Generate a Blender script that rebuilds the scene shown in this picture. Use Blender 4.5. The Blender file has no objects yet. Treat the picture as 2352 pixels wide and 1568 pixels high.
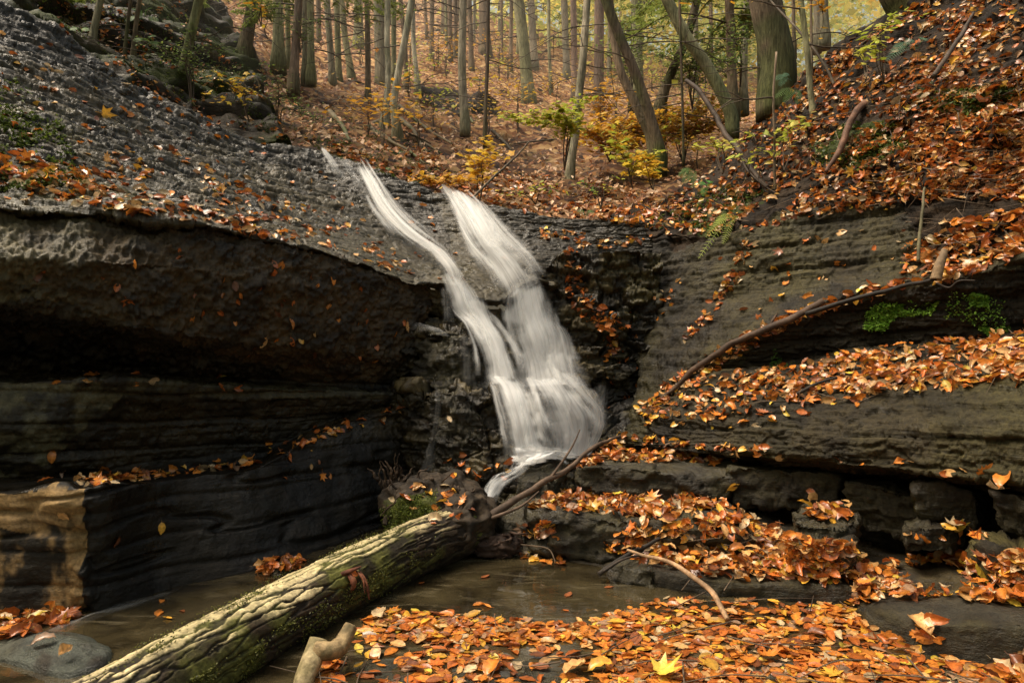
import bpy, math, random
import numpy as np
from mathutils import Vector, Matrix
from mathutils.bvhtree import BVHTree

random.seed(7)
RNG = np.random.default_rng(7)
scene = bpy.context.scene
COL = scene.collection
PI = math.pi

# ------------------------------------------------------------------ camera
CAMZ = 1.2
FPX = 1568.0            # focal length in survey units (photo surveyed at 2352 x 1568)
CX, CY = 1176.0, 784.0

def P(x, y, d):
    """surveyed photo direction (x, y) at distance d along the view axis -> world point"""
    return Vector(((x - CX) / FPX * d, d, CAMZ - (y - CY) / FPX * d))

def PA(S):
    S = np.asarray(S, float)
    d = S[..., 2]
    return np.stack([(S[..., 0] - CX) / FPX * d, d, CAMZ - (S[..., 1] - CY) / FPX * d], -1)

def PIX(W):
    d = np.maximum(W[..., 1], 0.05)
    return W[..., 0] / d * FPX + CX, CY - (W[..., 2] - CAMZ) / d * FPX

cam_d = bpy.data.cameras.new('camera')
cam_d.sensor_width = 36.0
cam_d.lens = 24.0
cam_d.clip_start = 0.05
cam_d.clip_end = 2000
cam = bpy.data.objects.new('camera', cam_d)
COL.objects.link(cam)
cam.location = (0, 0, CAMZ)
cam.rotation_euler = (PI / 2, 0, 0)
scene.camera = cam

# ------------------------------------------------------------------ noise
def _h(ix, iy, iz, seed):
    with np.errstate(over='ignore'):
        h = (ix.astype(np.uint32) * np.uint32(374761393) + iy.astype(np.uint32) * np.uint32(668265263)
             + iz.astype(np.uint32) * np.uint32(2147483647) + np.uint32((seed * 974634777 + 12345) & 0xffffffff))
        h ^= h >> np.uint32(13)
        h *= np.uint32(1274126177)
        h ^= h >> np.uint32(16)
        h *= np.uint32(2246822519)
        h ^= h >> np.uint32(13)
    return h.astype(np.float64) / 4294967295.0

def vnoise(p, seed=0):
    p = np.asarray(p, float)
    i = np.floor(p).astype(np.int64)
    f = p - i
    f = f * f * f * (f * (f * 6 - 15) + 10)
    x, y, z = i[..., 0], i[..., 1], i[..., 2]
    r = 0
    for dx in (0, 1):
        wx = f[..., 0] if dx else 1 - f[..., 0]
        for dy in (0, 1):
            wy = f[..., 1] if dy else 1 - f[..., 1]
            for dz in (0, 1):
                wz = f[..., 2] if dz else 1 - f[..., 2]
                r = r + wx * wy * wz * _h(x + dx, y + dy, z + dz, seed)
    return r

def fbm(p, octv=4, seed=0, gain=0.5):
    p = np.asarray(p, float)
    a, s, t = 1.0, 0, 0
    for o in range(octv):
        s = s + a * (vnoise(p * (2.03 ** o) + o * 17.3, seed + o) * 2 - 1)
        t += a
        a *= gain
    return s / t

def sstep(a, b, x):
    t = np.clip((x - a) / (b - a), 0, 1)
    return t * t * (3 - 2 * t)

def cells(p, seed=0):
    """cellular plates: a random height for each cell and the gap to the next cell"""
    p = np.asarray(p, float)
    i = np.floor(p).astype(np.int64)
    f = p - i
    b1 = np.full(p.shape[:-1], 9.0); b2 = b1.copy(); val = np.zeros(p.shape[:-1])
    for dx in (-1, 0, 1):
        for dy in (-1, 0, 1):
            for dz in (-1, 0, 1):
                x, y, z = i[..., 0] + dx, i[..., 1] + dy, i[..., 2] + dz
                h1, h2, h3, h4 = (_h(x, y, z, seed + k) for k in range(4))
                d = (dx + h1 - f[..., 0]) ** 2 + (dy + h2 - f[..., 1]) ** 2 + (dz + h3 - f[..., 2]) ** 2
                m = d < b1
                b2 = np.where(m, b1, np.minimum(b2, d))
                val = np.where(m, h4, val)
                b1 = np.where(m, d, b1)
    return val * 2 - 1, np.sqrt(b2) - np.sqrt(b1)

def plates(W, size, seed, aspect=3.5, warp=0.25, tilt=(0.05, 0.06)):
    """broken shale: flat chips of size (m), thin along the bedding, each proud by its own amount, -1..1"""
    q = W + warp * size * np.stack([fbm(W / size * 0.7 + k * 9, 3, seed + k) for k in range(3)], -1)
    z = q[..., 2] + tilt[0] * q[..., 0] + tilt[1] * q[..., 1]
    q = np.stack([q[..., 0] / size, q[..., 1] / size, z / size * aspect], -1)
    v, gap = cells(q, seed)
    return v - 0.8 * (1 - sstep(0.0, 0.10, gap))

def bed(W, t, seed, tilt=(0.05, 0.06), lat=0.9, warp=0.05, groove=0.5):
    """layered protrusion, -1..1: each rock bed sticks out its own amount, with a groove between beds"""
    b = (W[..., 2] + tilt[0] * W[..., 0] + tilt[1] * W[..., 1] + warp * fbm(W * 0.9, 3, seed + 5)) / t
    i = np.floor(b)
    f = b - i
    q = np.stack([W[..., 0] * lat, W[..., 1] * lat, i * 13.7], -1)
    h = vnoise(q, seed) * 1.3 + vnoise(q * 3.1 + 5, seed + 1) * 0.7 - 1.0
    e = sstep(0, 0.16, f) * sstep(0, 0.16, 1 - f)
    return h + (e - 1) * groove

# ------------------------------------------------------------------ object helpers
def set_attr(me, name, arr, kind='FLOAT'):
    a = me.attributes.new(name, 'FLOAT_COLOR' if kind == 'COLOR' else kind, 'POINT')
    arr = np.asarray(arr, np.float32)
    if kind == 'COLOR':
        c = np.ones((len(arr), 4), np.float32)
        c[:, :arr.shape[1]] = arr
        a.data.foreach_set('color', c.ravel())
    else:
        a.data.foreach_set('value', arr.ravel())

def mesh_np(name, V, F, mat=None, attrs=None, smooth=True):
    """V (n,3), F (m,k) array of quads or tris"""
    V = np.asarray(V, np.float32)
    F = np.asarray(F, np.int32)
    me = bpy.data.meshes.new(name)
    me.vertices.add(len(V))
    me.vertices.foreach_set('co', V.ravel())
    k = F.shape[1]
    me.loops.add(F.size)
    me.loops.foreach_set('vertex_index', F.ravel())
    me.polygons.add(len(F))
    me.polygons.foreach_set('loop_start', np.arange(0, F.size, k, dtype=np.int32))
    me.polygons.foreach_set('use_smooth', np.full(len(F), smooth, bool))
    me.update(calc_edges=True)
    if attrs:
        for n, (arr, kd) in attrs.items():
            set_attr(me, n, arr, kd)
    if mat:
        me.materials.append(mat)
    return me

def link(name, me, parent=None):
    o = bpy.data.objects.new(name, me)
    COL.objects.link(o)
    if parent is not None:
        o.parent = parent
        o.matrix_parent_inverse = Matrix.Translation(parent.location).inverted() if False else Matrix.Identity(4)
    return o

def thing(name, label, cat, loc=(0, 0, 0), group=None):
    o = bpy.data.objects.new(name, None)
    o.empty_display_size = 0.1
    COL.objects.link(o)
    o.location = loc
    o['label'] = label
    o['category'] = cat
    if group:
        o['group'] = group
    return o

def part(name, V, F, mat, parent, attrs=None, smooth=True):
    """V in world space; stored relative to the thing's base"""
    V = np.asarray(V, float) - np.array(parent.location)
    o = bpy.data.objects.new(name, mesh_np(name, V, F, mat, attrs, smooth))
    COL.objects.link(o)
    o.parent = parent
    return o

def single(name, V, F, mat, label, cat, group=None, attrs=None, smooth=True):
    V = np.asarray(V, float)
    c = V.mean(0)
    c[2] = V[:, 2].min()
    o = bpy.data.objects.new(name, mesh_np(name, V - c, F, mat, attrs, smooth))
    COL.objects.link(o)
    o.location = c
    o['label'] = label
    o['category'] = cat
    if group:
        o['group'] = group
    return o

# ------------------------------------------------------------------ materials
class NT:
    def __init__(self, name):
        self.m = bpy.data.materials.new(name)
        self.m.use_nodes = True
        self.t = self.m.node_tree
        self.t.nodes.clear()
        self.out = self.t.nodes.new('ShaderNodeOutputMaterial')
    def n(self, typ, **kw):
        nd = self.t.nodes.new(typ)
        for k, v in kw.items():
            if k.startswith('_'):
                nd.inputs[k[1:].replace('_', ' ')].default_value = v
            else:
                setattr(nd, k, v)
        return nd
    def l(self, a, b):
        self.t.links.new(a, b)
    def noise(self, vec, scale, detail=6, rough=0.6, dist=0.0):
        nd = self.n('ShaderNodeTexNoise')
        nd.inputs['Scale'].default_value = scale
        nd.inputs['Detail'].default_value = detail
        nd.inputs['Roughness'].default_value = rough
        nd.inputs['Distortion'].default_value = dist
        if vec is not None:
            self.l(vec, nd.inputs['Vector'])
        return nd.outputs['Fac']
    def map(self, vec, scale=(1, 1, 1), rot=(0, 0, 0)):
        nd = self.n('ShaderNodeMapping')
        nd.inputs['Scale'].default_value = scale
        nd.inputs['Rotation'].default_value = rot
        self.l(vec, nd.inputs['Vector'])
        return nd.outputs['Vector']
    def math(self, op, a, b=None, clamp=False):
        nd = self.n('ShaderNodeMath', operation=op, use_clamp=clamp)
        for i, v in enumerate((a, b)):
            if v is None:
                continue
            if isinstance(v, (int, float)):
                nd.inputs[i].default_value = v
            else:
                self.l(v, nd.inputs[i])
        return nd.outputs[0]
    def rng(self, v, a, b, c, d):
        nd = self.n('ShaderNodeMapRange')
        nd.inputs[1].default_value, nd.inputs[2].default_value = a, b
        nd.inputs[3].default_value, nd.inputs[4].default_value = c, d
        self.l(v, nd.inputs[0])
        return nd.outputs[0]
    def mix(self, f, a, b, blend='MIX'):
        nd = self.n('ShaderNodeMix', data_type='RGBA', blend_type=blend)
        for s, v in ((nd.inputs[0], f), (nd.inputs[6], a), (nd.inputs[7], b)):
            if isinstance(v, (int, float)):
                s.default_value = v
            elif isinstance(v, tuple):
                s.default_value = (*v, 1)
            else:
                self.l(v, s)
        return nd.outputs[2]
    def attr(self, name, out='Color'):
        return self.n('ShaderNodeAttribute', attribute_name=name).outputs[out]
    def bump(self, h, strength, dist, normal=None):
        nd = self.n('ShaderNodeBump')
        nd.inputs['Strength'].default_value = strength
        nd.inputs['Distance'].default_value = dist
        self.l(h, nd.inputs['Height'])
        if normal is not None:
            self.l(normal, nd.inputs['Normal'])
        return nd.outputs['Normal']
    def bsdf(self, color, rough, normal=None, spec=0.5):
        b = self.n('ShaderNodeBsdfPrincipled')
        for s, v in ((b.inputs['Base Color'], color), (b.inputs['Roughness'], rough), (b.inputs['Specular IOR Level'], spec)):
            if isinstance(v, (int, float)):
                s.default_value = v
            elif isinstance(v, tuple):
                s.default_value = (*v, 1)
            else:
                self.l(v, s)
        if normal is not None:
            self.l(normal, b.inputs['Normal'])
        return b.outputs[0]
    def done(self, sh):
        self.l(sh, self.out.inputs['Surface'])
        return self.m

def geo_pos(t):
    return t.n('ShaderNodeNewGeometry').outputs['Position']

def mat_rock(name, strata=(2.0, 2.0, 14.0), bump=0.8, fine=38.0, spec=0.6):
    t = NT(name)
    pos = geo_pos(t)
    col = t.attr('col')
    wet = t.attr('wet', 'Fac')
    st = t.noise(t.map(pos, strata), 2.2, 8, 0.65, 0.4)
    fn = t.noise(pos, fine, 8, 0.7)
    md = t.noise(pos, 7.0, 6, 0.6)
    v = t.math('ADD', t.math('MULTIPLY', st, 0.75), t.math('MULTIPLY', fn, 0.75))
    v = t.rng(v, 0.5, 1.0, 0.25, 1.75)
    c = t.mix(1.0, col, v, 'MULTIPLY')
    # wet film: patches of low roughness where the rock is wet
    r = t.math('MULTIPLY', wet, t.rng(md, 0.35, 0.62, 0.25, 1.0))
    r = t.rng(r, 0.0, 1.0, 0.8, 0.12)
    h = t.math('ADD', t.math('MULTIPLY', st, 0.6), t.math('MULTIPLY', fn, 0.5))
    nb = t.bump(h, bump, 0.05)
    sp = t.rng(wet, 0, 1, 0.2, spec)
    return t.done(t.bsdf(c, r, nb, sp))

def mat_soil():
    t = NT('leaf_mould')
    pos = geo_pos(t)
    col = t.attr('col')
    fn = t.noise(pos, 45, 8, 0.75)
    md = t.noise(pos, 6, 6, 0.6)
    v = t.rng(t.math('ADD', fn, md), 0.7, 1.3, 0.3, 1.7)
    c = t.mix(1.0, col, v, 'MULTIPLY')
    nb = t.bump(t.math('ADD', fn, md), 1.0, 0.05)
    return t.done(t.bsdf(c, 0.8, nb, 0.25))

def mat_litter():
    # the far hillside's carpet of dry leaves: cells of leaf colours
    t = NT('hillside_litter')
    pos = geo_pos(t)
    vo = t.n('ShaderNodeTexVoronoi')
    vo.inputs['Scale'].default_value = 9.0
    t.l(pos, vo.inputs['Vector'])
    sep = t.n('ShaderNodeSeparateColor')
    t.l(vo.outputs['Color'], sep.inputs[0])
    rp = t.n('ShaderNodeValToRGB')
    e = rp.color_ramp.elements
    e[0].color = (0.035, 0.015, 0.007, 1)
    e[1].color = (0.56, 0.34, 0.14, 1)
    e2 = rp.color_ramp.elements.new(0.35); e2.color = (0.20, 0.075, 0.025, 1)
    e3 = rp.color_ramp.elements.new(0.7); e3.color = (0.36, 0.17, 0.055, 1)
    t.l(sep.outputs[0], rp.inputs[0])
    big = t.noise(pos, 1.3, 5, 0.6)
    c = t.mix(1.0, rp.outputs[0], t.rng(big, 0.35, 0.65, 0.55, 1.25), 'MULTIPLY')
    c = t.mix(1.0, c, t.attr('col'), 'MULTIPLY')
    nb = t.bump(sep.outputs[1], 0.9, 0.08)
    return t.done(t.bsdf(c, 0.75, nb, 0.25))

def mat_attr(name, rough=0.6, spec=0.3, fine=30.0, amt=0.5, bump=0.5, dist=0.01, stretch=(1, 1, 1), trans=0.0, transcol=None):
    """colour from the mesh, broken up by noise"""
    t = NT(name)
    pos = geo_pos(t)
    n = t.noise(t.map(pos, stretch), fine, 6, 0.65)
    c = t.mix(1.0, t.attr('col'), t.rng(n, 0.3, 0.7, 1 - amt, 1 + amt), 'MULTIPLY')
    nb = t.bump(n, bump, dist)
    sh = t.bsdf(c, rough, nb, spec)
    if trans > 0:
        tr = t.n('ShaderNodeBsdfTranslucent')
        t.l(c, tr.inputs['Color'])
        mx = t.n('ShaderNodeMixShader')
        mx.inputs[0].default_value = trans
        t.l(sh, mx.inputs[1]); t.l(tr.outputs[0], mx.inputs[2])
        sh = mx.outputs[0]
    return t.done(sh)

M_ROCK = mat_rock('wet_shale', strata=(2.5, 2.5, 13.0), bump=0.7, fine=45.0, spec=0.45)
M_SLOPE = mat_rock('sloping_wet_shale', strata=(1.8, 1.8, 17.0), bump=0.5, fine=24.0, spec=0.45)
M_WALL = mat_rock('dark_wet_wall', strata=(1.6, 1.6, 9.0), bump=0.45, fine=55.0, spec=0.34)
M_ROCKFINE = mat_rock('mossy_shale', strata=(5.0, 5.0, 7.0), bump=1.0, fine=95.0)
M_BANKROCK = mat_rock('bank_shale', strata=(1.3, 1.3, 16.0), bump=0.6, fine=42.0, spec=0.26)
M_SOIL = mat_soil()
M_LITTER = mat_litter()
M_LEAF = mat_attr('leaf', rough=0.30, spec=0.6, fine=90, amt=0.25, bump=0.3, dist=0.004, trans=0.22)
M_FARLEAF = mat_attr('dry_leaf', rough=0.6, spec=0.3, fine=20, amt=0.2, bump=0.0, trans=0.25)
M_GREEN = mat_attr('green_leaf', rough=0.5, spec=0.3, fine=60, amt=0.25, bump=0.0, trans=0.4)
M_BARK = mat_attr('tree_bark', rough=0.85, spec=0.15, fine=14, amt=0.55, bump=1.0, dist=0.03, stretch=(3, 3, 0.45))
M_TWIG = mat_attr('twig_bark', rough=0.7, spec=0.3, fine=60, amt=0.4, bump=0.6, dist=0.004)
M_LOG = mat_attr('log_bark', rough=0.7, spec=0.25, fine=70, amt=0.4, bump=0.7, dist=0.006)

# ------------------------------------------------------------------ lofted rock surfaces
TERRAIN = []       # (V, F) of everything leaves can lie on

def crom(pts, n):
    p = np.asarray(pts, float)
    seg = np.linalg.norm(np.diff(p[:, :2], axis=0), axis=1)
    s = np.concatenate([[0], np.cumsum(np.maximum(seg, 1e-6))])
    m = np.zeros_like(p)
    sec = np.diff(p, axis=0) / np.diff(s)[:, None]
    m[0], m[-1] = sec[0], sec[-1]
    w = np.diff(s)
    m[1:-1] = (sec[:-1] * w[1:, None] + sec[1:] * w[:-1, None]) / (w[1:] + w[:-1])[:, None]
    q = np.linspace(0, s[-1], n)
    k = np.clip(np.searchsorted(s, q, 'right') - 1, 0, len(s) - 2)
    h = w[k]
    u = ((q - s[k]) / h)[:, None]
    h = h[:, None]
    return ((2 * u ** 3 - 3 * u ** 2 + 1) * p[k] + (u ** 3 - 2 * u ** 2 + u) * h * m[k]
            + (-2 * u ** 3 + 3 * u ** 2) * p[k + 1] + (u ** 3 - u ** 2) * h * m[k + 1])

def grid_faces(nv, nu, wrap=False):
    i = np.arange(nv - 1)[:, None] * nu
    if wrap:
        j = np.arange(nu)[None, :]
        j2 = (j + 1) % nu
    else:
        j = np.arange(nu - 1)[None, :]
        j2 = j + 1
    return np.stack([i + j, i + j2, i + nu + j2, i + nu + j], -1).reshape(-1, 4)

def grid_normals(W, towards=None):
    du = np.gradient(W, axis=1)
    dv = np.gradient(W, axis=0)
    n = np.cross(du, dv)
    n /= np.linalg.norm(n, axis=-1, keepdims=True) + 1e-9
    return n

def loft(rows, nu, step=4.0, relax=2, sharp=()):
    R = [crom(r, nu) for r in rows]
    S = []
    for a, b in zip(R[:-1], R[1:]):
        inside = (a[:, 0] > -100) & (a[:, 0] < 2450)
        d = np.linalg.norm(PA(b) - PA(a), axis=1) * FPX / np.minimum(a[:, 2], b[:, 2])
        d = np.median(d[inside]) if inside.any() else 20
        k = int(np.clip(d / step, 3, 140))
        u = np.linspace(0, 1, k, endpoint=False)[:, None, None]
        S.append(a[None] * (1 - u) + b[None] * u)
    S.append(R[-1][None])
    S = np.concatenate(S)
    for _ in range(relax):
        S[1:-1] = 0.25 * S[:-2] + 0.5 * S[1:-1] + 0.25 * S[2:]
    W = PA(S)
    N = grid_normals(W)
    toc = np.array([0, 0, CAMZ]) - W
    flip = (N * toc).sum(-1).sum() < 0
    if flip:
        N = -N
    return S, W, N, flip

def structure(name, W, flip, mat, col, wet, solid=True):
    nv, nu = W.shape[:2]
    F = grid_faces(nv, nu)
    if not flip:
        pass
    V = W.reshape(-1, 3)
    # face winding towards the viewer's side
    F = F[:, ::-1] if flip else F
    me = mesh_np(name, V, F, mat, {'col': (col.reshape(-1, 3), 'COLOR'), 'wet': (wet.reshape(-1), 'FLOAT')})
    o = link(name, me)
    o['kind'] = 'structure'
    if solid:
        TERRAIN.append((V, F))
    return o

def lerp3(a, b, f):
    return np.asarray(a) * (1 - f[..., None]) + np.asarray(b) * f[..., None]

def inpoly(px, py, poly):
    r = np.zeros(px.shape, bool)
    n = len(poly)
    for i in range(n):
        x1, y1 = poly[i]; x2, y2 = poly[(i + 1) % n]
        if y1 == y2:
            continue
        c = ((y1 > py) != (y2 > py)) & (px < (x2 - x1) * (py - y1) / (y2 - y1) + x1)
        r ^= c
    return r

def zone(W, poly, feather=0.1, seed=3, f=3.0):
    """soft membership of the world points seen inside poly, with a ragged edge"""
    px, py = PIX(W)
    j = fbm(W * f, 4, seed) * feather * 400
    j2 = fbm(W * f + 50, 4, seed + 1) * feather * 400
    return inpoly(px + j, py + j2, poly).astype(float)
# ------------------------------------------------------------------ terrain: far hillside
DARK = np.array([0.0155, 0.0112, 0.0052])
MID = np.array([0.070, 0.053, 0.023])
GREY = np.array([0.072, 0.059, 0.034])
OLIVE = np.array([0.074, 0.060, 0.014])
MOSS = np.array([0.040, 0.055, 0.008])
BROWN = np.array([0.045, 0.026, 0.012])
TAN = np.array([0.235, 0.150, 0.062])

HILL = [
 [(-500,-100,7),(0,100,7),(300,260,7.3),(500,320,7.6),(740,390,7.6),(900,430,7.4),(1000,480,7.2),(1200,530,6.8),(1400,535,6.7),(1550,500,7.2),(1700,420,8),(1850,300,8.4),(2000,180,8.6),(2800,-100,9)],
 [(-500,-200,8),(0,0,8.2),(300,170,8.4),(450,235,8.6),(620,300,8.6),(740,325,8.6),(850,350,8.5),(1000,410,8.2),(1200,470,7.8),(1350,490,7.5),(1500,470,8),(1650,420,9),(1800,300,10),(2000,160,10.5),(2800,-150,11)],
 [(-500,-400,9),(0,-150,9.5),(300,60,9.8),(450,130,10),(600,215,10.3),(740,265,10.5),(850,290,10.5),(1000,330,10.5),(1200,390,10.5),(1400,400,10.5),(1550,390,11),(1700,330,12),(1850,240,13),(2000,150,13.5),(2800,-150,14)],
 [(-500,-500,11),(0,-300,12),(300,-60,12),(450,50,12.5),(600,130,13),(740,190,14),(850,215,14),(1000,250,14),(1200,290,14),(1400,310,14.5),(1550,315,15),(1700,290,16),(1850,220,17),(2000,140,18),(2800,-100,20)],
 [(-500,-600,15),(0,-400,16),(300,-200,17),(450,-60,18),(600,30,18),(740,90,19),(850,120,19),(1000,150,19),(1200,200,19),(1400,230,20),(1550,245,21),(1700,240,22),(1850,200,23),(2000,140,24),(2800,-50,26)],
 [(-500,-700,23),(0,-500,24),(300,-320,25),(450,-180,25),(600,-60,25),(740,10,26),(850,40,26),(1000,60,26),(1200,115,27),(1400,165,28),(1550,190,29),(1700,200,30),(1850,180,31),(2000,140,32),(2800,0,35)],
 [(-500,-800,32),(0,-600,34),(300,-420,34),(450,-260,34),(600,-130,34),(740,-50,35),(850,-25,35),(1000,0,36),(1150,40,37),(1300,80,38),(1450,118,40),(1600,145,42),(1750,165,44),(1900,160,46),(2100,140,48),(2800,60,50)],
 [(-500,-800,45),(0,-600,48),(300,-420,48),(450,-260,48),(600,-130,48),(740,-45,48),(850,-20,48),(1000,10,50),(1150,48,52),(1300,90,54),(1450,130,56),(1600,160,58),(1750,180,60),(1900,180,62),(2100,170,64),(2800,100,66)],
]
S, W, N, fl = loft(HILL, 420, step=5, relax=4)
W = W + N * (0.25 * fbm(W * 0.5, 4, 31) + 0.10 * fbm(W * 1.7, 4, 32) + 0.04 * fbm(W * 5, 3, 33))[..., None]
px, py = S[..., 0], S[..., 1]
hc = np.ones(W.shape)
n1 = fbm(W * 0.6, 4, 41)
# dark mossy outcrops along the foot of the hill and the left rock bank
left_bank = inpoly(px + 60 * fbm(W * 1.1, 3, 44), py + 40 * fbm(W * 1.1 + 9, 3, 45), [(-600,-900),(250,-300),(480,-40),(560,130),(640,280),(680,420),(-600,420)])
out1 = inpoly(px + 30 * n1, py + 24 * n1, [(930,205),(1010,205),(1150,250),(1150,282),(1060,275),(950,240)])
mud = sstep(0.25, 0.5, fbm(W * 0.9, 4, 47)) * (S[..., 2] < 13)
hc = lerp3(hc, np.array([0.26, 0.30, 0.16]), mud * 0.65)
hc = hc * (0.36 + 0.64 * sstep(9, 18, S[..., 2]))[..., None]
HILL_S, HILL_W = S, W
rockmask = np.clip(left_bank + out1, 0, 1).astype(float)
NBED = bed(W, 0.28, 51, groove=0.4)
W = W + N * (rockmask * 0.30 * NBED)[..., None]
hc = hc * (1 + sstep(12, 24, S[..., 2])[..., None] * np.array([0.12, 0.22, 0.35]))  # haze put into the colour: far ground paler and bluer with distance
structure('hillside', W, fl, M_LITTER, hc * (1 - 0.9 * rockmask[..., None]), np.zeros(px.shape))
# the rock of the left bank, just proud of the leaf mould
sel = (S[..., 0] < 860) & (S[..., 2] < 15)
rows_keep = np.where(sel.any(1))[0]
cols_keep = np.where(sel.any(0))[0]
r0, r1, c0, c1 = rows_keep[0], rows_keep[-1] + 1, cols_keep[0], cols_keep[-1] + 1
sub = W[r0:r1, c0:c1]; subN = N[r0:r1, c0:c1]; sm = left_bank[r0:r1, c0:c1].astype(float)
for _ in range(3):
    sm[1:-1] = (sm[:-2] + sm[1:-1] * 2 + sm[2:]) / 4
    sm[:, 1:-1] = (sm[:, :-2] + sm[:, 1:-1] * 2 + sm[:, 2:]) / 4
sub = sub + subN * ((sm - 0.5) * 0.3 + 0.14 * fbm(sub * 1.3, 4, 55) * sm + 0.10 * bed(sub, 0.16, 57, (0.1,0.1), 1.6, 0.15) * sm + 0.06 * fbm(sub * 6, 4, 58) * sm)[..., None]
q = fbm(sub * 1.5, 4, 60)
c = lerp3(np.tile(DARK * 1.2, sub.shape[:2] + (1,)), MID * 0.9, sstep(-0.1, 0.5, fbm(sub * 4, 3, 61)))
c = lerp3(c, BROWN * 0.7, sstep(-0.1, 0.3, fbm(sub * 2.5 + 3, 3, 62)) * 0.7)
c = lerp3(c, MOSS * 0.9, sstep(-0.15, 0.25, q) * 0.85)
structure('rock_bank', sub, fl, M_ROCK, c, 0.55 - 0.4 * sstep(0.0, 0.35, q))

# ------------------------------------------------------------------ left rock slope
SLOPE = [
 [(-500,-150,5.6),(0,70,5.8),(150,140,6.2),(300,250,6.6),(480,320,7.0),(640,380,7.3),(740,395,7.4),(830,425,7.3),(1000,490,7.0),(1200,530,6.7),(1350,545,6.5),(1520,560,6.1)],
 [(-500,-240,4.5),(0,20,4.9),(150,88,5.2),(300,195,5.6),(400,240,5.9),(480,280,6.1),(640,338,6.5),(740,352,6.7),(830,378,6.6),(1000,438,6.4),(1100,468,6.2),(1200,490,6.1),(1350,500,6.05),(1520,512,5.9)],
 [(-500,180,3.5),(0,280,3.9),(200,340,4.25),(400,400,4.7),(600,460,5.2),(800,520,5.55),(950,570,5.7),(1100,580,5.75),(1210,590,5.7),(1300,600,5.75),(1400,610,5.85),(1520,600,5.85)],
 [(-500,410,2.9),(0,476,3.25),(200,488,3.42),(330,503,3.53),(440,513,3.63),(560,537,3.85),(700,567,4.15),(800,595,4.4),(900,632,4.75),(960,650,4.95),(1030,654,5.05),(1100,684,5.05),(1150,690,5.1),(1185,662,5.25),(1230,640,5.4),(1290,660,5.6),(1360,690,5.75),(1520,690,5.75)],
 [(-500,425,3.0),(0,490,3.35),(200,502,3.52),(330,516,3.63),(440,525,3.73),(560,550,3.95),(700,580,4.25),(800,606,4.5),(900,643,4.85),(960,660,5.05),(1030,665,5.15),(1100,694,5.15),(1150,700,5.2),(1185,674,5.35),(1230,652,5.5),(1290,672,5.7),(1360,702,5.85),(1520,702,5.85)],
]
S, W, N, fl = loft(SLOPE, 900, step=3.4, relax=1)
px, py = PIX(W)
# rough scaly ledges on the left and near the ridge, smooth water-worn rock towards the falls
smooth = sstep(560, 900, px + 0.9 * (py - 480)) * sstep(430, 560, py - 0.05 * (px - 700))
smooth = np.maximum(smooth, inpoly(px, py, [(760,500),(1000,560),(1230,630),(1190,690),(1000,660),(760,590)]) * 0.8)
a = 1 - 0.85 * smooth
disp = a * (0.022 * bed(W, 0.10, 71, (0.10, 0.25), 1.6, 0.08) + 0.014 * bed(W, 0.042, 72, (0.10, 0.25), 3.0, 0.05)
            + 0.035 * fbm(W * 2.2, 4, 73) + 0.013 * fbm(W * np.array([3, 3, 22]), 3, 74) + 0.007 * (1 - 2 * np.abs(fbm(W * np.array([4, 4, 44]), 2, 76)))) + 0.010 * fbm(W * 9, 4, 75)
edge = np.ones(W.shape[:2])
crest = np.exp(-((W - PA(S[:1].repeat(S.shape[0],0))) ** 2).sum(-1) * 0) * sstep(70, 5, py - np.interp(px, [-500,0,150,300,400,480,640,740,830,1000,1520], [-240,20,88,195,240,280,338,352,378,438,512])) * sstep(1100, 700, px)
disp = disp + a * (0.016 * plates(W, 0.22, 181, 4.0, 0.35, (0.10, 0.25)) + 0.003 * plates(W, 0.06, 185, 3.5, 0.35, (0.10, 0.25))) + 0.006 * plates(W, 0.09, 187, 3.0, 0.3) + 0.06 * crest * (fbm(W * 5, 4, 188) + 0.3)
lipm = sstep(0.80, 0.90, np.linspace(0, 1, W.shape[0]))[:, None]
W = W + N * (disp * edge)[..., None]
W[..., 2] += lipm * (0.010 * plates(W, 0.30, 211, 1.0, 0.4) + 0.012 * fbm(W * 5, 2, 212))
# rugged crest
vv = S[..., 1]
q = fbm(W * 2.5, 4, 80)
q2 = fbm(W * 9, 4, 81)
c = lerp3(np.tile(MID * 0.8, W.shape[:2] + (1,)), DARK * 1.2, sstep(-0.2, 0.4, q2 + 0.5 * q))
c = lerp3(c, GREY * 0.85, sstep(-0.05, 0.5, q + 0.2) * (1 - sstep(0.3, 0.55, q2)) * sstep(120, 420, py - 0.28 * px + 60) * 0.85)
c = lerp3(c, GREY * 0.72, smooth * (0.75 + 0.25 * q2))
c = lerp3(c, np.array([0.060, 0.050, 0.027]), smooth * sstep(0.0, 0.5, fbm(W * 1.8, 3, 86)) * 0.6)
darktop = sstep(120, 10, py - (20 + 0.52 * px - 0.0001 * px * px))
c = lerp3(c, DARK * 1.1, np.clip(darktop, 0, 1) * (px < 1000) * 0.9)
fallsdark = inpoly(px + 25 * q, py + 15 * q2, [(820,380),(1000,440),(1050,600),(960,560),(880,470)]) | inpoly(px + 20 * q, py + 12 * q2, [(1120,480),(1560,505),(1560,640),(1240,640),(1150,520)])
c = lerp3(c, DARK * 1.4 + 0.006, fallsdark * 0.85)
mossz = inpoly(px + 40 * q, py + 30 * q2, [(-600,150),(150,250),(260,420),(420,505),(300,520),(-600,480)])
c = lerp3(c, OLIVE, mossz * sstep(-0.05, 0.3, fbm(W * 3.3, 4, 84)) * 0.75)
wet = np.clip(0.95 - 0.5 * mossz * sstep(0, 0.3, q), 0, 1)
structure('rock_slope', W, fl, M_SLOPE, c, wet)

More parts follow.
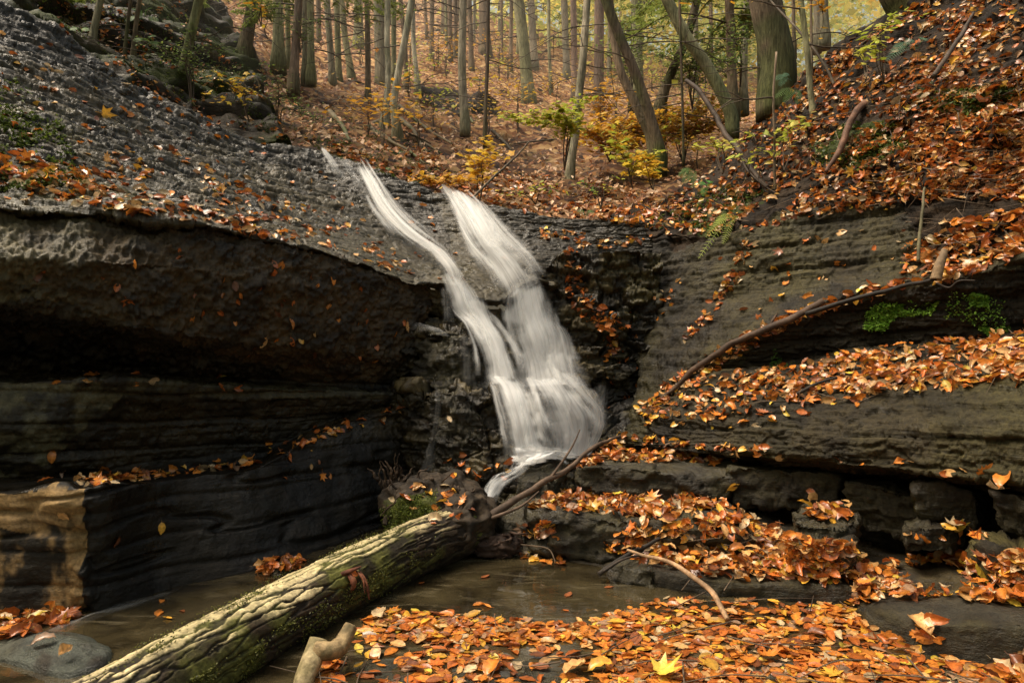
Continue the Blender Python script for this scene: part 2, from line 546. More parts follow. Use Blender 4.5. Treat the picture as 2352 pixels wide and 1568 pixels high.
# ------------------------------------------------------------------ left wall: overhang, ledge, lower block
LWALL = [
 [(-500,405,3.45),(0,476,3.7),(200,488,3.85),(330,503,3.95),(440,512,4.05),(560,536,4.3),(700,566,4.6),(800,592,4.85),(900,629,5.2),(985,652,5.5)],
 [(-500,420,3.05),(0,486,3.32),(200,498,3.48),(330,513,3.58),(440,522,3.68),(560,548,3.90),(700,578,4.2),(800,604,4.45),(900,641,4.8),(985,664,5.15)],
 [(-500,560,2.85),(0,590,3.12),(200,600,3.30),(400,612,3.55),(600,642,3.92),(800,682,4.42),(900,712,4.8),(985,722,5.12)],
 [(-500,690,2.95),(0,700,3.25),(200,730,3.40),(400,768,3.62),(600,790,4.02),(800,810,4.5),(900,818,4.85),(982,812,5.15)],
 [(-500,740,3.35),(0,745,3.65),(200,775,3.75),(400,805,3.95),(600,825,4.25),(800,838,4.65),(900,846,4.95),(978,845,5.2)],
 [(-500,850,3.5),(0,858,3.85),(200,860,3.95),(400,866,4.1),(600,874,4.4),(800,884,4.75),(900,886,5.0),(965,888,5.2)],
 [(-500,868,3.05),(0,874,3.42),(150,872,3.48),(250,870,3.58),(400,880,3.85),(600,892,4.22),(800,898,4.65),(945,902,5.0)],
 [(-500,960,3.0),(0,975,3.38),(150,975,3.5),(250,965,3.68),(400,955,3.95),(600,950,4.3),(800,940,4.72),(945,930,5.0)],
 [(-500,1085,3.4),(0,1098,3.55),(110,1098,3.6),(200,1098,3.68),(400,1080,4.0),(590,1050,4.32),(700,992,4.55),(800,950,4.78),(945,924,5.0)],
 [(-500,1150,2.9),(0,1134,3.0),(110,1122,2.98),(195,1118,2.96),(400,1098,3.48),(600,1065,3.85),(700,1012,4.22),(800,970,4.5),(950,940,4.85)],
 [(-500,1420,2.92),(0,1416,2.98),(120,1408,3.0),(188,1402,3.0),(400,1352,3.32),(600,1306,3.6),(720,1273,3.85),(800,1240,4.1),(950,1188,4.75)],
 [(-500,1500,2.9),(0,1500,2.98),(120,1490,3.0),(188,1480,3.03),(400,1430,3.32),(600,1380,3.6),(720,1340,3.85),(800,1300,4.1),(950,1250,4.7)],
]
S, W, N, fl = loft(LWALL, 620, step=3.4, relax=1)
px, py = PIX(W)
up = sstep(880, 840, py + 0.0 * px)         # the mossy overhang above the ledge
q = fbm(W * 2.2, 4, 90)
q2 = fbm(W * 10, 4, 91)
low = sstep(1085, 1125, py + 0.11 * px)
gran = fbm(W * 26, 3, 92)
disp = (up * (0.05 * q + 0.035 * q2 + 0.026 * gran + 0.016 * fbm(W * 48, 2, 98))
        + (1 - up) * (0.030 * bed(W, 0.16, 93, (0.03, 0.03), 1.0, 0.04) * (1 - 0.45 * low) + 0.008 * bed(W, 0.05, 94, (0.03, 0.03), 1.2, 0.03) * (1 - 0.7 * low) + 0.02 * q + 0.012 * q2 + 0.012 * gran * (1 - low)))
knob = np.exp(-((px - 160) / 52) ** 2 - ((py - 1150) / 30) ** 2)
disp = disp + 0.05 * knob + np.exp(-((px - 192) / 30) ** 2) * low * (0.05 * q2 + 0.03 * fbm(W * 6, 3, 88) - 0.02) - 0.022 * low * (1 - sstep(0.0, 0.10, np.abs(fbm(W * np.array([0.9, 0.9, 5.0]), 3, 89))))
W = W + N * disp[..., None]
c = lerp3(np.tile(DARK * 0.8, W.shape[:2] + (1,)), DARK * 2.1, sstep(-0.3, 0.4, fbm(W * np.array([9, 9, 2.5]), 4, 99)))
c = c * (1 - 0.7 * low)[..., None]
# brown mossy overhang
over = inpoly(px + 20 * q, py + 20 * q2, [(-600,400),(0,462),(450,500),(960,630),(1000,640),(1000,830),(940,880),(760,870),(430,790),(150,690),(-600,660)])
oc = lerp3(np.tile(np.array([0.062, 0.041, 0.019]), W.shape[:2] + (1,)), np.array([0.022, 0.015, 0.008]), sstep(-0.2, 0.35, q2))
oc = lerp3(oc, np.array([0.120, 0.100, 0.050]), sstep(430, 60, px) * sstep(-0.3, 0.3, q) * 0.9)  # left end painted lighter, standing for the light its curve catches
c = np.where(over[..., None], oc, c)
lb = inpoly(px + 25 * q, py + 25 * q2, [(-600,860),(0,872),(230,878),(300,900),(230,960),(120,1050),(40,1090),(-600,1090)])  # sunlit patch with its slanting shadow edge, painted into the colour
c = np.where(lb[..., None], lerp3(np.tile(np.array([0.10, 0.088, 0.048]), W.shape[:2] + (1,)), np.array([0.02, 0.016, 0.009]), sstep(-0.1, 0.4, q2)), c)
rim = inpoly(px, py + 14 * q2, [(230,868),(945,893),(945,920),(230,905)])
c = np.where(rim[..., None], lerp3(np.tile(np.array([0.06, 0.052, 0.028]), W.shape[:2] + (1,)), DARK, sstep(-0.1, 0.4, q2)), c)
tanz = inpoly(px + 16 * q2 + 10 * q, py + 8 * q2, [(-600,1130),(60,1130),(195,1118),(190,1405),(-600,1430)])
blk = sstep(-0.10, 0.10, fbm(W * np.array([5.5, 5.5, 3.4]), 5, 97) - 0.07 - 0.5 * inpoly(px, py, [(105,1120),(215,1120),(205,1190),(120,1190)]) - 0.25 * inpoly(px, py, [(-10,1130),(130,1130),(60,1230),(-10,1210)]))
tcol = lerp3(np.tile(TAN, W.shape[:2] + (1,)), DARK * 0.6, blk)
c = np.where(tanz[..., None], tcol, c)
wet = np.where(over, 0.75, 1.0)
wet = np.where(tanz, 0.5, wet)
wet = wet * (1 - 0.45 * (low > 0.5) * sstep(-0.1, 0.35, fbm(W * np.array([7, 7, 0.8]), 3, 104)))
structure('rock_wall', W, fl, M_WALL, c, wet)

# ------------------------------------------------------------------ rock behind the falls and the alcove
FACE = [
 [(880,636,4.85),(960,658,5.08),(1030,664,5.18),(1100,694,5.18),(1150,700,5.23),(1185,672,5.4),(1236,640,5.5),(1280,590,5.62),(1360,585,5.6),(1430,580,5.6),(1520,580,5.6)],
 [(880,738,5.05),(975,738,5.3),(1030,736,5.35),(1090,736,5.35),(1150,738,5.4),(1200,738,5.5),(1240,738,5.5),(1290,738,5.5),(1360,738,5.52),(1430,738,5.55),(1520,738,5.55)],
 [(880,760,5.0),(960,764,4.95),(1030,756,4.92),(1090,764,5.0),(1160,770,5.1),(1200,776,5.2),(1250,790,5.35),(1300,800,5.45),(1370,810,5.48),(1440,800,5.5),(1520,800,5.5)],
 [(880,878,5.05),(940,880,5.05),(1000,884,5.02),(1100,886,5.1),(1200,888,5.15),(1260,890,5.2),(1320,892,5.3),(1380,890,5.4),(1450,880,5.45),(1520,880,5.45)],
 [(880,912,5.0),(920,900,4.78),(1010,896,4.62),(1100,896,4.6),(1200,904,4.62),(1300,904,4.85),(1360,914,5.15),(1400,922,5.35),(1450,922,5.4),(1520,922,5.3)],
 [(880,1050,4.9),(960,1056,4.6),(1050,1052,4.48),(1150,1050,4.46),(1200,1056,4.52),(1300,1046,4.7),(1360,1036,4.85),(1420,1020,4.95),(1520,1010,4.95)],
 [(880,1140,4.75),(960,1140,4.45),(1050,1120,4.35),(1150,1105,4.35),(1200,1100,4.38),(1300,1095,4.5),(1360,1090,4.6),(1420,1090,4.7),(1520,1090,4.7)],
 [(880,1290,4.6),(960,1290,4.3),(1050,1280,4.2),(1150,1270,4.2),(1200,1270,4.2),(1300,1270,4.2),(1360,1270,4.2),(1420,1270,4.2),(1520,1270,4.2)],
]
S, W, N, fl = loft(FACE, 330, step=3.2, relax=1)
px, py = PIX(W)
q = fbm(W * 2.4, 4, 100); q2 = fbm(W * 9, 4, 101)
W = W + N * (0.03 * bed(W, 0.17, 102, (0.0, 0.0), 1.4, 0.06) + 0.055 * plates(W, 0.24, 191, 1.9, 0.3) + 0.02 * plates(W, 0.09, 194, 2.5, 0.3) + 0.05 * q + 0.02 * q2)[..., None]
c = lerp3(np.tile(DARK * 1.3, W.shape[:2] + (1,)), MID * 1.15, sstep(-0.2, 0.4, q2))
c = lerp3(c, OLIVE * 0.6, sstep(1330, 1460, px + 30 * q) * sstep(-0.3, 0.3, q2) * 0.8)
c = c * (1 - 0.55 * inpoly(px + 20 * q, py, [(1385,700),(1560,690),(1560,1060),(1385,1060)]))[..., None]  # shadow of the alcove's lower wall painted into the rock colour
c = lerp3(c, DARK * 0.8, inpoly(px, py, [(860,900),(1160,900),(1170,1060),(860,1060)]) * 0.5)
structure('falls_face', W, fl, M_WALL, c, np.full(px.shape, 0.9))

# ------------------------------------------------------------------ right bank
RBANK = [
 [(1400,500,7.6),(1560,470,7.9),(1680,380,8.0),(1780,290,7.8),(1860,200,7.5),(1960,120,7.0),(2080,50,6.6),(2200,-30,6.4),(2800,-330,5.6)],
 [(1400,492,7.0),(1560,440,7.3),(1680,340,7.3),(1780,250,7.0),(1860,165,6.8),(1960,92,6.4),(2080,20,6.1),(2200,-60,5.9),(2800,-380,5.2)],
 [(1430,505,6.3),(1600,472,6.0),(1720,402,5.9),(1850,302,5.8),(2000,192,5.4),(2150,92,5.2),(2800,-250,4.2)],
 [(1470,522,5.95),(1620,502,5.6),(1780,442,5.3),(1950,332,5.0),(2100,242,4.7),(2250,162,4.5),(2800,-60,3.8)],
 [(1490,540,5.85),(1650,522,5.4),(1800,472,5.15),(1980,402,4.8),(2130,352,4.5),(2300,302,4.25),(2800,180,3.6)],
 [(1500,556,5.8),(1640,542,5.4),(1740,530,5.1),(1850,505,4.92),(2050,490,4.6),(2150,520,4.25),(2352,490,4.0),(2800,430,3.5)],
 [(1480,720,5.65),(1620,690,5.2),(1740,660,4.95),(1870,640,4.72),(2050,620,4.4),(2170,618,4.12),(2352,575,3.88),(2800,530,3.4)],
 [(1462,945,5.35),(1520,892,5.1),(1650,802,4.72),(1780,742,4.5),(1900,694,4.35),(2050,654,4.15),(2180,642,3.9),(2352,592,3.75),(2800,540,3.25)],
 [(1470,925,5.25),(1540,895,5.0),(1650,855,4.75),(1780,835,4.6),(1900,815,4.45),(2050,792,4.25),(2200,782,4.0),(2352,762,3.85),(2800,730,3.4)],
 [(1462,935,5.15),(1540,905,4.9),(1650,868,4.6),(1780,852,4.42),(1900,826,4.25),(2050,804,4.05),(2200,794,3.82),(2352,774,3.66),(2800,740,3.2)],
 [(1440,980,4.95),(1550,964,4.5),(1650,952,4.22),(1750,918,4.08),(1900,916,3.85),(2050,896,3.65),(2200,886,3.42),(2352,872,3.2),(2800,850,2.75)],
 [(1432,1002,4.9),(1520,1000,4.5),(1650,1010,4.12),(1760,1000,3.95),(1900,1000,3.68),(2050,1000,3.45),(2200,1000,3.22),(2352,1000,3.0),(2800,1000,2.6)],
 [(1428,1018,4.88),(1520,1030,4.45),(1650,1045,4.1),(1760,1050,3.92),(1900,1066,3.66),(2050,1076,3.44),(2200,1090,3.22),(2352,1106,3.0),(2800,1140,2.6)],
 [(1428,1026,5.0),(1520,1036,4.6),(1650,1056,4.35),(1760,1066,4.25),(1900,1090,4.1),(2050,1104,3.9),(2200,1120,3.7),(2352,1136,3.5),(2800,1160,3.0)],
 [(1428,1120,5.0),(1520,1140,4.6),(1650,1190,4.3),(1760,1240,4.15),(1900,1280,4.0),(2050,1300,3.8),(2200,1310,3.6),(2352,1330,3.4),(2800,1360,3.0)],
]
S, W, N, fl = loft(RBANK, 560, step=3.4, relax=1)
px, py = PIX(W)
vid = S[..., 1]
q = fbm(W * 1.6, 4, 110); q2 = fbm(W * 8, 4, 111)
# soil slope above, bedrock below
v_idx = np.linspace(0, 1, W.shape[0])[:, None] * np.ones(W.shape[1])
rocky = inpoly(px + 30 * q, py + 24 * q2, [(1380,560),(1560,560),(1640,545),(1740,530),(1850,480),(2060,470),(2120,560),(2180,600),(2420,560),(2900,500),(2900,1500),(1380,1500)]).astype(float)
mossr = inpoly(px + 30 * q, py + 24 * q2, [(1860,330),(1960,270),(2060,270),(2090,340),(2010,380),(1900,390)]) | inpoly(px + 30 * q, py + 24 * q2, [(2100,205),(2330,200),(2400,260),(2240,265),(2100,245)]) | inpoly(px + 30 * q, py + 20 * q2, [(1560,520),(1700,440),(1760,470),(1640,545)])
dsoil = 0.10 * fbm(W * 1.5, 4, 112) + 0.05 * q2 + 0.06 * bed(W, 0.30, 113, (0.05, 0.1), 1.0, 0.12)
drock = 0.030 * (1 - 2 * np.abs(fbm(W * np.array([1.6, 1.6, 11.0]), 3, 119))) * 0.5 + 0.034 * bed(W, 0.17, 114, (-0.06, 0.02), 1.2, 0.05) + 0.010 * bed(W, 0.055, 115, (-0.06, 0.02), 1.0, 0.03) + 0.04 * q + 0.010 * q2 + 0.006 * fbm(W * 22, 3, 118)
drock = drock + 0.010 * plates(W, 0.26, 201, 3.2, 0.35, (-0.06, 0.02)) + 0.010 * plates(W, 0.09, 205, 3.0, 0.3, (-0.06, 0.02))
dsoil = dsoil + 0.02 * plates(W, 0.22, 208, 1.6, 0.4)
W = W + N * (dsoil * (1 - rocky) + drock * rocky)[..., None]
c = lerp3(np.tile(BROWN * 0.6, W.shape[:2] + (1,)), BROWN * 0.2, sstep(-0.3, 0.3, q2))
c = lerp3(c, MOSS * 0.8, mossr * 0.85)
rc = lerp3(np.tile(MID * 0.42, W.shape[:2] + (1,)), DARK * 0.8, sstep(-0.2, 0.4, q2))
rc = lerp3(rc, np.array([0.050, 0.042, 0.015]), sstep(-0.25, 0.35, q + 0.3 * fbm(W * 4, 3, 117)) * 0.85)
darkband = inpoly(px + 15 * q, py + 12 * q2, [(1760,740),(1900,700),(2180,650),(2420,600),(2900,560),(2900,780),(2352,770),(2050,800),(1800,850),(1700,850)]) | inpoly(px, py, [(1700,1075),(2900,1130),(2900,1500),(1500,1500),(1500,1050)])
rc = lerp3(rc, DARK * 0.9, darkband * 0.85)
rc = rc * (1 - 0.45 * sstep(1680, 1440, px + 60 * q))[..., None]  # alcove shade put into the colour, which also blends the seam
c = c * (1 - rocky[..., None]) + rc * rocky[..., None]
wet = np.where(rocky > 0, np.where(darkband, 0.85, 0.6), 0.15)
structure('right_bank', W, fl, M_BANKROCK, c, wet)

# ------------------------------------------------------------------ bedrock floor under the slabs, and the stream bed
TFLOOR = [
 [(1240,1070,4.75),(1340,1058,4.9),(1450,1040,4.95),(1650,1070,4.5),(1900,1215,4.05),(2100,1245,3.8),(2352,1260,3.5),(2800,1280,3.1)],
 [(1225,1150,4.4),(1340,1150,4.3),(1450,1150,4.2),(1650,1190,3.95),(1850,1250,3.75),(2050,1290,3.5),(2352,1320,3.1),(2800,1330,2.7)],
 [(1200,1262,3.9),(1283,1280,3.75),(1400,1290,3.62),(1500,1300,3.5),(1700,1320,3.4),(1900,1345,3.25),(2030,1372,3.05),(2160,1420,2.8),(2352,1460,2.6),(2800,1480,2.4)],
 [(1190,1290,3.8),(1283,1310,3.66),(1385,1330,3.52),(1491,1378,3.24),(1700,1388,3.18),(1939,1398,3.10),(2010,1446,2.87),(2130,1505,2.63),(2352,1538,2.5),(2800,1560,2.4)],
 [(1190,1360,3.8),(1283,1380,3.66),(1385,1400,3.52),(1491,1450,3.24),(1700,1460,3.18),(1939,1470,3.10),(2010,1520,2.87),(2130,1580,2.63),(2352,1620,2.5),(2800,1640,2.4)],
]
S, W, N, fl = loft(TFLOOR, 420, step=4, relax=2)
q = fbm(W * 3, 4, 120); q2 = fbm(W * 11, 3, 121)
W = W + N * (0.03 * bed(W, 0.07, 122, (0, 0), 1.5, 0.03) + 0.025 * q + 0.008 * q2)[..., None]
c = lerp3(np.tile(DARK * 1.2, W.shape[:2] + (1,)), MID * 0.7, sstep(-0.1, 0.4, q2))
structure('rock_shelf', W, fl, M_ROCK, c, np.full(W.shape[:2], 0.8))

# stream bed: one sheet below the water that breaks the surface near the front
nx, ny = 360, 260
xs = np.linspace(-6, 6, nx); ys = np.linspace(0.6, 7.0, ny)
X, Y = np.meshgrid(xs, ys)
W = np.stack([X, Y, np.zeros_like(X)], -1)
q = fbm(W * 2.5, 4, 130); q2 = fbm(W * 10, 4, 131)
front = sstep(2.95, 2.55, Y) * sstep(-0.9, -0.55, X)
Z = -0.16 + 0.155 * front + 0.022 * q * front + 0.012 * q2 * front + 0.05 * q * (1 - front)
W[..., 2] = Z
c = lerp3(np.tile(np.array([0.035, 0.034, 0.022]), W.shape[:2] + (1,)), np.array([0.085, 0.082, 0.055]), sstep(-0.2, 0.4, q2))
structure('stream_bed', W, False, M_ROCKFINE, c, np.ones(W.shape[:2]))
# ------------------------------------------------------------------ water
def mat_water():
    t = NT('stream_water')
    pos = geo_pos(t)
    n = t.noise(t.map(pos, (1.0, 1.6, 1)), 1.6, 5, 0.55, 1.6)
    c = t.mix(t.rng(t.noise(t.map(pos, (0.7, 2.6, 1)), 3.2, 4, 0.6, 2.2), 0.56, 0.74, 0, 0.8), t.mix(t.rng(n, 0.35, 0.68, 0, 1), (0.012, 0.009, 0.0045), (0.055, 0.043, 0.021)), (0.115, 0.095, 0.056))
    nb = t.bump(t.noise(t.map(pos, (1, 2.2, 1)), 5.0, 3, 0.5, 0.8), 0.12, 0.02)
    return t.done(t.bsdf(c, 0.05, nb, 1.0))
M_WATER = mat_water()

def mat_falls():
    # silky white water: streaks run along the flow (uv.y), holes between them
    t = NT('falling_water')
    uvn = t.n('ShaderNodeUVMap'); uvn.uv_map = 'flow'
    uv = uvn.outputs['UV']
    sep = t.n('ShaderNodeSeparateXYZ'); t.l(uv, sep.inputs[0])
    s1 = t.noise(t.map(uv, (9, 0.9, 1)), 2.2, 4, 0.55, 0.15)
    s2 = t.noise(t.map(uv, (34, 1.0, 1)), 2.2, 4, 0.6)
    dens = t.attr('dens', 'Fac')
    a = t.math('ADD', t.math('MULTIPLY', s1, 0.62), t.math('MULTIPLY', s2, 0.38))
    a = t.rng(a, 0.32, 0.70, -0.18, 0.58)
    a = t.math('MULTIPLY', dens, t.math('ADD', a, t.math('MULTIPLY', dens, 0.95)), )
    a = t.math('MINIMUM', t.math('MAXIMUM', a, 0.0), 0.97)
    d = t.n('ShaderNodeBsdfDiffuse'); d.inputs['Color'].default_value = (0.96, 0.96, 0.95, 1)
    tl = t.n('ShaderNodeBsdfTranslucent'); tl.inputs['Color'].default_value = (0.96, 0.96, 0.95, 1)
    m1 = t.n('ShaderNodeMixShader'); m1.inputs[0].default_value = 0.45
    t.l(d.outputs[0], m1.inputs[1]); t.l(tl.outputs[0], m1.inputs[2])
    tr = t.n('ShaderNodeBsdfTransparent')
    m2 = t.n('ShaderNodeMixShader')
    t.l(a, m2.inputs[0]); t.l(tr.outputs[0], m2.inputs[1]); t.l(m1.outputs[0], m2.inputs[2])
    return t.done(m2.outputs[0])
M_FALLS = mat_falls()

# pool and stream surface
nx, ny = 200, 160
xs = np.linspace(-4.5, 4.5, nx); ys = np.linspace(0.5, 5.6, ny)
X, Y = np.meshgrid(xs, ys)
W = np.stack([X, Y, np.zeros_like(X)], -1)
W[..., 2] += 0.004 * fbm(W * np.array([2.5, 4.5, 1]), 3, 140)
me = mesh_np('pool_water', W.reshape(-1, 3), grid_faces(ny, nx), M_WATER)
o = link('pool_water', me); o['kind'] = 'structure'
WATER_V, WATER_F = W.reshape(-1, 3), grid_faces(ny, nx)

def ribbon(name, left, right, dens, nu=26, nv=110, bulge=0.02, lift=0.0, edge=0.32, jag=0.20):
    """a sheet of water: left / right bank points (x, y, d), dens along the flow"""
    L, R = crom(left, nv), crom(right, nv)
    L, R = PA(L), PA(R)
    u = np.linspace(0, 1, nu)
    W = L[:, None] * (1 - u[None, :, None]) + R[:, None] * u[None, :, None]
    N = grid_normals(W)
    if (N * (np.array([0, 0, CAMZ]) - W)).sum() < 0:
        N = -N
    v = np.linspace(0, 1, nv)
    width = np.linalg.norm(R - L, axis=1).mean()
    length = np.linalg.norm(np.diff(L, axis=0), axis=1).sum()
    q = np.stack([np.tile(u * 4 * max(width, 0.1) / 0.4, (nv, 1)), np.tile(v[:, None] * 2.0, (1, nu)), np.full((nv, nu), length * 7)], -1)
    W = W + N * (bulge * np.sin(PI * u)[None, :, None] + (lift + 0.028 * fbm(q, 3, 150)[..., None]))
    dn = np.interp(v, np.linspace(0, 1, len(dens)), dens)[:, None] * np.ones(nu)
    qe = np.stack([np.tile(u * 0.7, (nv, 1)) + length, np.tile(v[:, None] * 7.0, (1, nu)), np.full((nv, nu), width * 9)], -1)
    ej = jag * (fbm(qe, 3, 151) + 0.5 * fbm(np.stack([np.tile(u * 14, (nv, 1)), np.tile(v[:, None] * 1.5, (1, nu)) + length, np.full((nv, nu), width * 5)], -1), 2, 152))
    ue = u[None, :] + ej
    e = sstep(0.0, edge, ue) * sstep(0.0, edge, 1 - ue)
    e = e * sstep(0, 0.16, v + 0.10 * (ej - 0.0) * 0 )[:, None] if False else e * sstep(0, 0.10, v[:, None] + 0.5 * ej)
    dn = dn * e
    me = mesh_np(name, W.reshape(-1, 3), grid_faces(nv, nu), M_FALLS, {'dens': (dn.reshape(-1), 'FLOAT')})
    uvl = me.uv_layers.new(name='flow')
    lu = np.tile(u * max(width, 0.15) / 0.5, (nv, 1)).reshape(-1) + length
    lv = np.tile(v[:, None] * length / 2.0, (1, nu)).reshape(-1) + width * 3
    vi = np.zeros(len(me.loops), np.int32)
    me.loops.foreach_get('vertex_index', vi)
    uvl.data.foreach_set('uv', np.stack([lu[vi], lv[vi]], -1).astype(np.float32).ravel())
    return me

RIB = []
# left strand: upper run down the slab
RIB.append(ribbon('w', [(806,380,6.55),(838,440,6.2),(872,500,5.9),(925,555,5.6),(985,600,5.3),(1016,640,5.02),(1022,668,4.9)],
                  [(842,380,6.55),(880,430,6.2),(918,490,5.9),(975,548,5.6),(1034,596,5.35),(1066,640,5.04),(1078,670,4.92)], [0.6, 0.92, 0.9, 0.82, 0.72, 0.7, 0.7, 0.3], lift=0.04))
# left strand: over the lip to the boulder ledge, then to ledge 2, then the basin
RIB.append(ribbon('w', [(1004,640,5.0),(1024,690,4.93),(1040,736,4.88),(1064,762,4.80),(1096,820,4.72),(1108,890,4.62)],
                  [(1070,642,5.02),(1104,690,4.95),(1122,736,4.93),(1142,770,4.88),(1168,820,4.8),(1196,890,4.66)], [0.7, 0.88, 0.8, 0.9, 0.75, 0.65], lift=0.05))
RIB.append(ribbon('w', [(1098,872,4.68),(1130,910,4.50),(1150,960,4.42),(1160,1010,4.38),(1172,1075,4.34)],
                  [(1200,874,4.72),(1225,925,4.52),(1240,970,4.46),(1252,1010,4.44),(1268,1058,4.42)], [0.7, 0.9, 0.85, 0.85, 1.0], lift=0.03))
# right strand upper
RIB.append(ribbon('w', [(1004,440,6.3),(1030,490,6.0),(1052,540,5.75),(1085,600,5.5),(1118,640,5.3),(1138,686,5.06),(1142,710,5.0)],
                  [(1046,448,6.3),(1110,500,6.0),(1150,548,5.75),(1188,590,5.55),(1224,632,5.36),(1238,660,5.25)], [0.5, 0.85, 0.8, 0.68, 0.6, 0.6, 0.3], nu=34, lift=0.06))
RIB.append(ribbon('w', [(1030,462,6.2),(1056,500,6.0),(1080,545,5.75),(1105,590,5.5)],
                  [(1085,470,6.2),(1118,510,6.0),(1148,550,5.75),(1176,590,5.5)], [0.8, 0.85, 0.7, 0.3], nu=26, lift=0.09))
RIB.append(ribbon('w', [(1136,664,5.08),(1144,740,5.03),(1160,790,5.0),(1182,850,4.95),(1186,900,4.85)],
                  [(1232,628,5.34),(1264,720,5.3),(1284,790,5.22),(1300,850,5.12),(1336,905,4.9)], [0.85, 0.82, 0.75, 0.65, 0.6], nu=40, lift=0.06))
RIB.append(ribbon('w', [(1206,735,5.12),(1222,770,5.02),(1226,830,4.98),(1236,900,4.8)],
                  [(1285,745,5.2),(1308,800,5.2),(1332,850,5.1),(1350,905,4.95)], [0.3, 0.55, 0.5, 0.35], nu=30, lift=0.08))
# thin veil to the right on the wet wall
RIB.append(ribbon('w', [(1248,796,5.3),(1254,830,5.2),(1262,900,5.0)], [(1300,800,5.45),(1335,860,5.35),(1362,905,5.2)], [0.3, 0.35, 0.2], lift=0.05))
# lower right fan
RIB.append(ribbon('w', [(1194,880,4.72),(1225,930,4.52),(1238,980,4.47),(1248,1052,4.42)],
                  [(1310,880,4.98),(1340,935,4.9),(1366,965,4.9),(1352,1040,4.78)], [0.78, 0.72, 0.62, 0.8], nu=40, lift=0.05))
RIB.append(ribbon('w', [(1260,876,4.92),(1300,914,4.74),(1338,945,4.76),(1335,990,4.74),(1318,1044,4.7)],
                  [(1336,872,5.05),(1352,918,4.97),(1372,962,4.95),(1372,985,4.9),(1346,1042,4.78)], [0.4, 0.5, 0.5, 0.55, 0.8], nu=24, lift=0.05))
RIB.append(ribbon('w', [(1345,890,5.1),(1352,930,5.0),(1356,965,4.95)], [(1385,890,5.3),(1382,930,5.15),(1376,968,5.0)], [0.15, 0.3, 0.35], nu=16, lift=0.05))
RIB.append(ribbon('w', [(1046,700,5.0),(1060,750,4.98),(1080,800,4.93),(1092,850,4.86),(1096,896,4.7)], [(1256,690,5.38),(1275,750,5.32),(1290,800,5.25),(1318,850,5.15),(1345,900,4.95)], [0.0, 0.10, 0.16, 0.22, 0.3], nu=50, lift=0.02, edge=0.25))
RIB.append(ribbon('w', [(1096,876,4.68),(1112,930,4.47),(1140,980,4.42),(1152,1050,4.38)], [(1342,872,5.08),(1368,930,4.98),(1370,975,4.92),(1345,1046,4.76)], [0.3, 0.3, 0.32, 0.6], nu=50, lift=0.02, edge=0.25))
RIB.append(ribbon('w', [(1060,690,4.92),(1084,760,4.86),(1108,820,4.76),(1128,888,4.64)], [(1110,690,4.95),(1136,760,4.9),(1160,820,4.82),(1184,890,4.68)], [0.6, 0.75, 0.6, 0.5], lift=0.10))
RIB.append(ribbon('w', [(1160,670,5.12),(1172,740,5.08),(1190,800,5.0),(1200,850,4.95)], [(1216,646,5.3),(1244,730,5.25),(1262,800,5.18),(1268,850,5.1)], [0.7, 0.8, 0.6, 0.3], lift=0.10))
RIB.append(ribbon('w', [(1160,1030,4.34),(1164,1048,4.32),(1168,1072,4.30)], [(1300,1030,4.6),(1298,1048,4.58),(1270,1074,4.46)], [0.5, 1.0, 0.95], nu=40, nv=40, lift=0.10, edge=0.2))
RIB.append(ribbon('w', [(955,742,5.0),(975,742,4.9),(1000,746,4.8)], [(960,770,4.9),(985,772,4.8),(1040,776,4.78)], [0.1, 0.3, 0.35], nu=14, nv=30, lift=0.05))
def strands(left, right, n, dens, seed, lift=0.05, w=(0.14, 0.42), vr=(0.0, 0.35, 0.6, 1.0)):
    """separate threads of water over the same path, each with its own width, start and end"""
    r = random.Random(seed)
    L, R = crom(left, 40), crom(right, 40)
    for i in range(n):
        v0 = r.uniform(vr[0], vr[1]); v1 = r.uniform(vr[2], vr[3])
        a, b = int(v0 * 39), max(int(v0 * 39) + 8, int(v1 * 39) + 1)
        u = r.uniform(0.02, 0.98); wd = r.uniform(*w)
        drift = r.uniform(-0.22, 0.22)
        idx = np.linspace(a, min(b, 40) - 1, 7).astype(int)
        ku = np.linspace(0, 1, 7)
        uu = np.clip(u + drift * ku, -0.05, 1.05)
        ww = wd * (0.55 + 0.7 * ku)
        l = [tuple(L[j] + (R[j] - L[j]) * (uu[k] - ww[k] / 2)) for k, j in enumerate(idx)]
        rr_ = [tuple(L[j] + (R[j] - L[j]) * (uu[k] + ww[k] / 2)) for k, j in enumerate(idx)]
        dd = dens * r.uniform(0.5, 1.1)
        RIB.append(ribbon('w', l, rr_, [dd * 0.7, dd, dd, dd * 0.9, dd * 0.25], nu=12, nv=60, bulge=0.01, lift=lift + r.uniform(0, 0.05), edge=0.5, jag=0.10))
strands([(800,376,6.55),(832,440,6.2),(864,500,5.9),(915,555,5.6),(970,600,5.3),(1006,646,5.0)], [(850,376,6.55),(890,430,6.2),(930,490,5.9),(986,546,5.6),(1042,596,5.35),(1080,646,5.04)], 9, 0.7, 1)
strands([(1000,440,6.3),(1028,490,6.0),(1048,540,5.75),(1080,600,5.5),(1112,640,5.3),(1134,686,5.06)], [(1060,448,6.3),(1122,500,6.0),(1160,548,5.75),(1198,590,5.55),(1230,632,5.36),(1240,660,5.25)], 13, 0.68, 2)
strands([(1000,640,5.0),(1020,690,4.93),(1036,736,4.88),(1060,762,4.80),(1086,820,4.72),(1096,890,4.6)], [(1078,642,5.02),(1112,690,4.95),(1134,736,4.93),(1152,770,4.88),(1180,820,4.8),(1206,890,4.66)], 9, 0.65, 3)
strands([(1134,664,5.08),(1140,740,5.03),(1158,790,5.0),(1180,850,4.95),(1186,900,4.85)], [(1236,628,5.34),(1270,720,5.3),(1292,790,5.22),(1316,850,5.12),(1350,905,4.9)], 13, 0.55, 4)
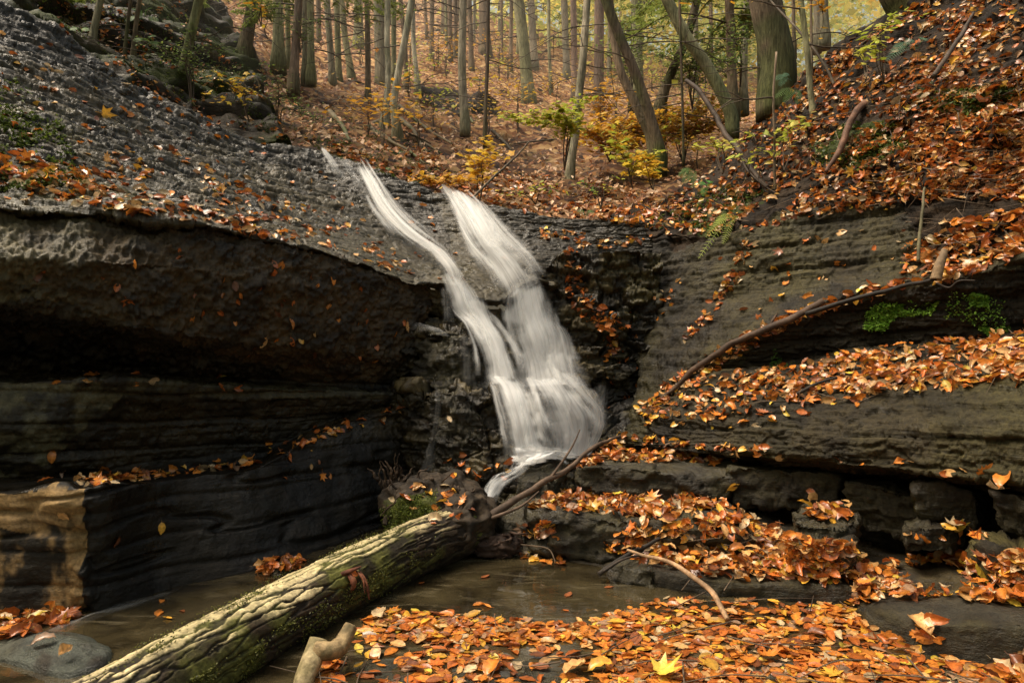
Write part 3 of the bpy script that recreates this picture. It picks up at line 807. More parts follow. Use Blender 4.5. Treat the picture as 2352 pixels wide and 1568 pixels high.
strands([(1090,872,4.68),(1122,910,4.50),(1144,960,4.42),(1156,1010,4.38),(1164,1072,4.34)], [(1206,874,4.72),(1232,925,4.52),(1246,970,4.46),(1256,1010,4.44),(1272,1058,4.42)], 9, 0.65, 5)
strands([(1194,880,4.72),(1225,930,4.52),(1238,980,4.47),(1248,1052,4.42)], [(1325,876,5.0),(1362,935,4.94),(1368,970,4.9),(1350,1044,4.78)], 11, 0.5, 6)
strands([(1165,1050,4.36),(1158,1080,4.3),(1135,1108,4.22),(1106,1122,4.15),(1092,1160,4.08),(1094,1200,4.02)], [(1260,1058,4.5),(1222,1086,4.36),(1192,1112,4.26),(1152,1136,4.16),(1136,1170,4.08),(1126,1206,4.02)], 10, 0.6, 7, vr=(0.0, 0.4, 0.6, 1.0))
# drips off the lip and little side trickles
for (x0, x1, y0, y1, d, k) in ((1010,1044,662,744,4.98,0.28),(1030,1046,780,850,4.86,0.16),(1050,1094,770,888,4.82,0.2),(1196,1230,800,890,4.86,0.25)):
    RIB.append(ribbon('w', [(x0,y0,d),(x0+2,(y0+y1)/2,d-.03),(x0+4,y1,d-.06)], [(x1,y0,d),(x1+2,(y0+y1)/2,d-.03),(x1+4,y1,d-.06)], [k, k, k * .6], nu=10, nv=30, lift=0.04))
RIB.append(ribbon('w', [(998,895,4.5),(1000,940,4.4),(990,1000,4.36),(960,1080,4.3)], [(1012,895,4.5),(1016,940,4.4),(1010,1000,4.36),(1000,1085,4.3)], [0.12, 0.16, 0.14, 0.16], nu=12, lift=0.06))
RIB.append(ribbon('w', [(735,350,6.65),(745,372,6.5),(770,420,6.2)], [(748,350,6.65),(768,372,6.5),(800,420,6.2)], [0.8, 0.5, 0.25], nu=12, lift=0.04))
RIB.append(ribbon('w', [(770,372,6.5),(800,420,6.2),(840,470,5.95)], [(800,376,6.5),(830,420,6.2),(868,470,5.95)], [0.25, 0.35, 0.2], nu=14, lift=0.05))
# basin foam, and the chute from the basin to the pool
RIB.append(ribbon('w', [(1172,1062,4.44),(1172,1072,4.40),(1174,1082,4.34),(1180,1094,4.30)], [(1352,1040,4.62),(1310,1058,4.56),(1262,1070,4.48),(1222,1090,4.36)], [0.98, 0.98, 0.9, 0.5], nu=30, nv=40, bulge=0.02, lift=0.06, edge=0.12))
RIB.append(ribbon('w', [(1170,1080,4.32),(1140,1108,4.22),(1108,1122,4.15),(1094,1160,4.08),(1096,1200,4.02)],
                  [(1216,1086,4.36),(1188,1112,4.26),(1150,1136,4.16),(1134,1170,4.08),(1124,1206,4.02)], [0.6, 0.35, 0.75, 0.95, 0.9], nu=20, lift=0.07))
RIB.append(ribbon('w', [(1120,1206,4.2),(1118,1218,4.12),(1120,1232,4.06)], [(1165,1210,4.2),(1170,1220,4.12),(1172,1232,4.06)], [0.9, 0.7, 0.2], nu=16, nv=20, bulge=0.0, lift=0.03))
# white seams where the stream slides past the wall
RIB.append(ribbon('w', [(420,1352,3.31),(300,1383,3.14),(190,1412,3.0),(100,1450,2.83)], [(430,1356,3.28),(320,1389,3.10),(210,1422,2.95),(130,1462,2.78)], [0.05, 0.22, 0.35, 0.2], nu=8, bulge=0.0, lift=0.012))
# join the sheets into one body of falling water
vs, fs, dn, uvs = [], [], [], []
off = 0
for me in RIB:
    n = len(me.vertices)
    v = np.zeros(n * 3, np.float32); me.vertices.foreach_get('co', v)
    f = np.zeros(len(me.loops), np.int32); me.loops.foreach_get('vertex_index', f)
    a = np.zeros(n, np.float32); me.attributes['dens'].data.foreach_get('value', a)
    u = np.zeros(len(me.loops) * 2, np.float32); me.uv_layers['flow'].data.foreach_get('uv', u)
    vs.append(v.reshape(-1, 3)); fs.append(f.reshape(-1, 4) + off); dn.append(a); uvs.append(u)
    off += n
    bpy.data.meshes.remove(me)
me = mesh_np('waterfall', np.concatenate(vs), np.concatenate(fs), M_FALLS, {'dens': (np.concatenate(dn), 'FLOAT')})
me.uv_layers.new(name='flow').data.foreach_set('uv', np.concatenate(uvs))
o = link('waterfall', me); o['kind'] = 'structure'

# ------------------------------------------------------------------ slabs and boulders: things
def cr_closed(pts, n):
    p = np.asarray(pts, float)
    k = len(p)
    p = np.concatenate([p, p[:1]])
    d = np.concatenate([[0], np.cumsum(np.linalg.norm(np.diff(p, axis=0), axis=1))])
    q = np.linspace(0, d[-1], n, endpoint=False)
    return np.stack([np.interp(q, d, p[:, i]) for i in range(3)], -1)

def slab(name, label, cat, top, h, seed, under=0.08, col=None, wet=0.6, rough=1.0, dome=0.0, round_=2, mat=None, bedamp=1.0, group=None):
    """rock with a drawn top outline (x, y, d points) and a drop of h"""
    T = PA([list(t) for t in top])
    n = 150
    ring = cr_closed(T, n)
    for _ in range(round_ * 3):
        ring = 0.25 * np.roll(ring, 1, 0) + 0.5 * ring + 0.25 * np.roll(ring, -1, 0)
    cen = ring.mean(0)
    rings = []
    for s in (0.02, 0.25, 0.5, 0.72, 0.88, 0.96):
        r = cen + (ring - cen) * s
        r[:, 2] += dome * (1 - s * s)
        rings.append(r)
    steps = max(5, int(h / 0.018))
    for i in range(steps + 1):
        u = i / steps
        r = ring.copy()
        k = 1 - under * u * u + 0.015 * math.sin(u * PI)
        if i == 0:
            k *= 0.99
        r = cen + (r - cen) * k
        r[:, 2] = ring[:, 2] - h * u - 0.004
        rings.append(r)
    rings.append(np.tile(cen - np.array([0, 0, h]), (n, 1)) * 0.98 + rings[-1] * 0.02)
    W = np.stack(rings)
    Wp = np.concatenate([W[:, -1:], W, W[:, :1]], 1)
    N = grid_normals(Wp)[:, 1:-1]
    if (N[len(rings) // 2] * (W[len(rings) // 2] - cen)).sum() < 0:
        N = -N
    size = np.linalg.norm(ring.max(0) - ring.min(0))
    a = rough * min(1.0, size / 0.6)
    q2 = fbm(W * 10 + seed, 4, seed + 1)
    q = fbm(W * 3.5 + seed, 4, seed)
    W = W + N * (a * (0.035 * q + 0.014 * q2 + bedamp * (0.012 * bed(W, 0.07, seed + 2, (0.02, 0.03), 2.0, 0.03) + 0.018 * plates(W, 0.13, seed + 3, 2.4, 0.3) + 0.007 * plates(W, 0.05, seed + 6, 2.2, 0.3))))[..., None]
    if col is None:
        col = np.array([0.040, 0.033, 0.016])
    c = lerp3(np.tile(col, W.shape[:2] + (1,)), DARK * 1.1, sstep(-0.15, 0.45, q2 + 0.4 * q))
    c = lerp3(c, OLIVE * 0.5, sstep(0.05, 0.5, fbm(W * 4 + seed, 3, seed + 7)) * 0.6)
    F = grid_faces(W.shape[0], n, wrap=True)
    V = W.reshape(-1, 3)
    # winding: outwards
    fc = V[F[len(F) // 2]]
    nn = np.cross(fc[1] - fc[0], fc[3] - fc[0])
    if np.dot(nn, fc.mean(0) - cen) < 0:
        F = F[:, ::-1]
    o = single(name, V, F, mat or M_ROCK, label, cat, group, {'col': (c.reshape(-1, 3), 'COLOR'), 'wet': (np.full(len(V), wet), 'FLOAT')})
    TERRAIN.append((V, F))
    return o

slab('rock_slab', 'dark layered rock block with a leafy top just right of the falls basin', 'rock',
     [(1318,1072,4.2),(1420,1072,4.1),(1500,1080,4.05),(1600,1092,4.0),(1690,1090,3.98),(1700,1058,4.25),(1500,1040,4.5),(1360,1045,4.55)], 0.19, 200, under=0.10, wet=0.7)
slab('rock_slab', 'blunt dark rock block under the smooth bulge, right of the leafy block by the falls', 'rock',
     [(1672,1072,4.0),(1760,1074,3.95),(1860,1084,3.86),(1930,1092,3.8),(1960,1075,4.2),(1800,1060,4.4),(1680,1060,4.35)], 0.22, 210, under=0.12, wet=0.6)
slab('boulder', 'wet rounded block in the dark recess, tilted down to the right below the overhang', 'boulder',
     [(1938,1102,3.72),(2010,1108,3.62),(2080,1130,3.55),(2118,1160,3.5),(2130,1120,3.9),(2010,1090,4.0)], 0.26, 220, under=0.25, wet=0.75, dome=0.03)
slab('boulder', 'smooth bluish wet boulder in the dark recess, second from the right edge', 'boulder',
     [(2096,1112,3.4),(2160,1106,3.35),(2240,1130,3.3),(2256,1160,3.3),(2270,1115,3.6),(2150,1098,3.75)], 0.22, 230, under=0.30, wet=1.0, col=GREY * 0.45, dome=0.02, bedamp=0.5)
slab('boulder', 'dark green block jutting in at the right edge below the overhang', 'boulder',
     [(2278,1128,3.1),(2352,1140,3.0),(2450,1150,2.95),(2480,1120,3.2),(2352,1110,3.35),(2290,1112,3.35)], 0.19, 240, under=0.25, wet=0.5)
slab('rock_slab', 'broad wet layered slab beside the pool with a thick leaf pile on top', 'rock',
     [(1208,1172,3.82),(1262,1178,3.74),(1320,1186,3.7),(1385,1194,3.64),(1477,1190,3.6),(1600,1204,3.52),(1700,1212,3.5),(1740,1195,3.65),(1660,1150,4.0),(1450,1142,4.1),(1290,1140,4.1),(1212,1155,4.0)], 0.22, 250, under=0.07, wet=0.85, bedamp=1.5)
slab('rock_slab', 'small dark step with a clump of orange leaves on its top, below the bulge', 'rock',
     [(1822,1196,3.4),(1880,1206,3.34),(1950,1208,3.32),(1975,1190,3.5),(1940,1150,3.7),(1850,1150,3.75),(1820,1170,3.6)], 0.13, 260, under=0.15, wet=0.8)
slab('boulder', 'dark wet block half hidden behind the middle leaf pile', 'boulder',
     [(1800,1252,3.2),(1870,1252,3.16),(1955,1252,3.15),(1965,1236,3.35),(1880,1225,3.5),(1805,1235,3.4)], 0.14, 270, under=0.12, wet=0.85, bedamp=0.5)
slab('rock_slab', 'low square-edged step right of the leafy step in the recess', 'rock',
     [(2072,1204,3.35),(2130,1212,3.28),(2194,1212,3.26),(2210,1195,3.45),(2120,1190,3.6),(2075,1192,3.5)], 0.13, 280, under=0.12, wet=0.7)
slab('rock_slab', 'mossy slanting slab at the right edge above the leaf bank', 'rock',
     [(2224,1246,3.0),(2280,1262,2.9),(2352,1290,2.78),(2450,1310,2.7),(2480,1270,2.9),(2352,1240,3.1),(2250,1225,3.2)], 0.14, 290, under=0.10, wet=0.35, col=OLIVE * 0.7)
slab('rock_slab', 'long low grey-green slab at the water\'s edge with a dark undercut front', 'rock',
     [(1496,1306,3.36),(1560,1318,3.28),(1646,1336,3.22),(1740,1342,3.18),(1864,1346,3.15),(1972,1350,3.12),(1990,1330,3.3),(1860,1290,3.5),(1650,1280,3.6),(1510,1285,3.55)], 0.10, 300, under=0.05, wet=0.7, col=GREY * 0.45, bedamp=0.6, rough=0.7)
slab('boulder', 'rounded wet rock at the corner of the pool where the thin dark sticks lie', 'boulder',
     [(1400,1296,3.5),(1440,1302,3.4),(1500,1312,3.32),(1540,1300,3.45),(1500,1278,3.65),(1420,1278,3.68)], 0.16, 310, under=-0.05, wet=0.85, dome=0.03)
slab('boulder', 'big smooth dark boulder at the lower right corner of the leaf-covered pool', 'boulder',
     [(1985,1400,2.82),(2060,1420,2.7),(2130,1440,2.62),(2230,1436,2.56),(2352,1432,2.5),(2450,1440,2.45),(2500,1400,2.7),(2352,1372,2.9),(2180,1370,2.95),(2040,1380,2.95)], 0.17, 320, under=-0.06, wet=0.6, dome=0.05, col=GREY * 0.42, bedamp=0.2, rough=0.8)
slab('boulder', 'wedge of dark wet rock between the little chute and the broad leafy slab', 'boulder',
     [(1125,1180,4.1),(1160,1200,3.98),(1205,1205,3.95),(1235,1180,4.0),(1225,1135,4.3),(1170,1130,4.32)], 0.22, 330, under=-0.25, wet=0.95, dome=0.05, bedamp=0.6)
slab('boulder', 'flat wet rock at the lip of the falls basin beside the chute', 'boulder',
     [(1184,1100,4.25),(1215,1110,4.2),(1262,1106,4.22),(1300,1085,4.35),(1290,1066,4.5),(1215,1072,4.45)], 0.2, 340, under=-0.2, wet=0.95, dome=0.02)
slab('boulder', 'small upright dark rock splashed by the left side of the falls basin', 'boulder',
     [(1156,1062,4.36),(1168,1066,4.34),(1174,1060,4.36),(1170,1044,4.4),(1160,1046,4.4)], 0.14, 350, under=-0.4, wet=0.95, dome=0.03)
slab('boulder', 'grey-green boulder in the stream at the lower left corner with a leaf stuck on it', 'boulder',
     [(-80,1500,2.62),(60,1520,2.5),(150,1545,2.42),(232,1520,2.5),(262,1490,2.62),(210,1462,2.78),(80,1452,2.85),(-60,1455,2.85)], 0.13, 360, under=-0.15, wet=1.0, dome=0.055, col=np.array([0.060, 0.066, 0.052]), bedamp=0.15, rough=0.6)
slab('boulder', 'low dark ledge of rock under the leaf heap at the left edge of the stream', 'boulder',
     [(-120,1468,2.8),(60,1458,2.84),(150,1440,2.92),(182,1424,3.0),(160,1405,3.08),(20,1405,3.08),(-120,1410,3.05)], 0.09, 370, under=-0.02, wet=0.9)
slab('boulder', 'small wet rock in the stream behind the log, capped with orange leaves', 'boulder',
     [(592,1318,3.52),(630,1318,3.5),(664,1312,3.53),(676,1302,3.6),(640,1292,3.68),(598,1300,3.62)], 0.08, 380, under=-0.12, wet=0.95, dome=0.03)
slab('boulder', 'tiny half-sunk stone in the stream close to the dark wall', 'boulder',
     [(358,1384,3.16),(390,1386,3.15),(412,1380,3.18),(395,1373,3.22),(366,1375,3.22)], 0.05, 390, under=-0.2, wet=0.95, dome=0.015)
slab('boulder', 'dark wet boulder ledge the left strand of the falls lands on', 'boulder',
     [(972,758,4.92),(1010,756,4.82),(1050,762,4.80),(1085,790,4.80),(1100,830,4.9),(1150,770,5.1),(1090,742,5.2),(1000,738,5.2),(976,744,5.1)], 0.43, 400, under=-0.42, wet=1.0, dome=0.04, rough=1.8)
slab('boulder', 'narrow wet spur of rock running down from the ledge, left of the lower falls', 'boulder',
     [(992,902,4.60),(1030,900,4.52),(1066,908,4.50),(1096,930,4.52),(1110,910,4.7),(1070,892,4.85),(1000,892,4.85)], 0.50, 420, under=-0.12, wet=1.0, dome=0.03, rough=1.6)
slab('boulder', 'dark block of rock sticking out at the left end of the ledge beside the falls', 'boulder',
     [(914,910,4.74),(940,906,4.66),(972,908,4.62),(986,900,4.8),(970,890,4.95),(920,892,4.95)], 0.10, 430, under=0.1, wet=1.0, rough=1.4)
slab('boulder', 'rounded wet boulder between the two strands of the falls', 'boulder',
     [(1120,776,4.95),(1180,790,4.92),(1206,800,5.0),(1196,760,5.2),(1140,745,5.2)], 0.40, 410, under=-0.12, wet=0.95, dome=0.03)
# ------------------------------------------------------------------ tubes
def smooth_path(pts, n):
    p = np.asarray(pts, float)
    seg = np.linalg.norm(np.diff(p, axis=0), axis=1)
    s = np.concatenate([[0], np.cumsum(seg)])
    m = np.zeros_like(p)
    sec = np.diff(p, axis=0) / np.maximum(np.diff(s), 1e-6)[:, None]
    m[0], m[-1] = sec[0], sec[-1]
    if len(p) > 2:
        m[1:-1] = (sec[:-1] + sec[1:]) / 2
    q = np.linspace(0, s[-1], n)
    k = np.clip(np.searchsorted(s, q, 'right') - 1, 0, len(s) - 2)
    h = np.diff(s)[k][:, None]
    u = (q - s[k])[:, None] / h
    return ((2 * u ** 3 - 3 * u ** 2 + 1) * p[k] + (u ** 3 - 2 * u ** 2 + u) * h * m[k]
            + (-2 * u ** 3 + 3 * u ** 2) * p[k + 1] + (u ** 3 - u ** 2) * h * m[k + 1])

def tube(path, rad, ns=8, wob=0.0, seed=0, freq=8.0, stretch=1.0, flare=None):
    """V, F, (angle, along) of a tapered tube with closed ends"""
    path = np.asarray(path, float)
    n = len(path)
    rad = np.interp(np.linspace(0, 1, n), np.linspace(0, 1, len(rad)), rad) if np.ndim(rad) else np.full(n, rad)
    T = np.gradient(path, axis=0)
    T /= np.linalg.norm(T, axis=1, keepdims=True) + 1e-9
    ref = np.array([0.0, 1.0, 0.0]) if abs(T[0, 1]) < 0.8 else np.array([1.0, 0, 0])
    A = np.zeros_like(path)
    a = np.cross(T[0], ref); a /= np.linalg.norm(a)
    for i in range(n):
        a = a - T[i] * a.dot(T[i]); a /= np.linalg.norm(a) + 1e-9
        A[i] = a
    B = np.cross(T, A)
    th = np.linspace(0, 2 * PI, ns, endpoint=False)
    D = A[:, None] * np.cos(th)[None, :, None] + B[:, None] * np.sin(th)[None, :, None]
    R = rad[:, None] * np.ones(ns)
    if wob:
        al = np.concatenate([[0], np.cumsum(np.linalg.norm(np.diff(path, axis=0), axis=1))])
        q = D * freq * 0.5
        q = q + (al[:, None, None] * freq / stretch) * np.array([0.3, 0.5, 1.0])
        R = R * (1 + wob * fbm(q, 3, seed))
    W = path[:, None] + D * R[..., None]
    V = np.concatenate([W.reshape(-1, 3), path[:1], path[-1:]])
    F = grid_faces(n, ns, wrap=True)
    c0, c1 = n * ns, n * ns + 1
    j = np.arange(ns); j2 = (j + 1) % ns
    cap0 = np.stack([j2, j, np.full(ns, c0), np.full(ns, c0)], -1)
    cap1 = np.stack([j + (n - 1) * ns, j2 + (n - 1) * ns, np.full(ns, c1), np.full(ns, c1)], -1)
    return V, F, (cap0[:, :3], cap1[:, :3])

def tube_tris(path, rad, ns=8, **k):
    V, F, (c0, c1) = tube(path, rad, ns, **k)
    T = np.concatenate([F[:, [0, 1, 2]], F[:, [0, 2, 3]], c0, c1])
    return V, T

def merge(parts):
    vs, fs, off = [], [], 0
    for V, F in parts:
        vs.append(V); fs.append(F + off); off += len(V)
    return np.concatenate(vs), np.concatenate(fs)

def colvar(V, base, amp=0.35, f=6.0, seed=0, second=None, s2=0.5):
    n = fbm(np.asarray(V) * f, 3, seed)
    c = np.asarray(base)[None] * (1 + amp * n[:, None] * 1.6)
    if second is not None:
        m = sstep(0.0, 0.3, fbm(np.asarray(V) * f * 0.6 + 7, 3, seed + 3)) * s2
        c = c * (1 - m[:, None]) + np.asarray(second)[None] * m[:, None]
    return np.clip(c, 0.002, 1)

# ------------------------------------------------------------------ the fallen log
ctrl = [(60,1760,1.85),(200,1678,2.0),(360,1580,2.24),(640,1422,2.78),(796,1336,3.15),(960,1256,3.6),(1066,1214,3.86)]
axis = smooth_path([P(*c) for c in ctrl], 560)
nA = 230
T = np.gradient(axis, axis=0); T /= np.linalg.norm(T, axis=1, keepdims=True)
upv = np.array([0, 0, 1.0])
A = np.cross(T, upv); A /= np.linalg.norm(A, axis=1, keepdims=True)
B = np.cross(A, T)
th = np.linspace(0, 2 * PI, nA, endpoint=False)
D = A[:, None] * np.cos(th)[None, :, None] + B[:, None] * np.sin(th)[None, :, None]
al = np.concatenate([[0], np.cumsum(np.linalg.norm(np.diff(axis, axis=0), axis=1))])
R0 = 0.137
q = D * R0 * 17.0 + al[:, None, None] * T.mean(0) * 2.3
wq = q + 0.45 * np.stack([fbm(q * 1.2, 2, 500 + i) for i in range(3)], -1)
arc = (th[None, :] - PI / 2) * R0 * np.ones((len(al), 1))
qa = np.stack([D[..., 0] * 0.5, D[..., 2] * 0.5, al[:, None] * 1.5 * np.ones(nA)], -1)
ph = arc / 0.036 + 1.6 * fbm(qa * np.array([1.6, 1.6, 1.0]), 3, 509) + 0.35 * fbm(qa * np.array([4, 4, 5.0]), 3, 508)
rid = np.abs(ph - np.floor(ph) - 0.5) * 2          # 1 in the furrow, 0 on the ridge
cq = np.stack([ph * 0.92, al[:, None] / 0.36 + 0.9 * fbm(qa * np.array([3, 3, 2.0]), 3, 506), np.full_like(ph, 0.5)], -1)
cq[..., 0] += 0.45 * fbm(qa * np.array([5, 5, 9.0]), 3, 505)
cval, gap = cells(cq, 51)
n2 = fbm(D * R0 * 34 + al[:, None, None] * T.mean(0) * 7.0 + 9, 3, 511)
plate = sstep(0.05, 0.20, gap + 0.10 * n2)
cross = 0.75 + 0.25 * (cval * 0.5 + 0.5)
fineL = fbm(D * 5 + al[:, None, None] * np.array([11, 13, 40.0]), 3, 512)
lump = fbm(D * 0.9 + al[:, None, None] * np.array([1.2, 1.2, 1.2]), 3, 513)
R = R0 * (1 + 0.05 * lump) + 0.0085 * plate * cross + 0.0035 * fineL + 0.002 * n2
LOGW = axis[:, None] + D * R[..., None]
upn = D[..., 2]
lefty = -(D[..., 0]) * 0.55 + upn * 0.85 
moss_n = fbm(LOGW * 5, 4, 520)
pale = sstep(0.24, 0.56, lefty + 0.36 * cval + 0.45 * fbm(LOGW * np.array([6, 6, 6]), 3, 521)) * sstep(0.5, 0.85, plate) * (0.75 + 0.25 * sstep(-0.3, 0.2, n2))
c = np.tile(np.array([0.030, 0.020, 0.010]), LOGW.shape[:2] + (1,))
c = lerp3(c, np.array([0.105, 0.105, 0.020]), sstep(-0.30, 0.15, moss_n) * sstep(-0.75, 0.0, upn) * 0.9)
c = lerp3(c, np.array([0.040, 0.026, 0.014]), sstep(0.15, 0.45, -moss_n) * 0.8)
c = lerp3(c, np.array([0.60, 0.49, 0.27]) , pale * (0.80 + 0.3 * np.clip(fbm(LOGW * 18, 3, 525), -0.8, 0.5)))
c = c * (0.9 + 0.55 * fineL[..., None] + 0.25 * n2[..., None])
c = lerp3(c, np.array([0.012, 0.008, 0.005]), (1 - sstep(0.1, 0.5, plate)) * 0.85 * (1 - 0.75 * sstep(-0.05, 0.25, moss_n)))
log = thing('fallen_log', 'long mossy fallen log with pale ridged bark lying across the stream below the falls', 'log', tuple(axis[330] - np.array([0, 0, R0])))
LOGF = grid_faces(len(axis), nA, wrap=True)
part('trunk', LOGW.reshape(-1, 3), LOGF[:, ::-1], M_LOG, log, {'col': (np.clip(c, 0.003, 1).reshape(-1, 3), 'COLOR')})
LOG_T = (LOGW.reshape(-1, 3), LOGF)

def blob(center, radii, seed, amp=0.25, f=5.0, nu=90, nv=60, tilt=0.0, rid=0.0):
    u = np.linspace(0, 2 * PI, nu, endpoint=False)[None, :]
    v = np.linspace(0.02, PI - 0.02, nv)[:, None]
    D = np.stack([np.cos(u) * np.sin(v), np.sin(u) * np.sin(v), np.cos(v) * np.ones_like(u)], -1)
    W = D * np.asarray(radii)
    n = fbm(W * f + seed, 4, seed)
    rg = 1 - np.abs(fbm(W * f * 1.3 + seed + 4, 3, seed + 9)) * 2
    W = W * (1 + amp * n + rid * rg)[..., None]
    if tilt:
        ca, sa = math.cos(tilt), math.sin(tilt)
        W = np.stack([W[..., 0] * ca - W[..., 2] * sa, W[..., 1], W[..., 0] * sa + W[..., 2] * ca], -1)
    W = W + np.asarray(center)
    F = grid_faces(nv, nu, wrap=True)[:, ::-1]
    return W.reshape(-1, 3), F

# the torn root end: dark, mossy, ragged
V1, F1 = blob(P(998, 1166, 4.0), (0.30, 0.21, 0.19), 530, 0.32, 6.5, tilt=-0.10, rid=0.13, nu=150, nv=90)
px, py = PIX(V1)
c = colvar(V1, (0.030, 0.021, 0.013), 0.6, 16, 531)
mz = inpoly(px + 10 * fbm(V1 * 9, 3, 532), py, [(880,1150),(1000,1125),(1010,1170),(960,1215),(880,1230)]) * sstep(-0.35, 0.2, fbm(V1 * 8, 3, 533))
c = c * (1 - mz[:, None]) + np.array([0.060, 0.070, 0.010]) * mz[:, None]
part('root_plate', V1, F1, M_LOG, log, {'col': (np.clip(c, 0.003, 1), 'COLOR')})
ROOT_T = (V1, F1)
V1, F1 = blob(P(1068, 1200, 3.84), (0.15, 0.15, 0.15), 540, 0.36, 9.0, rid=0.18)
part('root_stump', V1, F1, M_LOG, log, {'col': (colvar(V1, (0.035, 0.024, 0.014), 0.7, 18, 541), 'COLOR')})
ROOT2_T = (V1, F1)
rr = random.Random(5)
spl = [((925,1135,4.02),(906,1060,4.0),(900,1018,4.0),11),((940,1120,4.02),(930,1070,3.98),(936,1030,3.97),12),((915,1140,4.0),(893,1095,3.98),(884,1060,4.0),9),
       ((955,1130,4.0),(960,1090,3.98),(985,1078,3.97),8),((900,1160,4.0),(880,1130,3.97),(876,1096,3.97),9),((1070,1150,3.9),(1092,1132,3.86),(1104,1140,3.85),9),
       ((1080,1165,3.88),(1106,1160,3.83),(1114,1172,3.82),8),((1085,1200,3.84),(1112,1200,3.8),(1122,1212,3.78),9),((890,1180,4.0),(874,1170,3.96),(868,1185,3.95),8),
       ((1060,1145,3.92),(1075,1120,3.9),(1082,1112,3.9),7),((945,1140,3.98),(918,1104,3.94),(912,1085,3.93),10),((1040,1240,3.74),(1052,1262,3.72),(1046,1290,3.72),7)]
for i in range(30):
    if i < 22:
        bx, by = rr.uniform(890, 975), rr.uniform(1095, 1150)
        tx, ty = bx + rr.gauss(-8, 26), by - rr.uniform(18, 85) * (1.0 if bx < 945 else 0.55)
    else:
        bx, by = rr.uniform(1055, 1095), rr.uniform(1130, 1210)
        tx, ty = bx + rr.uniform(8, 34), by - rr.uniform(-8, 26)
    w = rr.uniform(3.0, 9.0)
    pth = smooth_path([P(bx, by + 14, 4.0), P((bx + tx) / 2 + rr.gauss(0, 7), (by + ty) / 2, 3.97), P(tx, ty, 3.95)], 26)
    pth = pth + 0.016 * np.stack([fbm(pth * 32 + i, 3, 550 + k) for k in range(3)], -1)
    V, F = tube_tris(pth, np.array([1.9, 1.3, 0.9, 0.15]) * w * 4.0 / FPX / 2, 14, wob=0.9, seed=560 + i, freq=12, stretch=3.5)
    part('splinter', V, F, M_LOG, log, {'col': (colvar(V, (0.040, 0.026, 0.017), 0.8, 30, 570 + i, (0.14, 0.095, 0.062), 0.45), 'COLOR')})
for i in range(11):
    p0 = P(rr.uniform(895, 1095), rr.uniform(1110, 1200), 3.95)
    dv = Vector((rr.uniform(-1, 1), rr.uniform(-0.9, -0.2), rr.uniform(-0.5, 0.9)))
    K_ = [p0, p0 + dv * 0.06]
    for k in range(2):
        dv = dv + Vector((rr.uniform(-.8, .8), rr.uniform(-.2, .4), rr.uniform(-.9, .2)))
        K_.append(K_[-1] + dv * rr.uniform(0.03, 0.06))
    V, F = tube_tris(smooth_path(K_, 24), np.array([1.3, 1, 0.8, 0.5]) * rr.uniform(0.014, 0.028), 12, wob=0.5, seed=640 + i, freq=10, stretch=2)
    part('broken_root', V, F, M_LOG, log, {'col': (colvar(V, (0.042, 0.028, 0.017), 0.7, 24, 650 + i, (0.12, 0.08, 0.05), 0.3), 'COLOR')})
for i in range(34):
    aa = rr.uniform(0, 2 * PI); 
    p0 = P(rr.uniform(900, 1105), rr.uniform(1105, 1230), 3.84 + rr.random() * 0.12)
    K_ = [p0]
    dv = Vector((rr.uniform(-1, 1), rr.uniform(-0.8, 0.1), rr.uniform(-0.9, 0.9)))
    for k in range(3):
        K_.append(K_[-1] + dv * rr.uniform(0.02, 0.05)); dv = dv + Vector((rr.uniform(-.7, .7), rr.uniform(-.5, .5), rr.uniform(-.9, .4)))
    V, F = tube_tris(smooth_path(K_, 14), np.array([1, 0.7, 0.25]) * rr.uniform(0.004, 0.012), 6, wob=0.35, seed=i)
    part('broken_root', V, F, M_LOG, log, {'col': (colvar(V, (0.04, 0.026, 0.016), 0.6, 30, i, (0.10, 0.065, 0.04), 0.3), 'COLOR')})
# the red torn wood on the side of the trunk
for (a, b, cc, w) in (((800,1318,2.985),(812,1338,2.96),(806,1358,2.97),9),((826,1312,3.0),(842,1340,2.97),(848,1376,2.96),5),((818,1310,3.0),(834,1330,2.97),(838,1362,2.95),4),((772,1322,2.98),(800,1312,2.98),(830,1300,3.0),6)):
    pth = smooth_path([P(*a), P(*b), P(*cc)], 16)
    V, F = tube_tris(pth, np.array([0.7, 1.2, 1.0, 0.3]) * w * 3 / FPX / 1.5, 10, wob=0.6, seed=580 + w, freq=9, stretch=2)
    part('torn_wood', V, F, M_LOG, log, {'col': (colvar(V, (0.12, 0.038, 0.018), 0.6, 30, 590, (0.38, 0.15, 0.06), 0.5 if w == 9 else 0.1), 'COLOR')})

# pale forked branch in front of the log
br = thing('broken_branch', 'short pale forked branch with flaking bark sticking up beside the log in front', 'branch', tuple(P(705, 1600, 2.36)))
pth = smooth_path([P(684, 1660, 2.3), P(700, 1560, 2.38), P(722, 1500, 2.44), P(732, 1468, 2.47)], 40)
V, F = tube_tris(pth, np.array([26, 24, 23, 25, 22]) * 2.4 / FPX, 20, wob=0.16, seed=600, freq=6, stretch=3)
part('stem', V, F, M_LOG, br, {'col': (colvar(V, (0.33, 0.26, 0.14), 0.45, 30, 601, (0.10, 0.085, 0.03), 0.6), 'COLOR')})
pth = smooth_path([P(724, 1490, 2.44), P(752, 1494, 2.44), P(778, 1486, 2.47), P(794, 1462, 2.5), P(806, 1438, 2.53)], 40)
V, F = tube_tris(pth, np.array([20, 20, 21, 19, 17]) * 2.45 / FPX, 18, wob=0.22, seed=603, freq=6, stretch=2)
part('side_branch', V, F, M_LOG, br, {'col': (colvar(V, (0.24, 0.17, 0.085), 0.5, 30, 604, (0.06, 0.05, 0.02), 0.7), 'COLOR')})

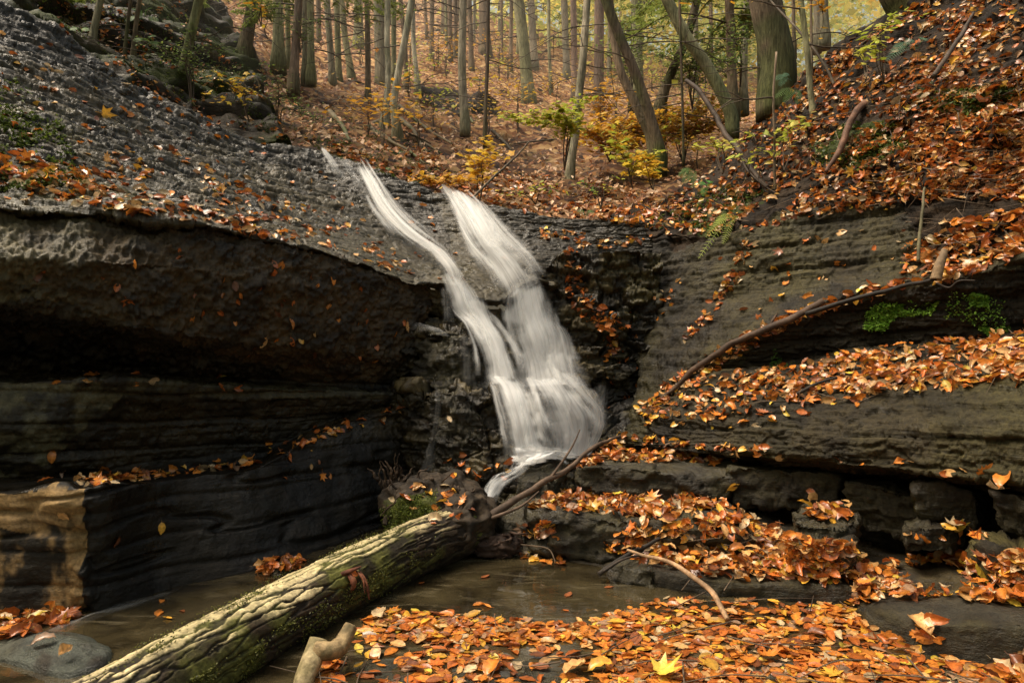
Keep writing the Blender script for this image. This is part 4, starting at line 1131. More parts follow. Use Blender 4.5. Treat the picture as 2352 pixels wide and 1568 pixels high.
# ------------------------------------------------------------------ ray casting onto what is built
tv, tf, off = [], [], 0
for V, F in TERRAIN + [LOG_T, ROOT_T, ROOT2_T]:
    tv.append(np.asarray(V)); tf.append(np.asarray(F) + off); off += len(V)
tv = np.concatenate(tv); tf = np.concatenate(tf)
WATER_ID = len(tf)
tf = np.concatenate([tf, WATER_F + len(tv)]); tv = np.concatenate([tv, WATER_V])
BVH = BVHTree.FromPolygons(tv.tolist(), tf.tolist(), all_triangles=False)
EYE = Vector((0, 0, CAMZ))
def cast(x, y):
    d = Vector(((x - CX) / FPX, 1.0, -(y - CY) / FPX)).normalized()
    h, n, i, dist = BVH.ray_cast(EYE, d)
    if h is None:
        return None
    if n.dot(d) > 0:
        n = -n
    return h, n, i >= WATER_ID

def on(x, y, lift=0.0, dflt=6.0):
    r = cast(x, y)
    if r is None:
        return P(x, y, dflt)
    return r[0] + r[1] * lift

# ------------------------------------------------------------------ sticks and fallen branches
def stick(name, label, cat, pts, w, col, seed, lift=0.0, side=(), taper=(1, 0.95, 0.85, 0.6), wob=0.15):
    """pts: (x, y) lie on the ground, (x, y, d) hang in the air"""
    if pts and len(pts[0]) == 2:
        K = [on(p[0], p[1], lift) for p in pts]
        # a stiff stick: distances blend evenly from one end to the other
        d0, d1 = K[0].y, K[-1].y
        dd = [k.y for k in K]
        K = [P(p[0], p[1], min(dd[i], d0 + (d1 - d0) * i / (len(pts) - 1)) - lift) for i, p in enumerate(pts)]
    else:
        K = [P(*p) for p in pts]
    dm = sum(k.y for k in K) / len(K)
    n = max(14, len(K) * 9)
    pth = smooth_path(K, n)
    pth = pth + 0.25 * w * dm / FPX * np.stack([fbm(pth * 9 + k * 7, 3, seed + k) for k in range(3)], -1)
    rad = np.array(taper) * w * dm / FPX / 2
    V, F = tube_tris(pth, rad, 10, wob=wob, seed=seed, freq=6, stretch=2.5)
    ca = {'col': (colvar(V, col, 0.5, 14, seed, np.array(col) * 0.45, 0.7), 'COLOR')}
    if not side:
        return single(name, V, F, M_TWIG, label, cat, None, ca)
    t = thing(name, label, cat, tuple(K[0]))
    part('stem', V, F, M_TWIG, t, ca)
    for s in side:
        sp = smooth_path([P(*p) if len(p) == 3 else P(p[0], p[1], on(p[0], p[1]).y - lift) for p in s[0]], 16)
        V, F = tube_tris(sp, np.array([1, 0.8, 0.4]) * s[1] * dm / FPX / 2, 7, wob=0.2, seed=seed + 5, freq=8)
        part('side_twig', V, F, M_TWIG, t, {'col': (colvar(V, col, 0.5, 14, seed + 2), 'COLOR')})
    return t

stick('fallen_branch', 'long grey-brown branch lying down the leafy ledges of the right rock bank', 'branch',
      [(1517,916),(1556,886),(1587,853),(1626,826),(1665,799),(1720,772),(1763,756),(1822,730),(1892,691)], 15, (0.075, 0.045, 0.028), 700, 0.03, taper=(0.5, 0.9, 1, 1, 1.05, 0.9),
      side=(([(1590,850),(1560,890),(1535,905),(1512,918)], 9), ([(1765,752),(1775,735),(1785,720)], 6)))
stick('fallen_branch', 'bare forked branch leaning from the log\'s root end onto rocks right of the falls', 'branch',
      [(1118,1186,3.80),(1136,1178,3.82),(1185,1147,3.86),(1240,1112,3.92),(1283,1090,4.0),(1320,1064,4.08),(1350,1036,4.15),(1424,1000,4.4)], 13, (0.085, 0.055, 0.036), 710, 0, taper=(1.7, 1.1, 1, 0.85, 0.7, 0.4),
      side=(([(1262,1100,3.96),(1290,1062,4.0),(1318,1018,4.05),(1332,986,4.08)], 7), ([(1128,1190,3.78),(1165,1176,3.8),(1200,1160,3.84),(1238,1128,3.88)], 8), ([(1330,1052,4.1),(1370,1044,4.2),(1400,1046,4.25)], 3)))
stick('stick', 'smooth pale curved stick reaching from the leafy slab down into the leaf-covered pool', 'stick',
      [(1440,1262,3.42),(1480,1275,3.36),(1515,1283,3.30),(1552,1297,3.24),(1601,1332,3.12),(1639,1362,3.02),(1656,1392,2.95),(1671,1424,2.88)], 11, (0.30, 0.185, 0.10), 720, 0, taper=(0.6, 0.8, 1, 1.1, 1.1, 1))
stick('stick', 'dark straight stick pointing down to the pool from the wet corner rock', 'stick',
      [(1376,1318,3.40),(1428,1282,3.44),(1490,1250,3.5),(1555,1212,3.56)], 11, (0.030, 0.022, 0.016), 730, 0)
stick('stick', 'thin dark twig crossing under the pale curved stick beside the pool', 'stick',
      [(1385,1312,3.38),(1432,1284,3.40),(1470,1276,3.42),(1530,1290,3.36)], 6, (0.04, 0.028, 0.02), 740, 0)
stick('stick', 'thin stick along the water\'s edge below the broad leafy slab', 'stick',
      [(1196,1250,3.80),(1230,1254,3.76),(1262,1262,3.70),(1276,1290,3.64)], 4, (0.09, 0.06, 0.035), 745, 0)
stick('fallen_branch', 'dark curved dead limb arching down the right bank in front of the mossy leaning trunk', 'branch',
      [(1575,185,6.6),(1604,207,6.4),(1640,262,6.2),(1668,310,6.0),(1702,352,5.8),(1745,415,5.5),(1762,430,5.4)], 13, (0.055, 0.036, 0.024), 750, 0, taper=(0.8, 0.9, 1, 1, 0.8),
      side=(([(1700,350,5.8),(1716,390,5.6),(1760,430,5.4),(1830,470,5.2)], 5),))
stick('stick', 'reddish-brown broken stake of wood leaning on the right bank', 'stick',
      [(1898,396,4.9),(1925,350,4.95),(1948,290,5.05),(1968,255,5.2),(1985,238,5.4)], 15, (0.15, 0.075, 0.045), 760, 0, taper=(0.5, 1, 1, 1.1, 1.2))
stick('fallen_branch', 'long thin pale branch leaning down the right bank beside the lichen sapling', 'branch',
      [(1928,222,5.9),(1902,165,6.0),(1866,110,6.1),(1815,50,6.3),(1770,0,6.5),(1745,-60,6.6)], 6, (0.13, 0.10, 0.07), 770, 0)
stick('stick', 'grey broken branch resting on the upper right bank under the ferns', 'stick',
      [(2144,176,4.55),(2175,130,4.65),(2208,80,4.75),(2236,30,4.9)], 11, (0.075, 0.052, 0.036), 780, 0)
stick('stick', 'short piece of split pale wood standing in the leaves on the right rock ledge', 'stick',
      [(2150,640,3.85),(2160,605,3.86),(2172,575,3.88)], 22, (0.22, 0.145, 0.08), 790, 0, taper=(1.1, 1, 0.7))
stick('stick', 'dead grey-green twig hanging down the leafy right bank above the split wood', 'stick',
      [(2108,600,3.95),(2112,540,3.98),(2118,480,4.02),(2124,430,4.1)], 8, (0.11, 0.095, 0.05), 800, 0)
stick('stick', 'black rotten stick under the leaves at the right end of the long branch', 'stick',
      [(1850,722,4.3),(1950,690,4.2),(2060,662,4.05),(2150,640,3.85)], 12, (0.02, 0.015, 0.011), 810, 0)
stick('stick', 'thin dark curved twig poking out over the green moss patch', 'stick',
      [(2150,650,3.82),(2180,660,3.78),(2200,646,3.74),(2240,644,3.68)], 5, (0.035, 0.025, 0.018), 820, 0)
stick('stick', 'dark stick half buried in the long leaf pile on the right ledge', 'stick',
      [(1830,905,3.98),(1880,880,3.98),(1940,862,3.96)], 8, (0.025, 0.018, 0.013), 825, 0)
stick('fallen_branch', 'thin arching branch across the top of the falls in front of the hillside', 'branch',
      [(1085,455,6.4),(1130,410,6.6),(1180,365,6.8),(1215,325,7.0)], 6, (0.11, 0.08, 0.05), 830, 0)
# small tangle of roots and dead leaves at the log's end
tg = thing('root_tangle', 'tangle of wet roots and dead brown leaves washed against the root end of the log', 'debris', tuple(P(1150, 1270, 3.8)))
for i in range(22):
    x0 = 1095 + rr.random() * 90; y0 = 1228 + rr.random() * 36
    pts = [P(x0, y0, 3.78 + rr.random() * .06)]
    for k in range(3):
        x0 += rr.uniform(-26, 26); y0 += rr.uniform(-12, 14)
        pts.append(P(x0, min(y0, 1290), 3.74 + rr.random() * .1))
    V, F = tube_tris(smooth_path(pts, 14), np.array([1, 0.8, 0.4]) * rr.uniform(0.004, 0.011), 6, wob=0.3, seed=i)
    part('root', V, F, M_TWIG, tg, {'col': (colvar(V, (0.045, 0.025, 0.016), 0.5, 20, i), 'COLOR')})
V1, F1 = blob(P(1140, 1252, 3.82), (0.14, 0.08, 0.055), 545, 0.5, 12.0, rid=0.3, nu=80, nv=50)
part('clump', V1, F1, M_LOG, tg, {'col': (colvar(V1, (0.035, 0.02, 0.013), 0.8, 25, 546), 'COLOR')})
# ------------------------------------------------------------------ trees
BK = {'grey': ((0.351, 0.305, 0.227), (0.221, 0.208, 0.137)), 'brown': ((0.247, 0.182, 0.127), (0.163, 0.130, 0.088)),
      'pale': ((0.468, 0.429, 0.325), (0.260, 0.260, 0.163)), 'green': ((0.312, 0.293, 0.176), (0.208, 0.215, 0.111)),
      'dark': ((0.124, 0.091, 0.065), (0.085, 0.091, 0.039)), 'red': ((0.247, 0.169, 0.130), (0.156, 0.117, 0.091))}

def needle_spray(pts_rad, n, L, seed, droop=0.15, cols=((0.15,0.22,0.05),(0.30,0.34,0.08))):
    """hemlock spray: small flat needle-leaf triangles along a branch path"""
    r = np.random.default_rng(seed)
    P0 = smooth_path(pts_rad, 40)
    k = r.integers(6, 40, n)
    base = P0[k] + r.normal(0, 0.02, (n, 3)) * np.array([1, 1, 0.5])
    T = np.gradient(P0, axis=0)[k]
    T /= np.linalg.norm(T, axis=1, keepdims=True) + 1e-9
    side = np.cross(T, [0, 0, 1.0]); side /= np.linalg.norm(side, axis=1, keepdims=True) + 1e-9
    sgn = r.choice([-1, 1], n)[:, None]
    out = side * sgn * r.uniform(0.5, 1, (n, 1)) + T * r.uniform(0.2, 0.9, (n, 1)) + np.array([0, 0, -droop]) * r.uniform(0, 2, (n, 1)) + r.normal(0, 0.15, (n, 3))
    out /= np.linalg.norm(out, axis=1, keepdims=True)
    ln = L * r.uniform(0.4, 1.0, (n, 1))
    w = np.cross(out, [0, 0, 1.0]); w /= np.linalg.norm(w, axis=1, keepdims=True) + 1e-9
    w = w * ln * 0.16
    # each spray is a feathered strip: three small blades
    V = np.stack([base, base + out * ln * 0.45 + w * 1.3, base + out * ln, base + out * ln * 0.5 - w * 1.3], 1).reshape(-1, 3)
    F = np.arange(n * 4).reshape(-1, 4)
    mixr = r.random((n, 1))
    c = np.asarray(cols[0]) * (1 - mixr) + np.asarray(cols[1]) * mixr
    c = c * r.uniform(0.6, 1.4, (n, 1))
    return V, F, np.repeat(c, 4, 0)

TREES = []
def tree(label, pts, w, bark='grey', name='tree', d=None, group='tree trunks on the wooded hillside', twigs=3, flare=1.5, top=-340, hem=0, moss=0.0, roots=(), bend=0.0, taper=0.82):
    seed = 900 + len(TREES) * 7
    r = random.Random(seed)
    bx, by = pts[0]
    if d is None:
        h = cast(bx, by)
        d = h[0].y if h and not h[2] else 9.0
    d += 0.02
    base = P(bx, by, d)
    K = [P(bx + (bx - pts[1][0]) * 0.02, by + 0.25 / d * FPX, d)]
    K += [P(x, y, d) for x, y in pts]
    (x1, y1), (x2, y2) = pts[-2], pts[-1]
    if y2 > top:
        K.append(P(x2 + (x2 - x1) * (y2 - top) / max(1, (y1 - y2)) * 0.8, top, d))
    n = int(np.clip(sum((b - a).length for a, b in zip(K[:-1], K[1:])) / (0.10 if d < 12 else 0.3), 20, 130))
    path = smooth_path(K, n)
    R = w * d / FPX / 2
    hgt = path[:, 2] - base.z
    rad = R * (1 - (1 - taper) * np.clip(hgt / max(hgt.max(), 0.1), 0, 1)) * (1 + (flare - 1) * np.exp(-np.clip(hgt, -0.3 * R, 50) / (R * 2.4)))
    ns = 28 if w > 40 else 14
    V, F = tube_tris(path, rad, ns, wob=0.10, seed=seed, freq=5.0 / max(R * 6, 0.6), stretch=6)
    a, b = BK[bark]
    c = colvar(V, a, 0.4, 2.5 if d > 12 else 5, seed, b, 0.8)
    if bark == 'pale':
        sp = sstep(0.1, 0.3, fbm(V * 9, 3, seed + 1))
        c = c * (1 - 0.6 * sp[:, None]) + np.array([0.42, 0.40, 0.32]) * 0.6 * sp[:, None]
    mz = np.exp(-np.clip(V[:, 2] - base.z, 0, 50) / (0.12 + R)) * 0.5 + moss * sstep(-0.2, 0.3, fbm(V * 3, 3, seed + 4))
    mz = np.clip(mz, 0, 1)[:, None]
    c = c * (1 - mz) + np.array([0.055, 0.068, 0.014]) * mz
    t = thing(name, label, 'tree', tuple(base), group)
    part('trunk', V, F, M_BARK, t, {'col': (np.clip(c, 0.003, 1), 'COLOR')})
    TREES.append(t)
    zs = [z for z in np.linspace(0.12, 0.95, 40)]
    for k in range(twigs):
        f = r.uniform(0.15, 0.75)
        p0 = path[int(f * n)]
        ang = r.uniform(-0.9, 0.9) + (0 if r.random() < 0.5 else PI)
        L = r.uniform(0.5, 1.3) * (0.5 + d / 14)
        dr = np.array([math.cos(ang), math.sin(ang) * 0.6, 0])
        pp = [p0, p0 + dr * L * 0.5 + np.array([0, 0, r.uniform(-0.1, 0.12) * L]), p0 + dr * L + np.array([0, 0, r.uniform(-0.35, 0.15) * L])]
        sp = smooth_path(pp, 18)
        sp = sp + 0.03 * L * np.stack([fbm(sp * 4 + j, 2, seed + 20 + j) for j in range(3)], -1)
        br = max(0.006, 1.1 * d / FPX)
        parts = [tube_tris(sp, np.array([1.3, 0.9, 0.4]) * br, 5)]
        for q in range(3):
            i0 = r.randint(6, 15)
            e = sp[i0] + np.array([r.uniform(-.3, .3), r.uniform(-.3, .3), r.uniform(-.25, .2)]) * L * 0.8 + dr * L * 0.2
            parts.append(tube_tris(smooth_path([sp[i0], (sp[i0] + e) / 2 + np.array([0, 0, 0.03 * L]), e], 8), np.array([0.8, 0.3]) * br, 4))
        V, F = merge(parts)
        part('branch', V, F, M_TWIG, t, {'col': (colvar(V, (0.085, 0.062, 0.042), 0.4, 3, seed + k), 'COLOR')})
    for k in range(hem):
        f = r.uniform(0.35, 0.9)
        p0 = path[int(f * n)]
        ang = r.uniform(0, 2 * PI)
        L = r.uniform(0.8, 1.9)
        dr = np.array([math.cos(ang), math.sin(ang), 0])
        pp = [p0, p0 + dr * L * 0.5 + np.array([0, 0, 0.05]), p0 + dr * L + np.array([0, 0, -0.35 * L * r.uniform(0.3, 1)])]
        tw = tube_tris(smooth_path(pp, 14), np.array([0.014, 0.009, 0.003]), 5)
        b = part('bough', tw[0], tw[1], M_TWIG, t, {'col': (colvar(tw[0], (0.07, 0.05, 0.035), 0.3, 3, k), 'COLOR')})
        main_ = smooth_path(pp, 30)
        NV, NF, NC, off_ = [], [], [], 0
        for q_ in range(9):
            i0 = 6 + q_ * 2 + (q_ % 2)
            sgn_ = 1 if q_ % 2 else -1
            sdir = np.array([-dr[1], dr[0], 0]) * sgn_
            Lq = L * (0.62 - 0.045 * q_) * r.uniform(0.8, 1.15)
            e_ = main_[i0] + sdir * Lq * 0.75 + dr * Lq * 0.6 + np.array([0, 0, -0.16 * Lq])
            V, F, c = needle_spray([main_[i0], (main_[i0] + e_) / 2 + np.array([0, 0, 0.02]), e_] if q_ else list(main_[[4, 16, 29]]), 110, 0.05 + 0.003 * d, seed + k * 11 + q_)
            NV.append(V); NF.append(F + off_); NC.append(c); off_ += len(V)
        V, F, c = np.concatenate(NV), np.concatenate(NF), np.concatenate(NC)
        me = mesh_np('foliage', V - np.array(t.location), F, M_GREEN, {'col': (c, 'COLOR')}, False)
        o = bpy.data.objects.new('foliage', me); COL.objects.link(o); o.parent = b
    for rt in roots:
        K2 = [on(x, y, 0.02) for x, y in rt[0]]
        dm = sum(k.y for k in K2) / len(K2)
        V, F = tube_tris(smooth_path(K2, 30), np.array([1.5, 1.1, 0.9, 0.5]) * rt[1] * dm / FPX / 2, 9, wob=0.2, seed=seed + 9, freq=5, stretch=2)
        part('root', V, F, M_TWIG, t, {'col': (colvar(V, (0.15, 0.12, 0.07), 0.5, 6, seed, (0.055, 0.07, 0.015), 0.9), 'COLOR')})
    return t

def z2(x, y): return (735 + x * 0.3516, y * 0.3516)
def z3(x, y): return (1470 + x * 0.3906, y * 0.3906)
def z1(x, y): return (x * 0.3516, y * 0.3516)
def Z(f, *p): return [f(*q) for q in p]

# hillside, left to right
tree('slender grey trunk, leftmost of the slim trunks left of the tree with the notice', Z(z2,(80,535),(45,0)), 15, 'grey')
tree('smooth pale green-grey trunk just right of the leftmost slim grey trunk', Z(z2,(122,525),(108,0)), 14, 'green')
tree('slim grey-green trunk leaning right at its foot, left of the tree with the yellow notice', Z(z2,(205,512),(165,250),(140,0)), 15, 'green')
T_POST = tree('broad greenish trunk bearing the yellow notice, high on the hillside', Z(z2,(252,318),(250,0)), 20, 'green', flare=1.7, twigs=0, hem=0)
tree('slim dark brown trunk between the tree with the notice and the one with the marker', Z(z2,(313,655),(312,300),(306,0)), 13, 'brown', twigs=4)
T_BLAZE = tree('thick straight furrowed grey trunk with the orange diamond marker', Z(z2,(402,556),(392,250),(386,0)), 27, 'grey', flare=1.25, twigs=1)
tree('lichen-spotted birch with mossy roots, left of the pair above the stream bank', Z(z2,(425,790),(446,480),(438,250),(442,0)), 14, 'pale', flare=1.9, d=10.6, moss=0.25,
     roots=((Z(z2,(420,790),(330,830),(430,900),(470,930)), 9), (Z(z2,(60,740),(120,800),(190,930)), 10), (Z(z2,(130,650),(300,830),(440,920),(600,1010),(680,1080)), 8)))
tree('leaning lichen-white birch with dark foot, right of the pair above the stream bank', Z(z2,(505,860),(482,690),(512,480),(555,260),(600,0)), 17, 'pale', flare=1.6, d=10.2, moss=0.2,
     roots=((Z(z2,(525,790),(620,880),(650,940),(700,1000)), 10), (Z(z2,(515,700),(620,790),(760,890),(870,950)), 7), (Z(z2,(560,830),(680,940),(790,1010)), 6)))
tree('grey-green trunk behind the leaning white birch', Z(z2,(482,540),(482,0)), 12, 'green')
tree('brown trunk close behind the leaning birch, right of the grey-green one', Z(z2,(562,600),(555,300),(525,0)), 11, 'brown')
tree('thin pale cream trunk right of the leaning birch', Z(z2,(637,570),(612,300),(606,0)), 11, 'pale', twigs=1)
tree('dark straight trunk alone in the open leafy slope left of centre', Z(z2,(727,402),(732,0)), 11, 'brown')
tree('stout brown trunk high on the slope, left one of three close together', Z(z2,(812,222),(812,0)), 14, 'brown', twigs=1)
tree('brown trunk in the middle of three close together high on the slope', Z(z2,(851,400),(848,0)), 11, 'brown')
tree('thin brown trunk, right one of three close together high on the slope', Z(z2,(887,380),(884,0)), 10, 'brown')
tree('tall grey trunk with a bent reddish foot over the mossy ledge', Z(z2,(948,795),(935,640),(928,420),(935,0)), 19, 'grey', flare=1.3, d=11.5,
     roots=((Z(z2,(945,760),(975,780),(1000,810)), 8),))
tree('narrow dark trunk right of the tall trunk with the bent foot', Z(z2,(990,460),(975,0)), 12, 'brown')
tree('small dark sapling tree forked at half height above the mossy ledge', Z(z2,(1078,860),(1085,620),(1095,380),(1098,150),(1100,0)), 9, 'dark', twigs=6, d=10.5, flare=1.2)
tree('thick dark trunk behind the forked sapling', Z(z2,(1078,352),(1070,0)), 24, 'brown', flare=1.5)
tree('very thin trunk far up the slope right of the thick dark trunk', Z(z2,(1190,420),(1185,0)), 6, 'brown')
tree('slender trunk on the slope left of the broad leaning trunk', Z(z2,(1246,470),(1250,0)), 9, 'brown')
tree('broad grey-green trunk leaning left with a wide flared foot, centre of the hillside', Z(z2,(1365,672),(1342,420),(1315,160),(1295,0)), 27, 'green', flare=1.5, twigs=4)
tree('grey trunk close behind the broad leaning trunk', Z(z2,(1400,450),(1378,0)), 17, 'grey')
tree('thin straight trunk right of the broad leaning trunk', Z(z2,(1510,620),(1496,300),(1494,0)), 8, 'green')
tree('mid-grey trunk left of the reddish pair', Z(z2,(1612,510),(1595,0)), 16, 'grey', hem=6)
tree('twisted trunk rising from the gully behind the yellow saplings', Z(z2,(1635,1120),(1672,850),(1690,640),(1718,380),(1745,0)), 19, 'grey', flare=1.3, d=9.6, twigs=5)
tree('straight reddish trunk just left of the twisted gully tree', Z(z2,(1665,640),(1660,300),(1655,0)), 15, 'red')
tree('straight reddish-brown trunk with a dark flared foot right of the gully tree', Z(z2,(1820,765),(1822,400),(1825,0)), 24, 'red', flare=1.4, twigs=3)
tree('big pale hazy trunk half hidden in hemlock green', Z(z2,(2070,640),(2068,300),(2068,0)), 28, 'green', d=13.5, hem=12)
tree('leaning dark trunk with peeling bark, front one of the leaning pair above the alcove', Z(z2,(2222,1010),(2160,780),(2060,480),(1960,250),(1865,0)), 25, 'dark', flare=1.25, d=7.8, moss=0.35, twigs=4)
tree('leaning brown trunk, rear one of the leaning pair above the alcove', Z(z2,(2165,930),(2095,760),(2020,600),(1965,470),(1920,250),(1880,-100)), 20, 'brown', flare=1.2, d=8.3, moss=0.2)
# right side, from the 3rd survey
tree('mossy smooth grey trunk leaning far left on the skyline of the right bank', Z(z3,(540,690),(470,530),(380,370),(270,215),(160,0)), 27, 'green', d=8.2, flare=1.2, moss=0.35, twigs=2)
tree('dark trunk leaning right, crossing behind the mossy leaning trunk', Z(z3,(120,620),(205,380),(270,240),(335,0)), 21, 'dark', d=10.5, twigs=3, hem=8)
tree('straight brown trunk right of the mossy leaning trunk', Z(z3,(545,600),(535,300),(525,0)), 22, 'brown', d=9.5, hem=6)
tree('thinner grey trunk left of the big hemlock trunk', Z(z3,(608,585),(612,300),(628,0)), 17, 'grey', d=10.5)
tree('big rough-barked hemlock trunk with a hollow flared foot on the right bank', Z(z3,(800,560),(815,420),(790,250),(735,0)), 74, 'dark', d=7.0, flare=1.18, twigs=2, name='hemlock_tree', moss=0.12)
tree('slender lichen-grey sapling trunk growing from the leafy right bank', Z(z3,(1032,820),(1005,560),(985,330),(965,150),(945,0)), 14, 'green', d=5.9, flare=1.15, twigs=3)
tree('massive trunk base at the top edge above the right bank', Z(z3,(1600,60),(1540,-20),(1480,-150)), 74, 'dark', d=6.1, flare=1.3, twigs=0, name='hemlock_tree')
tree('thin brown pole of a sapling on the right bank near the dead limb', Z(z3,(792,1130),(790,800),(785,560),(800,340)), 6, 'brown', d=5.5, twigs=3, flare=1.0, top=120)
tree('dark thin sapling in the gully left of the dead limb', Z(z3,(255,850),(248,560),(240,300),(235,100)), 6, 'dark', d=7.8, twigs=5, flare=1.0)
for i, (x, y, w, lab) in enumerate(((905,250,8,'first thin trunk on the bright skyline right of the big hemlock'),(1040,240,14,'pale straight trunk on the skyline between hemlock and bank'),(1085,200,18,'grey trunk on the skyline just above the bank edge'),(700,560,8,'thin dark trunk against the bright gap left of the big hemlock'),(420,420,9,'thin trunk behind the mossy leaning trunk'),(330,600,12,'straight shaded trunk deep behind the crossing trunk'))):
    tree(lab, Z(z3,(x,y),(x-4,0)), w, ('brown','grey','grey','dark','brown','grey')[i], d=(10,13,11,12,15,16)[i], twigs=1, hem=(5 if i in (3,4) else 0))
# left side, above the slope
tree('grey trunk at the top left in front of the mossy rock bank', Z(z1,(600,290),(630,120),(655,0)), 15, 'grey', d=8.3, twigs=3, hem=4)
tree('thin dark trunk, left one of the two beside the fern bank at top left', Z(z1,(815,370),(835,150),(855,0)), 8, 'dark', d=8.4, twigs=2)
tree('thin brown trunk, right one of the two beside the fern bank at top left', Z(z1,(872,360),(890,150),(912,0)), 10, 'brown', d=8.5, twigs=3)
tree('trunk covered with small clinging yellow leaves leaning right behind the slope crest', Z(z1,(1170,560),(1225,330),(1265,150),(1300,0)), 21, 'green', d=8.5, twigs=5, moss=0.5, hem=5)
tree('very dark leaning trunk at the left end of the open slope', Z(z1,(1600,330),(1625,180),(1655,0)), 26, 'dark', d=11.5, twigs=2, hem=6)
tree('thick pale green trunk right of the very dark leaning trunk', Z(z1,(1820,390),(1818,150),(1815,0)), 24, 'green', d=12, twigs=4, hem=6)
tree('slim green-grey trunk between the thick pale one and the reddish one at left', Z(z1,(1882,400),(1880,0)), 12, 'green', d=13)
tree('dark reddish trunk in the row at the left end of the open slope', Z(z1,(1918,520),(1935,250),(1952,0)), 19, 'red', d=11, twigs=4, hem=6)
tree('grey trunk, left one of two touching trunks in the left row', Z(z1,(1993,470),(1990,0)), 13, 'grey', d=12, twigs=2)
tree('paler trunk, right one of two touching trunks in the left row', Z(z1,(2032,470),(2028,0)), 16, 'green', d=11.8, twigs=2)
tree('distant brown trunk behind the left row of trunks', Z(z1,(2083,280),(2080,0)), 11, 'brown')
# many slim far trunks on the ridge
far = random.Random(77)
for i in range(26):
    x = far.choice([far.uniform(1130, 1560), far.uniform(1130, 1960), far.uniform(760, 1100)])
    y = np.interp(x, [760, 1000, 1200, 1400, 1600, 1950], [20, 40, 75, 120, 165, 175]) + far.uniform(-4, 60)
    tree('far slim trunk among many against the bright ridge', [(x, y), (x + far.uniform(-5, 5), 0)] if y > 8 else [(x, y), (x, y - 60)], far.uniform(4, 9), far.choice(['brown', 'grey', 'green']), twigs=1, group='far slim trunks along the ridge', flare=1.2)

# notices on the trees
def flat_mat(name, col, rough=0.5):
    t = NT(name)
    n = t.noise(geo_pos(t), 30, 3)
    c = t.mix(t.rng(n, 0.3, 0.7, 0, 1), tuple(x * 0.85 for x in col), col)
    return t.done(t.bsdf(c, rough))
M_YEL = flat_mat('yellow_sheet', (0.75, 0.66, 0.08))
M_ORG = flat_mat('orange_sheet', (0.85, 0.33, 0.02))
M_INK = flat_mat('dark_ink', (0.05, 0.045, 0.015))
def plate(name, label, cat, t, x, y, w, h, mat, diamond=False, bend=0.0):
    tr = [o for o in t.children if o.name.startswith('trunk')][0]
    d = t.location.y
    V0 = np.zeros(len(tr.data.vertices) * 3, np.float32); tr.data.vertices.foreach_get('co', V0)
    V0 = V0.reshape(-1, 3) + np.array(t.location)
    z = P(x, y, d).z
    near = V0[np.abs(V0[:, 2] - z) < 0.35]
    yf = near[:, 1].min() - 0.012
    c = P(x, y, yf)
    W, H = w * yf / FPX / 2, h * yf / FPX / 2
    if diamond:
        V = np.array([(0, 0, -H), (W, 0, 0), (0, 0, H), (-W, 0, 0)], float)
        V = np.concatenate([V, V + np.array([0, 0.004, 0])])
        F = np.array([(0, 1, 2, 3), (7, 6, 5, 4), (0, 4, 5, 1), (1, 5, 6, 2), (2, 6, 7, 3), (3, 7, 4, 0)])
    else:
        nx = 8
        u = np.linspace(-1, 1, nx)
        V = np.concatenate([np.stack([u * W, bend * u * u, np.full(nx, zz)], -1) for zz in (-H, -H * 0.3, H * 0.3, H)])
        F = grid_faces(4, nx)
    return V, F, c
V, F, c = plate('tree_marker', '', '', T_BLAZE, *z2(371, 326), 10.5, 13, M_ORG, True)
o = bpy.data.objects.new('trail_marker', mesh_np('trail_marker', V, F, M_ORG, None, False)); COL.objects.link(o); o.location = c
o['label'] = 'small orange diamond trail marker nailed to the furrowed grey trunk'; o['category'] = 'trail marker'
V, F, c = plate('n', '', '', T_POST, *z2(249, 126), 12.5, 13.5, M_YEL, False, 0.02)
sg = thing('notice_sign', 'small yellow posted notice on the broad greenish trunk up the slope', 'sign', tuple(c))
o = bpy.data.objects.new('sheet', mesh_np('sheet', V, F, M_YEL)); COL.objects.link(o); o.parent = sg
cu = bpy.data.curves.new('lettering', 'FONT'); cu.body = 'POSTED'; cu.align_x = 'CENTER'; cu.align_y = 'CENTER'
cu.size = 0.05; cu.extrude = 0.001
tx = bpy.data.objects.new('lettering', cu); COL.objects.link(tx)
bpy.context.view_layer.update()
dg = bpy.context.evaluated_depsgraph_get()
tme = bpy.data.meshes.new_from_object(tx.evaluated_get(dg))
bpy.data.objects.remove(tx)
wv = np.zeros(len(tme.vertices) * 3, np.float32); tme.vertices.foreach_get('co', wv); wv = wv.reshape(-1, 3)
Wd = (V[:, 0].max() - V[:, 0].min())
sc = Wd * 0.86 / (wv[:, 0].max() - wv[:, 0].min())
wv2 = np.stack([wv[:, 0] * sc, -wv[:, 2] * sc - 0.006, wv[:, 1] * sc * 1.5 + (V[:, 2].max()) * 0.42], -1)
tme.vertices.foreach_set('co', wv2.astype(np.float32).ravel()); tme.materials.clear(); tme.materials.append(M_INK)
o = bpy.data.objects.new('lettering', tme); COL.objects.link(o); o.parent = sg
# second yellow sheet far right
cc = P(*z3(205, 487), 10.1)
V = np.array([(-.045, 0, -.042), (.045, -.004, -.045), (.043, 0, .04), (-.045, 0, .044)]); V = np.concatenate([V, V + np.array([0, 0.003, 0])])
F = np.array([(0, 1, 2, 3), (7, 6, 5, 4), (0, 4, 5, 1), (1, 5, 6, 2), (2, 6, 7, 3), (3, 7, 4, 0)])
o = bpy.data.objects.new('notice_sign', mesh_np('notice_sign', V, F, M_YEL, None, False)); COL.objects.link(o); o.location = cc
o['label'] = 'tiny blank yellow tag on the dark crossing trunk at the right of the hill'; o['category'] = 'sign'
